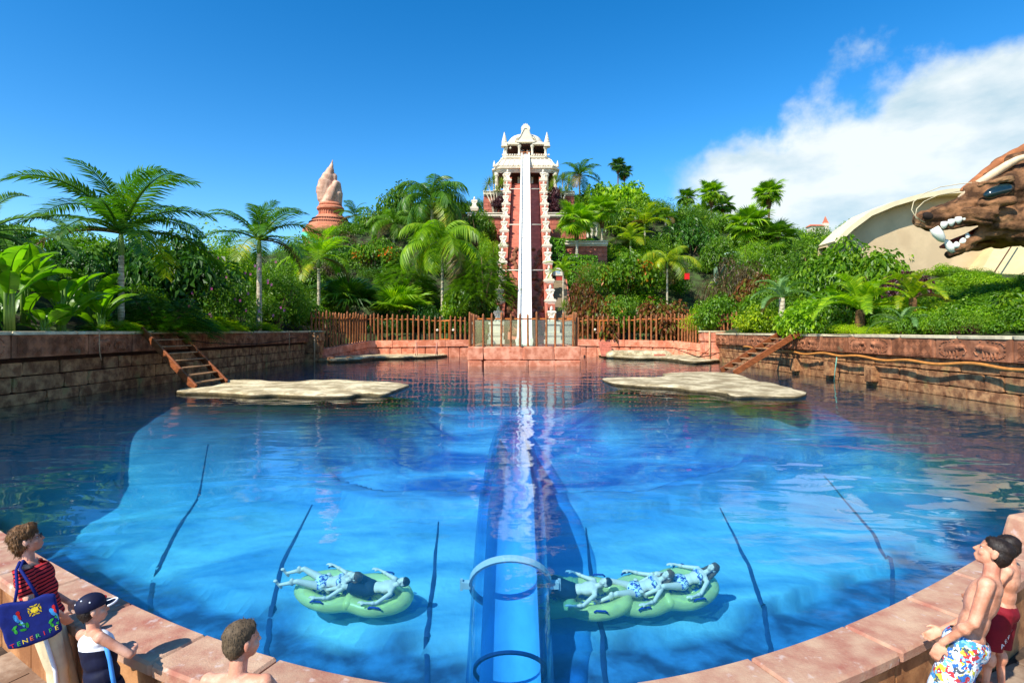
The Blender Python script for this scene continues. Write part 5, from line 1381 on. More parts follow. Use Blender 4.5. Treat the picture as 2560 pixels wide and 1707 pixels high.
palm(1668, 655, 64, 3.8, 'yellowish palm with thin pale trunk among the red flowering shrubs', L_palmy, 'frondd', 12, .14, (-15, 75), seed=13)
palm(1664, 545, 84, 3.0, 'small loose palm on the skyline before the clouds', L_mid, 'frond', 11, .15, (-10, 70), seed=14)
fan(1718, 492, 105, 2.4, 'small thin fan palm on the skyline where the clouds begin', 20, L_mid, .14)
fan(1778, 482, 96, 2.9, 'tall fan palm with orange dead leaves before the cloud', 26, L_bright, .22)
fan(1806, 512, 100, 2.8, 'small fan palm right beside the tall one with orange dead leaves', 20, L_mid, .15)
fan(1755, 530, 98, 2.6, 'low pale fan palm on the skyline below the tall one', 18, L_lime, .15)
fan(1922, 482, 92, 3.1, 'tall fan palm against the cloud above the big bushy one', 28, L_bright, .24)
fan(1872, 560, 74, 3.7, 'largest bushy fan palm on the ridge with hanging brown leaves', 30, L_bright, .36)
fan(1945, 590, 72, 3.0, 'bushy fan palm low on the ridge below the tall one', 24, L_mid, .3)
palm(1955, 745, 39, 2.6, 'short grey palm with stout white trunk and upright spikes', L_silver, 'frondt', 15, .26, (-8, 82), 'pindo_palm', False, 3.2, seed=15)
palm(2150, 775, 30.5, 3.3, 'large arching green cycad palm on the bank above the elephant wall', L_bright, 'frondt', 20, .3, (2, 78), 'cycad_palm', False, 2.9, tm=m_fibre, seed=16)
palm(2282, 745, 29.5, 2.5, 'yellow tipped cycad palm with tall thin spikes under the dragon', L_palmy, 'frondt', 14, .25, (0, 80), 'cycad_palm', False, 3.2, tm=m_fibre, seed=17)
palm(2256, 815, 26.8, 1.7, 'small silvery palm at the top of the elephant wall', L_silver, 'frondt', 12, .15, (-5, 75), 'cycad_palm', False, 2.2, tm=m_fibre, seed=18)
fan(868, 760, 60, 4.4, 'large dark fan palm behind the fence in the shade', 22, L_palm, .25, False, 1.6, elev=(-5, 80))
fan(1000, 775, 59.5, 3.9, 'bright fan palm behind the fence', 18, L_bright, .2, False, 1.5, elev=(0, 75))
palm(1408, 680, 63, 2.6, 'low bright arching palm at the foot of the clipped ivy', L_bright, 'frondt', 14, .12, (-5, 75), 'cycad_palm', False, 4.5, seed=19)

# --- banana-like plants
def banana(px, py_, Y, L_, n, label, m_=L_banana, spread=30, ground=None, name='banana_plant', seed=0, stem_h=.3):
    Y = bank(px, Y); rd = random.Random(seed + int(px)); q = W(px, py_, Y); z0 = ground if ground is not None else zt(q.x, Y)
    e = empty(name, (q.x, Y, z0), label, 'plant')
    for i in range(n):
        az = i * 2.399 + rd.uniform(-.4, .4); tl = R(rd.uniform(-6, spread) * (.4 + .8 * i / n)); s_ = L_ * rd.uniform(.7, 1.08)
        link('leaf', proto('paddle', rd.randrange(3), m_), None, e, (.12 * math.cos(az), .12 * math.sin(az), rd.uniform(0, 1) * stem_h), (rd.uniform(-.3, .3), tl, az), s_, True)
    mb = MB()
    for i in range(3): mb.tube([(.06 * i, .05 * (i - 1), -.3), (.08 * i - .05, .08 * (i - 1), .25 * L_ + stem_h)], [.09, .05], 7)
    link('stem', mb.mesh('stem', True), m_shaft, e, (0, 0, 0), local=True)
banana(20, 700, 20.6, 2.4, 12, 'tall banana plant at the left edge above the shaded wall', seed=1, stem_h=2.0)
banana(60, 720, 22.5, 2.4, 10, 'dark banana plant behind the one at the left edge', spread=20, seed=4, stem_h=1.9)
banana(150, 700, 22.6, 2.1, 12, 'banana plant with broad leaves between the edge one and the spiky one', seed=2, stem_h=1.5)
banana(110, 790, 21.9, 1.25, 9, 'low banana plant leaning over the top of the shaded wall', spread=50, seed=6, stem_h=.4)
banana(250, 690, 24.9, 2.1, 12, 'banana plant with narrow pointed leaves under the big feather palm', seed=3, stem_h=1.2)
banana(222, 660, 26.2, 2.1, 9, 'upright dark banana plant behind the narrow leaved one', spread=22, seed=5, stem_h=1.6)
banana(2090, 650, 33.5, 1.9, 10, 'banana plant with withered brown leaves on the bank', seed=7, stem_h=1.8)
banana(1740, 720, 58.6, 2.6, 8, 'plant with big glossy leaves next to the dry brown thicket', spread=50, seed=8, ground=2.6)

# --- yuccas by the temple
def yucca(px, py_, Y, heads, label, ground, seed=0):
    rd = random.Random(seed); q = W(px, py_, Y); e = empty('yucca_tree', (q.x, Y, ground), label, 'yucca')
    h = q.z - ground
    for k, (dx, dz, s_) in enumerate(heads):
        mb = MB(); mb.tube([(0, 0, -.3), (dx * .35, .1 * k, h * .5), (dx, .2 * (k % 3), h + dz)], [.14, .1, .07], 6); link('stem', mb.mesh('stem', True), m_palmtrunk, e, (0, 0, 0), local=True)
        link('rosette', proto('rosette', k % 2, L_yucca), None, e, (dx, .2 * (k % 3), h + dz), (rd.uniform(-.3, .3), rd.uniform(-.3, .3), k), s_, True)
yucca(1238, 462, 82.5, [(-1.0, .1, 1.2), (-.3, .6, 1.1), (.9, .1, 1.25), (.3, -.9, 1.0), (-1.5, -.8, .9)], 'yucca tree with several heads on the shaded side of the temple', 18.5, 1)
yucca(1398, 460, 82.5, [(-1.2, -.6, 1.3), (-.4, .5, 1.2), (.6, .7, 1.3), (1.4, .2, 1.2), (.2, -1.2, 1.1), (-1.4, -1.6, 1.1), (1.0, -1.0, 1.0)], 'yucca tree with many heads on the stairs side of the temple', 18.5, 2)
yucca(760, 775, 52, [(0, 0, 1.7), (.9, -.4, 1.3)], 'spiky yucca at the end of the shaded wall beside the fence', 2.2, 3)
yucca(815, 760, 59, [(0, 0, 2.2)], 'large dark spiky yucca behind the densest part of the fence', 1.7, 4)
yucca(1408, 770, 58.4, [(0, 0, 1.0)], 'small yellow spiky plant in front of the red leaved shrub', 3.2, 5)

# --- shrubs and trees with a look of their own
S = shrub
S(110, 612, 33, 3.6, 5.6, 'broad', L_dark, 'dark dense bush on the skyline behind the banana plants')
S(230, 592, 34, 3.6, 5.8, 'broad', L_mid, 'taller dark bush on the skyline directly behind the big feather palm')
S(345, 610, 34.5, 3.6, 5.6, 'broad', L_dark, 'dark bush with small pale leaves on the skyline right of the big palm')
S(455, 606, 36, 3.8, 5.6, 'broad', L_dark, 'dark glossy bush with lilac flowers on the skyline')
S(545, 590, 47, 4.8, 6.4, 'fine', L_bright, 'bright fine leaved tree on the skyline left of the tall pale palm')
S(400, 720, 28.5, 2.4, 2.6, 'feather', L_dark, 'dark feathery shrub in the shade under the big palm')
S(560, 700, 33, 2.6, 3.6, 'fine', L_mid, 'oleander with pink flowers above the shaded wall')
S(690, 680, 46, 3.4, 5.0, 'fine', L_mid, 'willowy green shrub right of the tall pale trunk')
S(280, 795, 23.3, 1.25, .75, 'feather', L_lime, 'low feathery bright shrub on the wall left of the ladder')
S(375, 783, 26.2, 1.5, 1.0, 'feather', L_lime, 'feathery bright shrub right behind the ladder top')
S(460, 780, 29.0, 1.9, 1.15, 'feather', L_lime, 'widest feathery bright shrub along the shaded wall')
S(530, 782, 31.5, 1.7, 1.1, 'feather', L_lime, 'feathery bright shrub at the end of the bright row on the wall')
S(640, 800, 38.5, 1.4, .8, 'feather', L_lime, 'small feathery shrub at the foot of the tall pale trunk')
S(945, 600, 72, 3.4, 4.2, 'broad', L_flower, 'bush full of red flowers between the monument and the drooping palms')
S(885, 585, 80, 3.6, 4.2, 'weep', L_dry, 'olive brown dry bush below the flame monument')
S(1010, 640, 64, 3.8, 5.5, 'feather', L_mid, 'feathery green tree left of the drooping palm with pale trunk')
S(1210, 618, 59.5, 3.6, 6.2, 'feather', L_mid, 'feathery tree overhanging the statues on the shaded side')
S(1180, 700, 58.6, 2.8, 5.0, 'broad', L_mid, 'glossy tree against the slide below the feathery one')
S(1150, 745, 58.3, 2.0, 2.8, 'broad', L_bright, 'round glossy bush behind the fence near the glass enclosure')
S(1060, 760, 58.6, 1.8, 2.6, 'broad', L_dark, 'dark round bush behind the fence between the two palm trunks')
S(1010, 466, 88, 4.2, 8.0, 'broad', L_mid, 'fine leaved tree rising behind the taller drooping palm')
S(1120, 484, 90, 4.0, 8.0, 'broad', L_bright, 'bright tree between the drooping palms and the temple')
S(940, 520, 90, 4.4, 6.5, 'broad', L_mid, 'leafy tree between the pale fan palm and the drooping palms')
S(1195, 528, 76.5, 2.6, 5.0, 'broad', L_mid, 'leafy tree half covering the middle red terrace on the shaded side')
S(1225, 590, 70, 2.2, 5.5, 'fine', L_bright, 'bright shrub climbing beside the fourth and fifth shaded statues')
S(1250, 492, 82.6, 1.3, 2.1, 'big', L_purple, 'dark purple bush on the red terrace at the shaded side')
S(1383, 470, 83, 1.5, 3.2, 'big', L_purple, 'dark purple bush beside the topmost statue on the stairs side')
S(1405, 500, 81.6, 1.6, 2.2, 'big', L_purple, 'lower dark purple bush above the white cornice near the fan palm')
S(1548, 462, 90, 4.6, 6.0, 'big', L_bright, 'broad leaved bright tree on the skyline right of the temple')
S(1490, 462, 92, 3.6, 5.0, 'big', L_mid, 'dark green tree between the temple palm and the broad leaved tree')
S(1570, 510, 82, 3.6, 5.5, 'broad', L_mid, 'round green tree below the broad leaved skyline tree')
S(1492, 745, 58.6, 3.0, 5.4, 'big', L_croton, 'large red and green leaved croton shrub beside the plank stairs')
S(1456, 700, 60, 1.5, 4.2, 'big', L_croton, 'upper red leaved shrub leaning towards the plank stairs')
S(1545, 735, 58.4, 2.6, 4.4, 'broad', L_flower, 'green shrub with scattered red flowers between the red leaved ones')
S(1650, 755, 58.2, 3.2, 4.0, 'big', L_croton, 'wide red leaved shrub above the dense end of the fence')
S(1560, 635, 66, 4.0, 5.6, 'broad', L_flower, 'large green shrub dotted with red flowers above the croton')
S(1480, 650, 66, 2.6, 4.6, 'fine', L_flower, 'red dotted green shrub at the edge of the clipped ivy')
S(1800, 590, 64, 2.2, 4.0, 'broad', L_mid, 'leafy bush hiding part of the pale tent')
S(1880, 600, 65, 2.4, 4.0, 'fine', L_bright, 'bright bush just right of the pale tent')
S(1720, 552, 78, 4.4, 6.5, 'broad', L_dark, 'dark round tree in the middle of the slope')
S(1750, 548, 84, 4.0, 5.0, 'weep', L_mid, 'wispy casuarina like tree on the skyline')
S(1640, 500, 92, 4.0, 5.4, 'fine', L_mid, 'fine leaved tree on the skyline left of the little palms')
S(1832, 640, 60, 3.6, 7.6, 'weep', L_dry, 'tall dry brown thicket on the slope')
S(1900, 690, 52, 2.6, 4.8, 'big', L_croton, 'dark red leaved bush beside the dry brown thicket')
S(1935, 610, 60, 5.2, 8.5, 'fine', L_mid, 'big green shrub covering the slope under the bushy fan palms')
S(2060, 590, 50, 4.6, 7.6, 'fine', L_mid, 'big green shrub in front of the pavilion roof edge')
S(2130, 610, 42, 3.4, 5.2, 'broad', L_mid, 'leafy tree with pale twigs against the cream wall')
S(2190, 655, 40, 3.0, 4.2, 'broad', L_bright, 'lower leafy tree sloping down along the cream wall')
S(2265, 682, 36, 1.5, 2.2, 'big', L_purple, 'small purple red bush against the cream wall')
S(1895, 768, 36.5, 1.9, 2.2, 'broad', L_lime, 'rounded bright green bush next to the fence end')
S(1770, 775, 53, 2.6, 2.6, 'fine', L_lime, 'bright low bush behind the end of the fence')
S(2040, 745, 33, 2.3, 2.6, 'broad', L_bright, 'bright bush between the short grey palm and the cycad')
S(2110, 740, 31.8, 1.5, 2.2, 'broad', L_mid, 'round small leaved bush right in front of the cycad trunk')
S(2340, 742, 29.5, 1.9, 2.4, 'fine', L_lime, 'yellow green airy bush under the dragon jaw')
S(2420, 750, 26.4, 1.6, 2.0, 'big', L_mid, 'dark green bush at the foot of the buttress')
S(2520, 735, 24.6, 1.9, 2.5, 'big', L_mid, 'tall glossy bush at the right edge of the picture')
S(2360, 808, 25.0, .8, .6, 'big', L_croton, 'little reddish plant on the top of the elephant wall')
S(2440, 805, 23.5, .9, .65, 'big', L_purple, 'low dark red plant below the glossy bush at the right edge')
for k, (px, py_, Y, r_, h, w) in enumerate(((1990, 800, 34, 1.5, .8, 'first'), (2050, 808, 32, 1.3, .75, 'second'), (2115, 806, 30, 1.2, .8, 'third'), (2190, 812, 28.4, 1.2, .7, 'fourth'))):
    S(px, py_, Y, r_, h, 'fine', L_lime, '%s low yellow green tuft along the elephant wall counted from the ladder' % w, 'ground_shrub', 'shrub', 'low tufts along the elephant wall')

# clipped ivy on the terraces
def ivy(x0, x1, Y, z0, z1, d, label, seed):
    rd = random.Random(seed); V = []; Fc = []; n = int((x1 - x0) * (z1 - z0) * 60 + (x1 - x0) * d * 60 + d * (z1 - z0) * 60)
    for i in range(n):
        u = rd.random(); A_ = (x1 - x0) * (z1 - z0); B_2 = (x1 - x0) * d; C_ = d * (z1 - z0)
        t_ = u * (A_ + B_2 + C_)
        if t_ < A_: c = Vector((rd.uniform(x0, x1), Y, rd.uniform(z0, z1))); nn = Vector((0, -1, 0))
        elif t_ < A_ + B_2: c = Vector((rd.uniform(x0, x1), Y + rd.uniform(0, d), z1)); nn = Vector((0, 0, 1))
        else: c = Vector((x0, Y + rd.uniform(0, d), rd.uniform(z0, z1))); nn = Vector((-1, 0, 0))
        c += nn * (.25 * noise.noise(c * .8) + rd.uniform(-.15, .1)); nn2 = (nn + Vector((rd.uniform(-.7, .7), rd.uniform(-.7, .7), rd.uniform(-.3, .7)))).normalized()
        leaf_quad(rd, c - Vector((x0, Y, z0)), nn2, Vector((rd.uniform(-.5, .5), 0, -1)), rd.uniform(.18, .32), .7, V, Fc)
    me = bpy.data.meshes.new('ivy'); me.from_pydata([tuple(v) for v in V], [], Fc)
    e = empty('ivy_hedge', (x0, Y, z0), label, 'hedge'); link('foliage', me, L_ivy, e, (0, 0, 0), local=True)
    mb = MB(); mb.box(((x1 - x0) / 2, d / 2 + .2, (z1 - z0) / 2 - .1), (x1 - x0 - .3, d - .1, z1 - z0 - .3)); link('core', mb.mesh('core'), m_ground, e, (0, 0, 0), local=True)
ivy(4.7, 6.7, 70.5, 6.0, 14.3, 3, 'upright clipped ivy wall between the slide statues and the stairs', 1)
ivy(6.7, 10.6, 69.5, 6.5, 12.0, 3, 'wide block of clipped ivy below the lowest red terrace', 2)
ivy(6.7, 11.0, 74.2, 13.7, 14.8, 3, 'thin strip of ivy lying on top of the lowest terrace', 3)

# --- the rest of the hillside: a thicket nobody could count
def mass(name, label, kind, m_, pts, seed):
    rd = random.Random(seed); src = [proto(kind, i, m_) for i in range(2)]
    data = []
    for me in src:
        co = np.empty(len(me.vertices) * 3); me.vertices.foreach_get('co', co); co = co.reshape(-1, 3)
        lt = np.empty(len(me.loops), dtype=np.int64); me.loops.foreach_get('vertex_index', lt); data.append((co, lt.reshape(-1, 3)))
    VV = []; TT = []; k = 0
    for (x, y, z, r_, h) in pts:
        co, tr_ = data[rd.randrange(2)]
        # thin out the far ones
        keep = min(len(tr_) // 2, int(len(tr_) // 2 * min(1, max(.30, 26 / y * 1.2)))) if kind != 'feather' else len(tr_) // 2
        st_ = rd.randrange(0, len(tr_) // 2 - keep + 1)
        sub = tr_[2 * st_:2 * (st_ + keep)]
        v0 = sub.min(); v1 = sub.max() + 1; c = co[v0:v1].copy()
        a = rd.uniform(0, 6.28); ca, sa = math.cos(a), math.sin(a); gs = 1.0
        out = np.stack([(c[:, 0] * ca - c[:, 1] * sa) * r_ + x, (c[:, 0] * sa + c[:, 1] * ca) * r_ + y, c[:, 2] * h + z], 1)
        VV.append(out); TT.append(sub - v0 + k); k += len(out)
    co = np.concatenate(VV); tr_ = np.concatenate(TT)
    me = bpy.data.meshes.new(name); me.vertices.add(len(co)); me.vertices.foreach_set('co', co.ravel())
    me.loops.add(len(tr_) * 3); me.loops.foreach_set('vertex_index', tr_.ravel().astype(np.int32))
    me.polygons.add(len(tr_)); me.polygons.foreach_set('loop_start', np.arange(0, len(tr_) * 3, 3, dtype=np.int32))
    me.update(calc_edges=True); me.validate()
    return stuff(link(name, me, m_), label, 'undergrowth')
rd = random.Random(77)
pools = {'dark': [], 'mid': [], 'bright': [], 'fine': [], 'weep': []}
def corridor(X, Y, m=3.6):
    if 55 < Y < 98 and abs(X - ax(Y)) < m: return True
    if 56 < Y < 69 and 4.0 < X < 7.3: return True
    if 76 < Y < 97 and -4.5 < X < 8.5: return True
    if 66 < Y < 84 and 3 < X < 12.5: return True
    return False
def scatter(x0, x1, y0, y1, n, weights, rr=(1.2, 2.2), hh=(1.6, 3.2)):
    ks = list(weights); ws = [weights[k] for k in ks]
    for _ in range(n):
        X, Y = rd.uniform(x0, x1), rd.uniform(y0, y1)
        if corridor(X, Y): continue
        z = zt(X, Y)
        if z < -1: continue
        if -20.8 < X < -18 and 22 < Y < 41: continue
        if 17.7 < abs(X) < 19.5 and Y < 48: r_, h = rd.uniform(.7, 1.1), rd.uniform(.7, 1.4)
        else: r_, h = rd.uniform(*rr), rd.uniform(*hh)
        pools[rd.choices(ks, ws)[0]].append((X, Y, z - .25, r_, h))
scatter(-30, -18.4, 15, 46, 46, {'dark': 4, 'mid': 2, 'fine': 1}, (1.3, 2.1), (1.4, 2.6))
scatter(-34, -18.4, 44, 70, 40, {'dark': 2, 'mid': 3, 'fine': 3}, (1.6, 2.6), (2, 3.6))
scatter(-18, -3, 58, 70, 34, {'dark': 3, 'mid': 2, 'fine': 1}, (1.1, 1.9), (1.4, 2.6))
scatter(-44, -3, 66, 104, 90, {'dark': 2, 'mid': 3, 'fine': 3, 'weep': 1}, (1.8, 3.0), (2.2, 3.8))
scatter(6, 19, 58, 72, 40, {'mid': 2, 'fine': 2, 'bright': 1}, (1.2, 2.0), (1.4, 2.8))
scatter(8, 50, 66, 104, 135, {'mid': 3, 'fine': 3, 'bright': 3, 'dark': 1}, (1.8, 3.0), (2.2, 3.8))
scatter(18.4, 36, 44, 66, 50, {'mid': 2, 'fine': 3, 'bright': 2}, (1.6, 2.6), (2, 3.4))
scatter(18.4, 29, 17, 46, 95, {'mid': 2, 'fine': 2, 'bright': 2}, (.9, 1.4), (.8, 1.3))
scatter(20, 36, 27, 46, 70, {'mid': 2, 'fine': 2, 'bright': 2}, (1.0, 1.6), (.8, 1.3))
scatter(18.6, 25, 14, 26, 40, {'mid': 2, 'fine': 2, 'bright': 2}, (.8, 1.2), (.7, 1.1))
scatter(55, 130, 120, 190, 46, {'mid': 2, 'bright': 2}, (3, 5), (3, 5))
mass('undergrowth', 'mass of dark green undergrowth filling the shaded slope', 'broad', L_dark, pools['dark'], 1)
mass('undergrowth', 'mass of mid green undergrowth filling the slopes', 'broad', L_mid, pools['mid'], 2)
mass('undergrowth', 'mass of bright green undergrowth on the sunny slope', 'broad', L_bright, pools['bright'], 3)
mass('undergrowth', 'mass of fine leaved undergrowth filling the slopes', 'fine', L_mid, pools['fine'], 4)
mass('undergrowth', 'mass of drooping olive undergrowth below the monument', 'weep', L_dry, pools['weep'], 5)
# pink flowers sprinkled over the oleanders
mb = MB(); rdp = random.Random(3)
for k in range(26):
    px, py_ = rdp.uniform(470, 720), rdp.uniform(640, 790); q = W(px, py_, rdp.uniform(31.5, 35))
    for j in range(5):
        a = j * 1.256; mb.add([q, q + Vector((math.cos(a) * .07, -.03, math.sin(a) * .09)), q + Vector((math.cos(a + .7) * .07, -.03, math.sin(a + .7) * .09))], [(0, 1, 2)])
stuff(link('oleander_flowers', mb.mesh('flowers'), m_pinkfl), 'scattered pink oleander flowers on the shaded slope', 'flowers')
# ------------------------------------------------------------------ tube under the water, carrying the slide on
m_acryl = glass_mat('acrylic_tube', (0.58, 0.80, 1.0), 0.03, 0.03, 0.5, 2.2)
m_chute = mat('tube_chute', (0.24, 0.55, 0.80), .4, .14, 1.2, stretch=(1, .15, 1))
m_clamp = mat('clamp_metal', (0.45, 0.55, 0.62), .3, .1, 2, spec=.6)
TP = [(0, 28, -3.0), (0, 24, -1.95), (0, 18, -1.25), (0, 13.5, -1.15), (-.02, 12.2, -1.3), (-.03, 11, -1.85), (-.03, 10, -2.45), (-.03, 9, -3.1), (-.03, 7.6, -4.05), (-.03, 6.6, -4.6)]
def spl(P_, k=6):
    P_ = [Vector(q) for q in P_]; out = []
    for i in range(len(P_) - 1):
        p0, p1, p2, p3 = P_[max(i - 1, 0)], P_[i], P_[i + 1], P_[min(i + 2, len(P_) - 1)]
        for j in range(k):
            s_ = j / k; out.append(0.5 * ((2 * p1) + (p2 - p0) * s_ + (2 * p0 - 5 * p1 + 4 * p2 - p3) * s_ ** 2 + (3 * p1 - p0 - 3 * p2 + p3) * s_ ** 3))
    return out + [P_[-1]]
TPS = spl(TP, 6)
tb = empty('underwater_tube', (0, 12, -3), 'clear acrylic tube running underwater from the slide towards the viewer', 'tube')
mb = MB(); mb.tube(TPS, .72, 28, False); link('shell', mb.mesh('shell', True), m_acryl, tb, (0, 0, 0))
# half-pipe inside
V = []; nseg = 13
for i, p_ in enumerate(TPS):
    t_ = (TPS[min(i + 1, len(TPS) - 1)] - TPS[max(i - 1, 0)]).normalized(); a = Vector((1, 0, 0)); a = (a - t_ * a.dot(t_)).normalized(); b = a.cross(t_)
    if b.z < 0: b = -b
    for k in range(nseg):
        q = PI * (1.0 + k / (nseg - 1)); V.append(p_ + a * math.cos(q) * .5 + b * (math.sin(q) * .5 - .02))
mb = MB(); mb.add(V, [(i * nseg + k, i * nseg + k + 1, (i + 1) * nseg + k + 1, (i + 1) * nseg + k) for i in range(len(TPS) - 1) for k in range(nseg - 1)])
link('inner_chute', mb.mesh('inner_chute', True), m_chute, tb, (0, 0, 0))
def ring(Yr, r_, w, name, m_, flange=True):
    i = min(range(len(TPS)), key=lambda k: abs(TPS[k].y - Yr)); p_ = TPS[i]; t_ = (TPS[i + 1] - TPS[i - 1]).normalized()
    a = Vector((1, 0, 0)); b = a.cross(t_); b = b if b.z > 0 else -b
    V = []; n = 40
    for k in range(n):
        q = 2 * PI * k / n; d = a * math.cos(q) + b * math.sin(q)
        for rr, s_ in ((r_, -1), (r_ + .05, -1), (r_ + .05, 1), (r_, 1)): V.append(p_ + d * rr + t_ * s_ * w / 2)
    mb = MB(); mb.add(V, [(4 * k + j, 4 * k + (j + 1) % 4, 4 * ((k + 1) % n) + (j + 1) % 4, 4 * ((k + 1) % n) + j) for k in range(n) for j in range(4)])
    c = link(name, fix_normals(mb.mesh(name)), m_, tb, (0, 0, 0))
    if flange:
        for s_ in (-1, 1):
            me = MB().box((0, 0, 0), (.16, .14, .12)).box((s_ * .09, 0, .0), (.05, .08, .2)).mesh('flange'); link('flange', me, m_clamp, c, p_ + a * s_ * (r_ + .1) - wloc(c), local=True)
ring(10.45, .725, .13, 'clamp_ring', m_clamp); ring(9.2, .56, .05, 'joint_ring', m_seam, False)

# ------------------------------------------------------------------ figures
m_skin = mat('skin', srgb(214, 146, 116), .5, .08, 9, .0012, 70, spec=.35, col2=srgb(232, 176, 146), fleck=(srgb(200, 112, 90), 5, .58, .45))
m_skin2 = mat('skin_tanned', srgb(200, 134, 102), .5, .09, 9, .0012, 70, spec=.35, col2=srgb(222, 160, 128), fleck=(srgb(184, 100, 80), 5, .58, .45))
def basis(up, fwd):
    up = up.normalized(); lat = fwd.cross(up).normalized(); f_ = up.cross(lat).normalized()
    return Matrix((lat, f_, up)).transposed()
def person_mb(J, s, fingers=True, fem=False, curl=.4, grow=0.0):
    """J: joints in metres; s: size factor (1 = 1.70 m adult)"""
    mb = MB(); g = grow
    up = (J['neck'] - J['pelvis']).normalized(); lat = (J['shR'] - J['shL']).normalized(); fwd = up.cross(lat).normalized()
    B = Matrix((lat, fwd, up)).transposed()
    pel, che, nk = J['pelvis'], J['chest'], J['neck']
    w1 = 1.08 if fem else 1.0; ws = .92 if fem else 1.0
    t = s * .91
    mb.ell(pel, (.165 * w1 * t, .115 * t, .12 * s), B, 16, 10)
    mb.ell(pel.lerp(che, .45), (.138 * t * (.95 if fem else 1), .098 * t, .16 * s), B, 16, 10)
    mb.ell(che, (.165 * ws * t, .112 * t, .17 * s), B, 16, 10)
    mb.ell(che + up * .09 * s - fwd * .012 * s, (.168 * ws * t, .09 * t, .10 * s), B, 16, 10)
    for k in 'LR':
        mb.cap(nk - up * .035 * s, .062 * t, J['sh' + k] - up * .008 * s, .056 * t, 12)
        mb.cap(J['sh' + k], .056 * t, J['el' + k], .042 * t, 12)
        mb.cap(J['el' + k], .041 * t, J['wr' + k], .028 * t, 12)
        mb.ell(J['el' + k].lerp(J['wr' + k], .3), (.043 * s,) * 3, None, 10, 8)
        mb.cap(J['hp' + k], .092 * t * w1, J['kn' + k], .060 * t, 14)
        mb.cap(J['kn' + k], .057 * t, J['an' + k], .037 * t, 12)
        mb.ell(J['kn' + k].lerp(J['an' + k], .28) - (fwd * .012 * s), (.056 * s, .058 * s, .09 * s), None, 10, 8)
        ft = J.get('ft' + k, fwd); an = J['an' + k]
        mb.cap(an - ft * .035 * s - Vector((0, 0, .03 * s)), .036 * t, an + ft * .13 * s - Vector((0, 0, .045 * s)), .032 * s, 10)
        mb.ell(an + ft * .17 * s - Vector((0, 0, .052 * s)), (.042 * s, .05 * s, .022 * s), basis(Vector((0, 0, 1)), ft), 10, 6)
        # hand
        d = J.get('hd' + k, (J['wr' + k] - J['el' + k])).normalized(); pn = J.get('hn' + k, lat * (1 if k == 'L' else -1)); pn = (pn - d * pn.dot(d)).normalized(); sd = d.cross(pn)
        Bh = Matrix((sd, pn, d)).transposed(); wr = J['wr' + k]
        mb.ell(wr + d * .055 * s, (.038 * s, .017 * s, .052 * s), Bh, 12, 8)
        if fingers:
            for i, fl_ in enumerate((.070, .078, .073, .056)):
                o_ = sd * (.028 - .0185 * i) * s; p0 = wr + d * .092 * s + o_; c1 = (d + pn * curl * .6).normalized(); c2 = (d * (1 - curl) + pn * curl * 1.5).normalized()
                p1 = p0 + c1 * fl_ * .5 * s; mb.cap(p0 - d * .015 * s, .0098 * s, p1, .009 * s, 7); mb.cap(p1, .009 * s, p1 + c2 * fl_ * .5 * s, .0075 * s, 7)
            ts = J.get('ts' + k, 1); p0 = wr + d * .035 * s + sd * .03 * s * ts; p1 = p0 + (sd * ts * .7 + d * .8 + pn * .3).normalized() * .035 * s
            mb.cap(p0, .013 * s, p1, .0105 * s, 7); mb.cap(p1, .0105 * s, p1 + (d + pn * .4 + sd * ts * .15).normalized() * .03 * s, .0085 * s, 7)
    # head
    hc = J['head']; hf = J['hf'].normalized(); hu = J.get('hu', Vector((0, 0, 1))); hu = (hu - hf * hu.dot(hf)).normalized(); hl = hf.cross(hu)
    Bq = Matrix((hl, hf, hu)).transposed()
    k = s ** .55
    def hp_(x, y, z): return hc + hl * x * k + hf * y * k + hu * z * k
    mb.cap(nk - up * .02 * s, .058 * s, hp_(0, -.015, -.045), .05 * k, 12)
    mb.ell(hp_(0, -.012, .03), (.074 * k, .094 * k, .085 * k), Bq, 16, 12)
    mb.ell(hp_(0, .02, -.03), (.062 * k, .07 * k, .075 * k), Bq, 14, 10)
    mb.ell(hp_(0, .045, -.078), (.036 * k, .038 * k, .03 * k), Bq, 10, 8)            # chin
    mb.cap(hp_(0, .084, .005), .009 * k, hp_(0, .102, -.028), .0135 * k, 8)            # nose
    mb.ell(hp_(0, .084, -.058), (.024 * k, .012 * k, .008 * k), Bq, 8, 6); mb.ell(hp_(0, .082, -.070), (.022 * k, .012 * k, .008 * k), Bq, 8, 6)
    mb.cap(hp_(-.04, .072, .018), .012 * k, hp_(.04, .072, .018), .012 * k, 8)         # brow
    for sg in (-1, 1):
        mb.ell(hp_(sg * .045, .055, -.03), (.024 * k, .022 * k, .024 * k), Bq, 8, 6)      # cheeks
        mb.ell(hp_(sg * .076, -.012, -.012), (.012 * k, .022 * k, .032 * k), Bq, 8, 6)   # ears
    return mb, hp_, Bq, k
def lean_empty(x, y, z, face_deg, lean_deg, label):
    e = empty('person', (x, y, z), label, 'person')
    m_ = Matrix.Rotation(R(lean_deg), 4, 'Y') @ Matrix.Rotation(R(face_deg), 4, 'Z')
    e.rotation_euler = m_.to_euler(); return e
def V3(*a): return Vector(a)
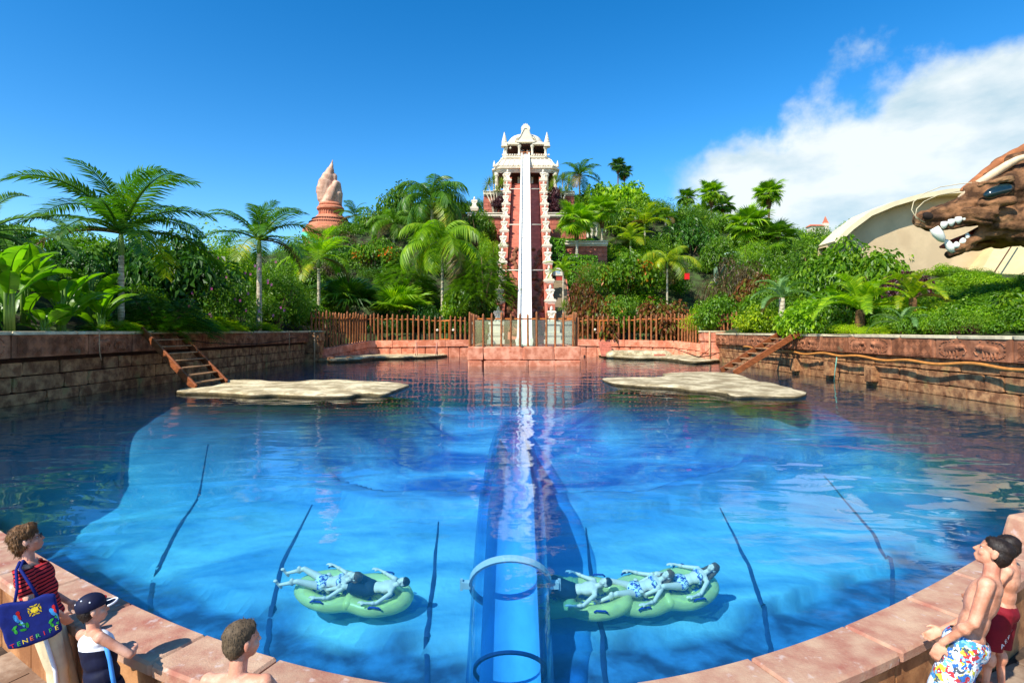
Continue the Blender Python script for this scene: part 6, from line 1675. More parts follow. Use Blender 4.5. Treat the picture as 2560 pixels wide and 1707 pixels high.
def stand(s, **kw):
    J = dict(pelvis=V3(0, 0, .94), chest=V3(0, 0, 1.25), neck=V3(0, -.01, 1.42), head=V3(0, .02, 1.585), hf=V3(0, 1, 0))
    for k, g in (('L', -1), ('R', 1)):
        J['sh' + k] = V3(g * .185, -.01, 1.385); J['el' + k] = V3(g * .235, -.03, 1.11); J['wr' + k] = V3(g * .235, .06, .87)
        J['hp' + k] = V3(g * .085, 0, .90); J['kn' + k] = V3(g * .095, .01, .49); J['an' + k] = V3(g * .10, -.01, .085)
    J = {a: (b * s if a != 'hf' else b) for a, b in J.items()}
    for a, b in kw.items(): J[a] = b * s if a[:2] not in ('hf', 'hd', 'hn', 'ft', 'ts', 'hu') else b
    return J
def hair(hp_, Bq, k, m_, par, style, seed=0):
    mb = MB()
    if style == 'short':
        mb.ell(hp_(0, -.02, .048), (.079 * k, .097 * k, .078 * k), Bq, 18, 12); mb.ell(hp_(0, -.045, .0), (.077 * k, .07 * k, .075 * k), Bq, 14, 10)
        mb.ell(hp_(0, .042, .078), (.058 * k, .032 * k, .028 * k), Bq, 12, 8); mb.ell(hp_(0, -.06, -.045), (.052 * k, .035 * k, .035 * k), Bq, 10, 8)
    elif style == 'full':
        mb.ell(hp_(0, -.02, .062), (.092 * k, .108 * k, .085 * k), Bq, 18, 12); mb.ell(hp_(0, -.05, .0), (.09 * k, .075 * k, .09 * k), Bq, 14, 10)
        mb.ell(hp_(0, .05, .1), (.07 * k, .045 * k, .04 * k), Bq, 12, 8); mb.ell(hp_(0, -.06, -.06), (.06 * k, .04 * k, .05 * k), Bq, 10, 8)
    else:
        mb.ell(hp_(0, -.02, .05), (.088 * k, .104 * k, .085 * k), Bq, 18, 12)
        for x in (-.06, -.03, 0, .03, .06): mb.cap(hp_(x, -.06, .03), .04 * k, hp_(x * 2.2, -.10, -.22), .025 * k, 8)
    am = .0028 if style == 'short' else .011
    me = fuse(mb, 'hair', .010, 2, .5, lambda c: am * noise.noise(c * 55) + am * noise.noise(c * 22))
    # loose locks over the whole head
    rdh = random.Random(seed + 5); bm = bmesh.new(); bm.from_mesh(me); bm.normal_update(); fs_ = list(bm.faces); dn = -(Bq @ V3(0, .35, 1)); L0 = .013 if style == 'short' else .03; rs_ = .22 if style == 'short' else .4; lf = .0015 if style == 'short' else .005
    for q in rdh.choices(fs_, [f_.calc_area() for f_ in fs_], k=900 if style == 'short' else 1300):
        c = q.calc_center_median(); nn = q.normal.copy(); d = dn - nn * dn.dot(nn) + Vector((rdh.uniform(-rs_, rs_), rdh.uniform(-rs_, rs_), rdh.uniform(-rs_, rs_)))
        d.normalize(); w = d.cross(nn).normalized() * .0022; ln = L0 * rdh.uniform(.6, 1.4)
        v = [bm.verts.new(x) for x in (c - w, c + w, c + d * ln * .6 + nn * lf + w * .8, c + d * ln * .6 + nn * lf - w * .8, c + d * ln + nn * rdh.uniform(0, lf))]
        bm.faces.new(v[:4]); bm.faces.new((v[3], v[2], v[4]))
    bm.to_mesh(me); bm.free()
    return link('hair', me, m_, par, (0, 0, 0), local=True)
def eyes(hp_, Bq, k, par):
    m_w, m_i = mat('eye_white', (.45, .42, .40), .3, .02, 2), mat('iris', (.03, .02, .015), .15, .1, 2)
    for sg in (-1, 1):
        mb = MB(); mb.ell(hp_(sg * .031, .068, .0), (.013 * k, .009 * k, .0075 * k), Bq, 10, 6); ew = link('eye', mb.mesh('eye', True), m_w, par, (0, 0, 0), local=True)
        mb = MB(); mb.ell(hp_(sg * .031, .0755, .0), (.006 * k, .004 * k, .006 * k), Bq, 8, 6); link('iris', mb.mesh('iris', True), m_i, ew, (0, 0, 0), local=True)
def cut(me, co, no):
    """trim cloth with a straight hem: drops what lies on the +no side"""
    bm = bmesh.new(); bm.from_mesh(me); bmesh.ops.bisect_plane(bm, geom=bm.verts[:] + bm.edges[:] + bm.faces[:], plane_co=co, plane_no=no, clear_outer=True)
    bm.to_mesh(me); bm.free(); return me
m_hairb = mat('hair_brown', srgb(112, 78, 44), .6, .4, 40, .002, 120, stretch=(1, 1, .3)); m_hairg = mat('hair_ash', srgb(92, 76, 56), .7, .3, 50, .002, 150); m_hairk = mat('hair_dark', srgb(38, 28, 22), .5, .3, 40, .002, 120)
def stripes(name, c1, c2, freq, duty=.5):
    m_ = bpy.data.materials.new(name); m_.use_nodes = True; t = m_.node_tree; p = t.nodes['Principled BSDF']; p.inputs['Roughness'].default_value = .9; p.inputs['Specular IOR Level'].default_value = .1
    tc_ = N(t, 'ShaderNodeTexCoord'); sp_ = N(t, 'ShaderNodeSeparateXYZ'); t.links.new(tc_.outputs['Object'], sp_.inputs[0])
    n_ = N(t, 'ShaderNodeTexNoise'); n_.inputs['Scale'].default_value = 6; t.links.new(tc_.outputs['Object'], n_.inputs['Vector'])
    f_ = math_n(t, 'FRACT', math_n(t, 'MULTIPLY', math_n(t, 'MULTIPLY_ADD', n_.outputs[0], .03, sp_.outputs[2]), freq)); f_ = math_n(t, 'GREATER_THAN', f_, duty)
    mx_ = N(t, 'ShaderNodeMixRGB'); mx_.inputs[1].default_value = (*c1, 1); mx_.inputs[2].default_value = (*c2, 1); t.links.new(f_, mx_.inputs[0]); t.links.new(mx_.outputs[0], p.inputs['Base Color']); return m_
def floral(name, cols, scale):
    m_ = bpy.data.materials.new(name); m_.use_nodes = True; t = m_.node_tree; p = t.nodes['Principled BSDF']; p.inputs['Roughness'].default_value = .85
    tc_ = N(t, 'ShaderNodeTexCoord'); n_ = N(t, 'ShaderNodeTexNoise'); n_.inputs['Scale'].default_value = scale * .6; t.links.new(tc_.outputs['Object'], n_.inputs['Vector'])
    vm = N(t, 'ShaderNodeMixRGB'); vm.inputs[0].default_value = .12; t.links.new(tc_.outputs['Object'], vm.inputs[1]); t.links.new(n_.outputs['Color'], vm.inputs[2])
    v_ = N(t, 'ShaderNodeTexVoronoi'); v_.inputs['Scale'].default_value = scale; t.links.new(vm.outputs[0], v_.inputs['Vector'])
    sp_ = N(t, 'ShaderNodeSeparateColor'); t.links.new(v_.outputs['Color'], sp_.inputs[0]); rp = N(t, 'ShaderNodeValToRGB'); rp.color_ramp.interpolation = 'CONSTANT'; el = rp.color_ramp.elements
    while len(el) < len(cols): el.new(.5)
    for i, c in enumerate(cols): el[i].position = i / len(cols); el[i].color = (*c, 1)
    t.links.new(sp_.outputs[0], rp.inputs[0]); t.links.new(rp.outputs[0], p.inputs['Base Color']); return m_
def wrinkle(a=.004, f=14): return lambda c: a * noise.noise(Vector((c.x * f, c.y * f, c.z * f * 1.6)))
def stick(me, target, d):
    """lay a flat piece onto a surface"""
    from mathutils.bvhtree import BVHTree
    bvh = BVHTree.FromPolygons([v.co for v in target.vertices], [tuple(p_.vertices) for p_ in target.polygons])
    for v in me.vertices:
        h_ = bvh.find_nearest(v.co)
        if h_[0] is not None: v.co = h_[0] + h_[1] * d
    return me
def letters(text, size, cols, par, mat4, gap=1.0):
    x = 0
    for i, ch in enumerate(text):
        if ch != ' ':
            cu = bpy.data.curves.new('letter', 'FONT'); cu.body = ch; cu.size = size; cu.extrude = .001; cu.align_x = 'CENTER'
            o = bpy.data.objects.new('tmp', cu); COL.objects.link(o); dg = bpy.context.evaluated_depsgraph_get(); me = bpy.data.meshes.new_from_object(o.evaluated_get(dg)); bpy.data.objects.remove(o)
            me.transform(mat4 @ Matrix.Translation((x, 0, 0))); me.materials.clear(); stick(me, par.data, .003); link('letter', me, cols[i % len(cols)], par, (0, 0, 0), local=True)
        x += size * .72 * gap

def flat_mat(name, c): return mat(name, c, .8, .04, 5)
# ---- woman with the bag
def woman():
    s = .94
    e = lean_empty(-3.60, 4.62, DECKZ + .02, -58, -17, 'woman in red striped shirt with glasses and blue shoulder bag')
    J = stand(s, elR=V3(.235, -.02, 1.12), wrR=V3(.20, .13, .94), hdR=V3(-.25, .3, -1), head=V3(0, .035, 1.60), hf=V3(-.05, 1, .05), elL=V3(-.24, 0, 1.12), wrL=V3(-.2, .14, .93), anR=V3(.10, -.06, .085), knR=V3(.095, .0, .49))
    mb, hp_, Bq, k = person_mb(J, s, True, True); link('body', fuse(mb, 'body', .007, 3, .2), m_skin, e, (0, 0, 0), local=True)
    hair(hp_, Bq, k, m_hairb, e, 'full'); eyes(hp_, Bq, k, e)
    # shirt
    b = MB(); up = V3(0, 0, 1)
    for c, r_ in ((V3(0, 0, .93), (.19, .14, .10)), (V3(0, 0, 1.02), (.178, .132, .16)), (V3(0, .01, 1.16), (.172, .135, .16)), (V3(0, .01, 1.27), (.182, .14, .16)), (V3(0, -.01, 1.345), (.18, .105, .075))): b.ell(c * s, [q * s for q in r_], None, 18, 12)
    for g in 'LR':
        b.cap(J['sh' + g], .075 * s, J['sh' + g].lerp(J['el' + g], .55), .075 * s, 14)
    me = fuse(b, 'shirt', .011, 3, .5, wrinkle(.006, 11)); me = cut(me, V3(0, 0, .90) * s, V3(0, 0, -1)); me = cut(me, V3(0, .02, 1.395) * s, V3(0, .25, 1))
    for g, sg in (('L', -1), ('R', 1)): pass
    link('shirt', me, stripes('striped_jersey', srgb(206, 58, 62), srgb(44, 20, 30), 34, .60), e, (0, 0, 0), local=True)
    b = MB(); b.ell(V3(0, 0, .92) * s, (.188 * s, .137 * s, .11 * s), None, 16, 10)
    for g in 'LR': b.cap(J['hp' + g], .112 * s, J['kn' + g], .085 * s, 14); b.cap(J['kn' + g], .085 * s, J['an' + g] + V3(0, 0, .0), .078 * s, 14)
    me = fuse(b, 'trousers', .011, 3, .5, wrinkle(.007, 9)); me = cut(me, V3(0, 0, 1.0) * s, V3(0, 0, 1)); me = cut(me, V3(0, 0, .07) * s, V3(0, 0, -1))
    tro = link('trousers', me, mat('beige_cotton', srgb(222, 202, 162), .9, .08, 8), e, (0, 0, 0), local=True)
    mb = MB(); pts = [J['hpR'] + V3(.118, 0, .05) * s, J['hpR'].lerp(J['knR'], .5) + V3(.105, 0, 0) * s, J['knR'] + V3(.09, 0, 0) * s, J['anR'] + V3(.083, 0, .02) * s]
    mb.tube(pts, .014, 6); link('side_stripe', mb.mesh('stripe', True), flat_mat('white_tape', (.75, .78, .82)), tro, (0, 0, 0), local=True)
    # glasses
    mb = MB()
    for sg in (-1, 1):
        mb.tube([hp_(sg * .033 + .022 * math.cos(a), .094, .002 + .017 * math.sin(a)) for a in [2 * PI * i / 14 for i in range(15)]], .0022, 5); mb.tube([hp_(sg * .055, .092, .006), hp_(sg * .076, .05, .008), hp_(sg * .08, -.01, .008)], .0022, 5)
    mb.tube([hp_(-.011, .096, .006), hp_(.011, .096, .006)], .002, 5); link('glasses', mb.mesh('glasses', True), flat_mat('dark_metal', (.05, .04, .04)), e, (0, 0, 0), local=True)
    for g in 'LR':
        b = MB(); a = J['an' + g]; b.cap(a + V3(0, -.06, -.05) * s, .045 * s, a + V3(0, .15, -.055) * s, .045 * s, 10); link('shoe', fuse(b, 'shoe', .012, 2, .5), flat_mat('shoe_red', srgb(150, 30, 40)), e, (0, 0, 0), local=True)
    # bag: its own thing, hanging from the shoulder
    bag = empty('shoulder_bag', tuple(e.location), 'navy shoulder bag with parrots and coloured letters', 'bag'); bag.rotation_euler = e.rotation_euler
    m_navy = mat('navy_canvas', srgb(18, 34, 110), .9, .12, 20)
    b = MB(); x0 = .335
    cs = [(-.23, .60), (-.245, .98), (-.2, 1.03), (0, .96), (.12, .97), (.2, .93), (.17, .56), (.1, .54), (-.1, .55)]
    cs = [(q[0] * .86 - .0, .80 + (q[1] - .54) * .84) for q in cs]
    n = len(cs); b.add([V3(x0 - .035, q[0], q[1]) * s for q in cs] + [V3(x0 + .03, q[0], q[1]) * s for q in cs], [tuple(range(n)), tuple(range(2 * n - 1, n - 1, -1))] + [(k_, n + k_, n + (k_ + 1) % n, (k_ + 1) % n) for k_ in range(n)])
    me = fuse(b, 'pouch', .012, 5, .6, wrinkle(.008, 9)); pouch = link('pouch', me, m_navy, bag, (0, 0, 0), local=True)
    mb = MB()
    sh = J['shR'] / s
    for dy_, sp_ in ((-.012, -.1), (.012, .06)): mb.tube([V3(x0 - .01, .0 + sp_, 1.14) * s, V3(x0 - .03, -.0 + sp_ * .5, 1.28) * s, V3(.27, -.02 + dy_, 1.42) * s, V3(.20, .0 + dy_, 1.465) * s, V3(.14, .0 + dy_, 1.42) * s], .011, 6)
    link('strap', mb.mesh('strap', True), m_navy, bag, (0, 0, 0), local=True)
    cols = [flat_mat('thread_' + n_, c) for n_, c in (('red', srgb(214, 40, 40)), ('green', srgb(60, 170, 60)), ('yellow', srgb(236, 206, 50)), ('orange', srgb(226, 110, 50)), ('lime', srgb(90, 190, 110)))]
    M4 = Matrix.Translation(V3(x0 + .040, -.165, .845) * s) @ Matrix.Rotation(PI / 2, 4, 'Z') @ Matrix.Rotation(PI / 2, 4, 'X')
    letters('TENERIFE', .048, cols, pouch, M4, 1.12)
    # sun and two long-tailed birds on a branch, stitched in flat colours
    def patch(nm, c, ry, rz, m_, rot=0): 
        c = (c[0] * .86 + .085, .80 + (c[1] - .54) * .84); mb = MB(); mb.ell(V3(x0 + .041, c[0], c[1]) * s, (.003, ry * .8, rz * .8), Matrix.Rotation(rot, 3, 'X'), 12, 8); link(nm, stick(mb.mesh(nm, True), pouch.data, .002), m_, pouch, (0, 0, 0), local=True)
    patch('stitched_sun', (-.07, .86), .03, .03, cols[2])
    for k_ in range(10): patch('stitched_ray', (-.07 + .045 * math.cos(k_ * .628), .86 + .045 * math.sin(k_ * .628)), .006, .018, cols[2], -k_ * .628 + PI / 2 + PI / 2)
    for y_, z_ in ((-.2, .87), (.06, .80)):
        patch('stitched_head', (y_ + .01, z_ + .02), .016, .02, cols[0]); patch('stitched_wing', (y_ - .01, z_ - .025), .018, .045, flat_mat('thread_blue', srgb(60, 150, 214)), .25); patch('stitched_belly', (y_ + .012, z_ - .02), .012, .03, cols[0], .1); patch('stitched_tail', (y_ + .02, z_ - .09), .01, .04, flat_mat('thread_sky', srgb(110, 190, 230)), .2)
        for q in range(5): patch('stitched_leaf', (y_ + .05 * math.cos(q * 1.25), z_ - .12 + .03 * math.sin(q * 1.25)), .012, .026, cols[1], q * 1.1)
    return e
woman()

# ---- boy with the cap
def boy_cap():
    s = .75
    e = lean_empty(-2.75, 4.0, DECKZ + .02, -30, -14, 'boy in navy baseball cap and navy sleeveless shirt leaning on the parapet')
    J = stand(s, head=V3(0, .06, 1.60), hf=V3(.25, 1, -.12), chest=V3(0, .02, 1.25), neck=V3(0, .02, 1.42), elR=V3(.30, .14, 1.13), wrR=V3(.10, .28, 1.10), hdR=V3(-1, .2, 0), hnR=V3(0, .3, -1), elL=V3(-.29, .14, 1.13), wrL=V3(-.08, .26, 1.12), hdL=V3(1, .1, 0), hnL=V3(0, .3, -1))
    mb, hp_, Bq, k = person_mb(J, s, True); link('body', fuse(mb, 'body', .0065, 3, .2), m_skin, e, (0, 0, 0), local=True)
    hair(hp_, Bq, k, m_hairk, e, 'short'); eyes(hp_, Bq, k, e)
    m_nv = mat('navy_jersey', srgb(14, 18, 48), .7, .15, 12); m_wh = flat_mat('white_jersey', srgb(236, 238, 244)); m_lb = flat_mat('light_blue_trim', srgb(70, 150, 226))
    b = MB()
    for c, r_ in ((V3(0, 0, .86), (.20, .15, .14)), (V3(0, .0, 1.0), (.185, .14, .16)), (V3(0, .015, 1.15), (.183, .14, .16)), (V3(0, .02, 1.25), (.188, .138, .16)), (V3(0, .01, 1.33), (.192, .12, .085))): b.ell(c * s, [q * s for q in r_], None, 18, 12)
    me = fuse(b, 'vest', .009, 2, .6, wrinkle(.006, 12)); low = me.copy()
    cut(low, V3(0, 0, 1.25) * s, V3(0, .35, 1)); cut(low, V3(0, 0, .76) * s, V3(0, 0, -1)); link('vest', low, m_nv, e, (0, 0, 0), local=True)
    yo = me; cut(yo, V3(0, 0, 1.252) * s, V3(0, -.35, -1)); cut(yo, V3(0, .03, 1.42) * s, V3(0, .2, 1)); link('vest_yoke', yo, m_wh, e, (0, 0, 0), local=True)
    for sg in (-1, 1):
        mb = MB(); mb.tube([V3(sg * .185, .02, 1.28) * s, V3(sg * .192, .02, 1.15) * s, V3(sg * .19, .01, 1.0) * s, V3(sg * .203, 0, .85) * s], .02 * s, 6); link('side_stripe', mb.mesh('stripe', True), m_lb, e, (0, 0, 0), local=True)
    b = MB(); b.ell(V3(0, 0, .84) * s, (.205 * s, .15 * s, .16 * s), None, 16, 10)
    for g in 'LR': b.cap(J['hp' + g], .125 * s, J['kn' + g], .105 * s, 14)
    me = fuse(b, 'shorts', .011, 2, .6, wrinkle(.006, 10)); cut(me, V3(0, 0, .46) * s, V3(0, 0, -1)); cut(me, V3(0, 0, .93) * s, V3(0, 0, 1)); link('shorts', me, m_nv, e, (0, 0, 0), local=True)
    cap_o = empty('baseball_cap', tuple(e.location), 'navy baseball cap with white edged brim worn by the boy', 'cap'); cap_o.rotation_euler = e.rotation_euler
    b = MB(); b.ell(hp_(0, -.015, .05), (.094 * k, .112 * k, .095 * k), Bq, 20, 14); me = fuse(b, 'crown', .008, 1, .7); hn = Bq @ V3(0, .1, -1); cut(me, hp_(0, 0, .02), hn); link('cap_crown', me, m_nv, cap_o, (0, 0, 0), local=True)
    pts = []
    for i in range(13):
        a = PI * i / 12; pts.append(((.09) * math.cos(a), .085 + .085 * math.sin(a)))
    n = len(pts); mb = MB(); mb.add([hp_(x, y, .028 - 2.2 * x * x) for x, y in pts] + [hp_(x, y, .036 - 2.2 * x * x) for x, y in pts], [tuple(range(n)), tuple(range(2 * n - 1, n - 1, -1))] + [(i, n + i, n + i + 1, i + 1) for i in range(n - 1)]); link('brim', fix_normals(mb.mesh('brim')), m_nv, cap_o, (0, 0, 0), local=True)
    mb = MB(); mb.tube([hp_(x, y, .032 - 2.2 * x * x) for x, y in pts], .0075, 6); link('brim_edge', mb.mesh('edge', True), m_wh, cap_o, (0, 0, 0), local=True)
    mb = MB(); mb.ell(hp_(0, .088, .075), (.03 * k, .012 * k, .016 * k), Bq, 10, 6); link('badge', mb.mesh('badge', True), flat_mat('badge_red', srgb(190, 30, 40)), cap_o, (0, 0, 0), local=True)
    for x, y, z in ((.05, -.08, .11), (-.05, -.08, .11), (.085, -.03, .085), (-.085, -.03, .085), (0, -.115, .085)):
        mb = MB(); mb.ell(hp_(x, y, z), (.006, .006, .006), None, 8, 6); link('eyelet', mb.mesh('eyelet', True), m_wh, cap_o, (0, 0, 0), local=True)
boy_cap()

# ---- bare-backed boy
def boy_bare():
    s = .91
    e = lean_empty(-1.42, 3.08, DECKZ + .02, -8, -4, 'bare backed boy with short brown hair at the parapet, seen from behind')
    J = stand(s, head=V3(.015, .05, 1.60), hf=V3(.55, 1, -.05), elR=V3(.27, .10, 1.14), wrR=V3(.2, .32, 1.05), elL=V3(-.27, .10, 1.14), wrL=V3(-.2, .32, 1.05))
    mb, hp_, Bq, k = person_mb(J, s, True); link('body', fuse(mb, 'body', .007, 3, .2), m_skin, e, (0, 0, 0), local=True)
    hair(hp_, Bq, k, m_hairg, e, 'short'); eyes(hp_, Bq, k, e)
    b = MB(); b.ell(V3(0, 0, .88) * s, (.19 * s, .14 * s, .14 * s), None, 16, 10)
    for g in 'LR': b.cap(J['hp' + g], .12 * s, J['kn' + g], .1 * s, 14)
    me = fuse(b, 'shorts', .011, 2, .6, wrinkle(.006, 10)); cut(me, V3(0, 0, .5) * s, V3(0, 0, -1)); cut(me, V3(0, 0, .96) * s, V3(0, 0, 1)); link('shorts', me, mat('blue_swim', srgb(40, 80, 150), .8, .1, 8), e, (0, 0, 0), local=True)
boy_bare()

# ---- man and boy on the other side
m_flor = floral('flower_print', [srgb(236, 240, 244), srgb(60, 140, 200), srgb(226, 236, 240), srgb(40, 100, 170), srgb(200, 196, 60), srgb(220, 228, 236), srgb(180, 50, 56), srgb(110, 176, 214), srgb(70, 80, 90)], 34)
def man():
    s = 1.02
    e = lean_empty(3.03, 4.13, DECKZ + .02, 42, 20, 'bare chested man in flowered swim shorts standing at the parapet')
    J = stand(s, head=V3(0, .03, 1.595), hf=V3(-.1, 1, .1), elL=V3(-.25, -.02, 1.11), wrL=V3(-.20, .10, .88), hdL=V3(.1, .15, -1), elR=V3(.25, .02, 1.11), wrR=V3(.2, .16, .9))
    mb, hp_, Bq, k = person_mb(J, s, True); link('body', fuse(mb, 'body', .007, 3, .2), m_skin2, e, (0, 0, 0), local=True)
    hair(hp_, Bq, k, m_hairk, e, 'short'); eyes(hp_, Bq, k, e)
    b = MB(); b.ell(V3(0, 0, .9) * s, (.2 * s, .145 * s, .13 * s), None, 16, 10)
    for g in 'LR': b.cap(J['hp' + g], .125 * s, J['kn' + g], .115 * s, 14)
    me = fuse(b, 'shorts', .011, 2, .6, wrinkle(.008, 9)); cut(me, V3(0, 0, .47) * s, V3(0, 0, -1)); cut(me, V3(0, .0, .98) * s, V3(0, 0, 1)); link('swim_shorts', me, m_flor, e, (0, 0, 0), local=True)
    return e
man_e = man()
def boy_red():
    s = .80
    e = lean_empty(4.22, 4.92, DECKZ + .02, 38, 8, 'barefoot boy in dark red shorts standing behind the man')
    J = stand(s, head=V3(0, .05, 1.60), hf=V3(-.1, 1, -.1), elL=V3(-.25, .08, 1.13), wrL=V3(-.16, .25, 1.0), elR=V3(.25, .08, 1.13), wrR=V3(.16, .25, 1.0), knL=V3(-.10, .05, .49), anL=V3(-.12, .05, .085), anR=V3(.11, -.05, .085))
    mb, hp_, Bq, k = person_mb(J, s, True); link('body', fuse(mb, 'body', .007, 3, .2), m_skin2, e, (0, 0, 0), local=True)
    hair(hp_, Bq, k, m_hairk, e, 'short'); eyes(hp_, Bq, k, e)
    b = MB(); b.ell(V3(0, 0, .9) * s, (.185 * s, .135 * s, .13 * s), None, 16, 10)
    for g in 'LR': b.cap(J['hp' + g], .12 * s, J['kn' + g], .108 * s, 14)
    me = fuse(b, 'shorts', .011, 2, .6, wrinkle(.006, 10)); cut(me, V3(0, 0, .5) * s, V3(0, 0, -1)); cut(me, V3(0, .0, .99) * s, V3(0, 0, 1)); so = link('swim_shorts', me, mat('dark_red_swim', srgb(120, 14, 28), .8, .15, 8), e, (0, 0, 0), local=True)
    M4 = Matrix.Translation(V3(-.16, -.105, .56) * s) @ Matrix.Rotation(R(-14), 4, 'Z') @ Matrix.Rotation(R(-50), 4, 'Y') @ Matrix.Rotation(PI / 2, 4, 'X')
    letters('AERO K', .075, [flat_mat('white_print', (.8, .8, .82))], so, M4, 1.0)
boy_red()
# end block of the parapet with a diamond
q = off(6.05, .2); e = empty('parapet_block', (q.x, q.y, COPZ), 'raised parapet block with a yellow diamond at the right edge', 'block')
e.rotation_euler = (0, 0, R(20)); me = bevel(MB().box((0, 0, .14), (.44, .5, .30), None, .8).mesh('block'), .04, 2); link('block', me, m_coping, e, (0, 0, 0), (0, 0, 0), local=True)
me = MB().box((0, 0, 0), (.11, .02, .11)).mesh('diamond'); link('diamond', me, mat('yellow_tile', srgb(190, 160, 40), .6, .1, 5), e, (0, -.225, .14), (R(9), R(45), 0), local=True)

# ------------------------------------------------------------------ riders on yellow rafts under the water
m_yellow = mat('yellow_vinyl', srgb(240, 240, 150), .35, .06, 3, spec=.5)
for _m in (m_yellow,):      # thin vinyl lets part of the light through
    _t = _m.node_tree; _o = [q for q in _t.nodes if q.type == 'OUTPUT_MATERIAL'][0]; _p = _t.nodes['Principled BSDF']
    _tr = N(_t, 'ShaderNodeBsdfTransparent'); _tr.inputs[0].default_value = (.9, .95, .8, 1); _mx = N(_t, 'ShaderNodeMixShader'); _mx.inputs[0].default_value = .38
    _t.links.new(_p.outputs[0], _mx.inputs[1]); _t.links.new(_tr.outputs[0], _mx.inputs[2]); _t.links.new(_mx.outputs[0], _o.inputs[0])
m_rblue = mat('raft_print', srgb(40, 110, 200), .5, .4, 9, col2=srgb(220, 235, 120), mix=(.45, .55)); m_handle = flat_mat('raft_handle', srgb(20, 50, 150))
rc = []
for i in range(48):
    a = 2 * PI * i / 48; x = 1.02 * math.cos(a); y = .40 * math.sin(a) * (1 - .30 * math.exp(-(x / .28) ** 2)); rc.append(V3(x, y, 0))
mb = MB(); n = len(rc); V = []; m_ = 10
for i, p_ in enumerate(rc):
    t_ = (rc[(i + 1) % n] - rc[i - 1]).normalized(); o_ = V3(t_.y, -t_.x, 0)
    for k in range(m_): V.append(p_ + o_ * math.cos(2 * PI * k / m_) * .15 + V3(0, 0, .13 * math.sin(2 * PI * k / m_)))
mb.add(V, [(i * m_ + k, i * m_ + (k + 1) % m_, ((i + 1) % n) * m_ + (k + 1) % m_, ((i + 1) % n) * m_ + k) for i in range(n) for k in range(m_)])
RING = mb.mesh('raft_tube', True); RING.materials.append(m_yellow)
mb = MB(); mb.prism([(p_.x * .97, p_.y * .97) for p_ in rc], -.05, -.02); MEMB = mb.mesh('raft_floor'); MEMB.materials.append(m_rblue)
mb = MB(); mb.cap((0, -.32, .04), .11, (0, .32, .04), .11, 10); BRID = mb.mesh('raft_bridge', True); BRID.materials.append(m_yellow)
mb = MB(); mb.tube([(-.12, 0, 0), (-.08, 0, .04), (.08, 0, .04), (.12, 0, 0)], .018, 6); HAND = mb.mesh('handle', True); HAND.materials.append(m_handle)
def raft(c, rz_, tilt, label):
    e = empty('inflatable_raft', c, label, 'raft', 'yellow rafts in the blue water'); e.rotation_euler = (tilt[0], tilt[1], rz_); e.scale = (1.1,) * 3
    link('tube', RING, None, e, local=True); link('floor_sheet', MEMB, None, e, local=True); link('bridge', BRID, None, e, local=True)
    for x in (-.55, .55):
        for sg in (-1, 1): link('handle', HAND, None, e, (x, sg * .44, .11), local=True)
    return e
m_pale = mat('skin_pale', srgb(246, 220, 204), .5, .05, 6)
def lying(x0, fem):
    """on the back, head towards +x, knees slightly bent"""
    s = .95
    J = dict(pelvis=V3(x0 - .55, 0, .13), chest=V3(x0 - .23, 0, .20), neck=V3(x0 - .05, 0, .26), head=V3(x0 + .1, 0, .36), hf=V3(-.55, -.25, 1), hu=V3(1, 0, .4))
    for k, g in (('L', 1), ('R', -1)):
        J['sh' + k] = V3(x0 - .10, g * .18, .22); J['el' + k] = V3(x0 - .32, g * .36, .14); J['wr' + k] = V3(x0 - .5, g * .42, .18); J['hd' + k] = V3(-1, 0, .2); J['hn' + k] = V3(0, 0, -1)
        J['hp' + k] = V3(x0 - .6, g * .09, .13); J['kn' + k] = V3(x0 - .98, g * .16, .26); J['an' + k] = V3(x0 - 1.34, g * .15, .12); J['ft' + k] = V3(-.5, 0, .85)
    mb, hp_, Bq, k = person_mb(J, s, True, fem); me = fuse(mb, 'body', .012, 3, .35); me.materials.append(m_pale); return me, J, hp_, Bq, k, s
BODY_F = lying(0, True); BODY_M = lying(0, False)
m_bik = floral('bikini_print', [srgb(240, 240, 244), srgb(40, 60, 150), srgb(230, 236, 240), srgb(60, 90, 180)], 30); m_swim = mat('dark_swim', srgb(20, 40, 60), .7, .2, 8)
def hair_src(B_, style, m_):
    e_ = bpy.data.objects.new('tmp', None); COL.objects.link(e_); o = hair(B_[2], B_[3], B_[4], m_, e_, style); me = o.data; bpy.data.objects.remove(o); bpy.data.objects.remove(e_); return me
HAIR_F = hair_src(BODY_F, 'long', m_hairb); HAIR_M = hair_src(BODY_M, 'short', m_hairk)
def suit(kind):
    b = MB(); J = BODY_F[1]
    b.ell(J['pelvis'], (.165, .185, .125), None, 14, 10)
    if kind == 'short':
        for g in 'LR': b.cap(J['hp' + g], .115, J['hp' + g].lerp(J['kn' + g], .7), .1, 12)
    me = fuse(b, 'swimwear', .014, 2, .6); me.materials.append(m_bik if kind == 'bik' else m_swim); return me
SUIT_B, SUIT_S = suit('bik'), suit('short')
b = MB(); J = BODY_F[1]; b.ell(J['chest'] + V3(.03, -.07, .07), (.06, .07, .06)); b.ell(J['chest'] + V3(.03, .07, .07), (.06, .07, .06)); b.ell(J['chest'] + V3(.02, 0, .0), (.035, .175, .128), None, 14, 10)
TOP = fuse(b, 'top', .012, 2, .6); TOP.materials.append(m_bik)
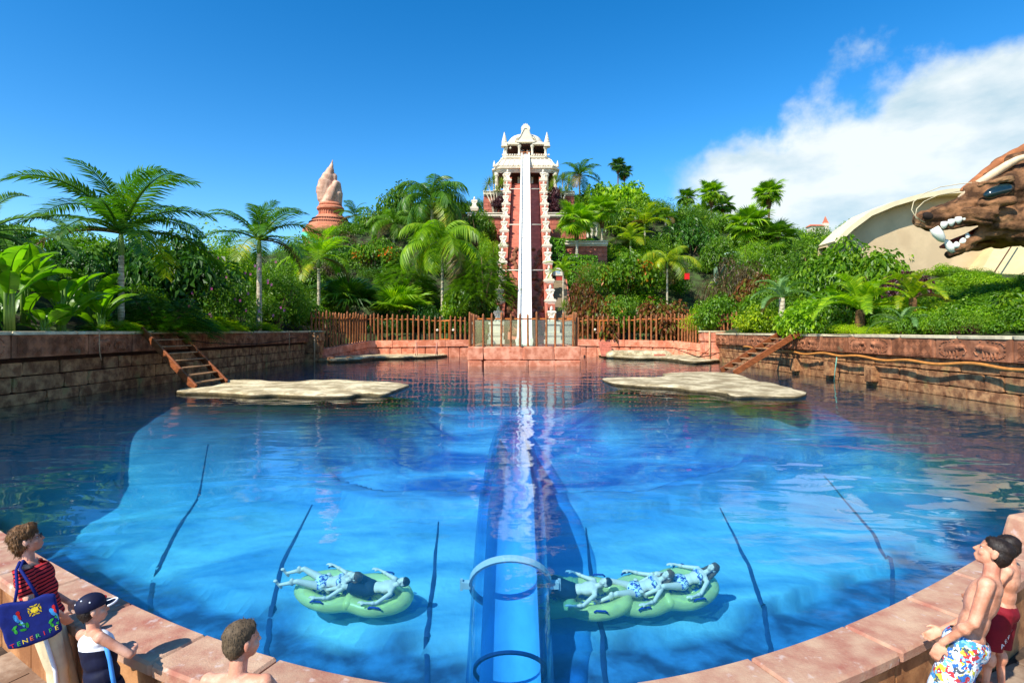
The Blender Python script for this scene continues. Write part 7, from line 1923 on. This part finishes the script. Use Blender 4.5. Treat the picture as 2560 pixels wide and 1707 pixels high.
def rider(raft_e, x, fem, label):
    e = empty('person', tuple(raft_e.location), label, 'person'); e.rotation_euler = raft_e.rotation_euler
    M_ = raft_e.rotation_euler.to_matrix() @ V3(x, 0, .03); e.location = raft_e.location + M_ * 1.1; e.scale = (1.1,) * 3
    link('body', (BODY_F if fem else BODY_M)[0], None, e, local=True); link('hair', HAIR_F if fem else HAIR_M, None, e, local=True)
    link('swimwear', SUIT_B if fem else SUIT_S, None, e, local=True)
    if fem: link('bikini_top', TOP, None, e, local=True)
r1 = raft((-3.36, 11.9, -2.95), R(-4), (R(20), R(4)), 'yellow raft alone on the side of the flame monument')
rider(r1, -.05, True, 'long haired rider lying on the rear half of the lone raft'); rider(r1, .88, False, 'rider in dark swimwear lying on the front half of the lone raft')
r2 = raft((1.22, 11.7, -2.95), R(-6), (R(20), 0), 'yellow raft half hidden behind the underwater tube')
rider(r2, .55, False, 'rider in dark swimwear beside the underwater tube')
r3 = raft((3.2, 11.95, -2.95), R(10), (R(20), R(-4)), 'yellow raft furthest from the tube on the elephant wall side')
rider(r3, -.02, True, 'long haired rider with legs trailing off the back of the furthest raft'); rider(r3, .92, True, 'rider in printed bikini lying on the front half of the furthest raft')
# two tiny people waiting at the top of the slide
for dx, src, lab in ((-.28, 'dark', 'tiny person in dark clothes waiting at the top of the slide'), (.3, 'white', 'tiny person in white clothes waiting at the top of the slide')):
    e = empty('person', (ax(89.3) + dx, 88.9, 30.35), lab, 'person')
    J = stand(.62, elL=V3(-.25, -.12, 1.1), wrL=V3(-.15, -.3, 1.0), elR=V3(.25, -.12, 1.1), wrR=V3(.15, -.3, 1.0), hf=V3(0, -1, -.2), knL=V3(-.1, -.2, .55), knR=V3(.1, -.2, .55), ftL=V3(0, -1, 0), ftR=V3(0, -1, 0))
    mb, hp_, Bq, k = person_mb(J, .62, False); link('body', fuse(mb, 'body', .018, 2, .6), m_skin2, e, (0, 0, 0), local=True)
    b = MB(); b.ell(V3(0, 0, 1.2) * .62, (.12, .09, .14), None, 12, 8); b.ell(V3(0, 0, .98) * .62, (.12, .09, .12), None, 12, 8); link('shirt', fuse(b, 'shirt', .02, 2, .6), m_dark if src == 'dark' else m_white, e, (0, 0, 0), local=True)
    hair(hp_, Bq, k, m_hairk, e, 'short')
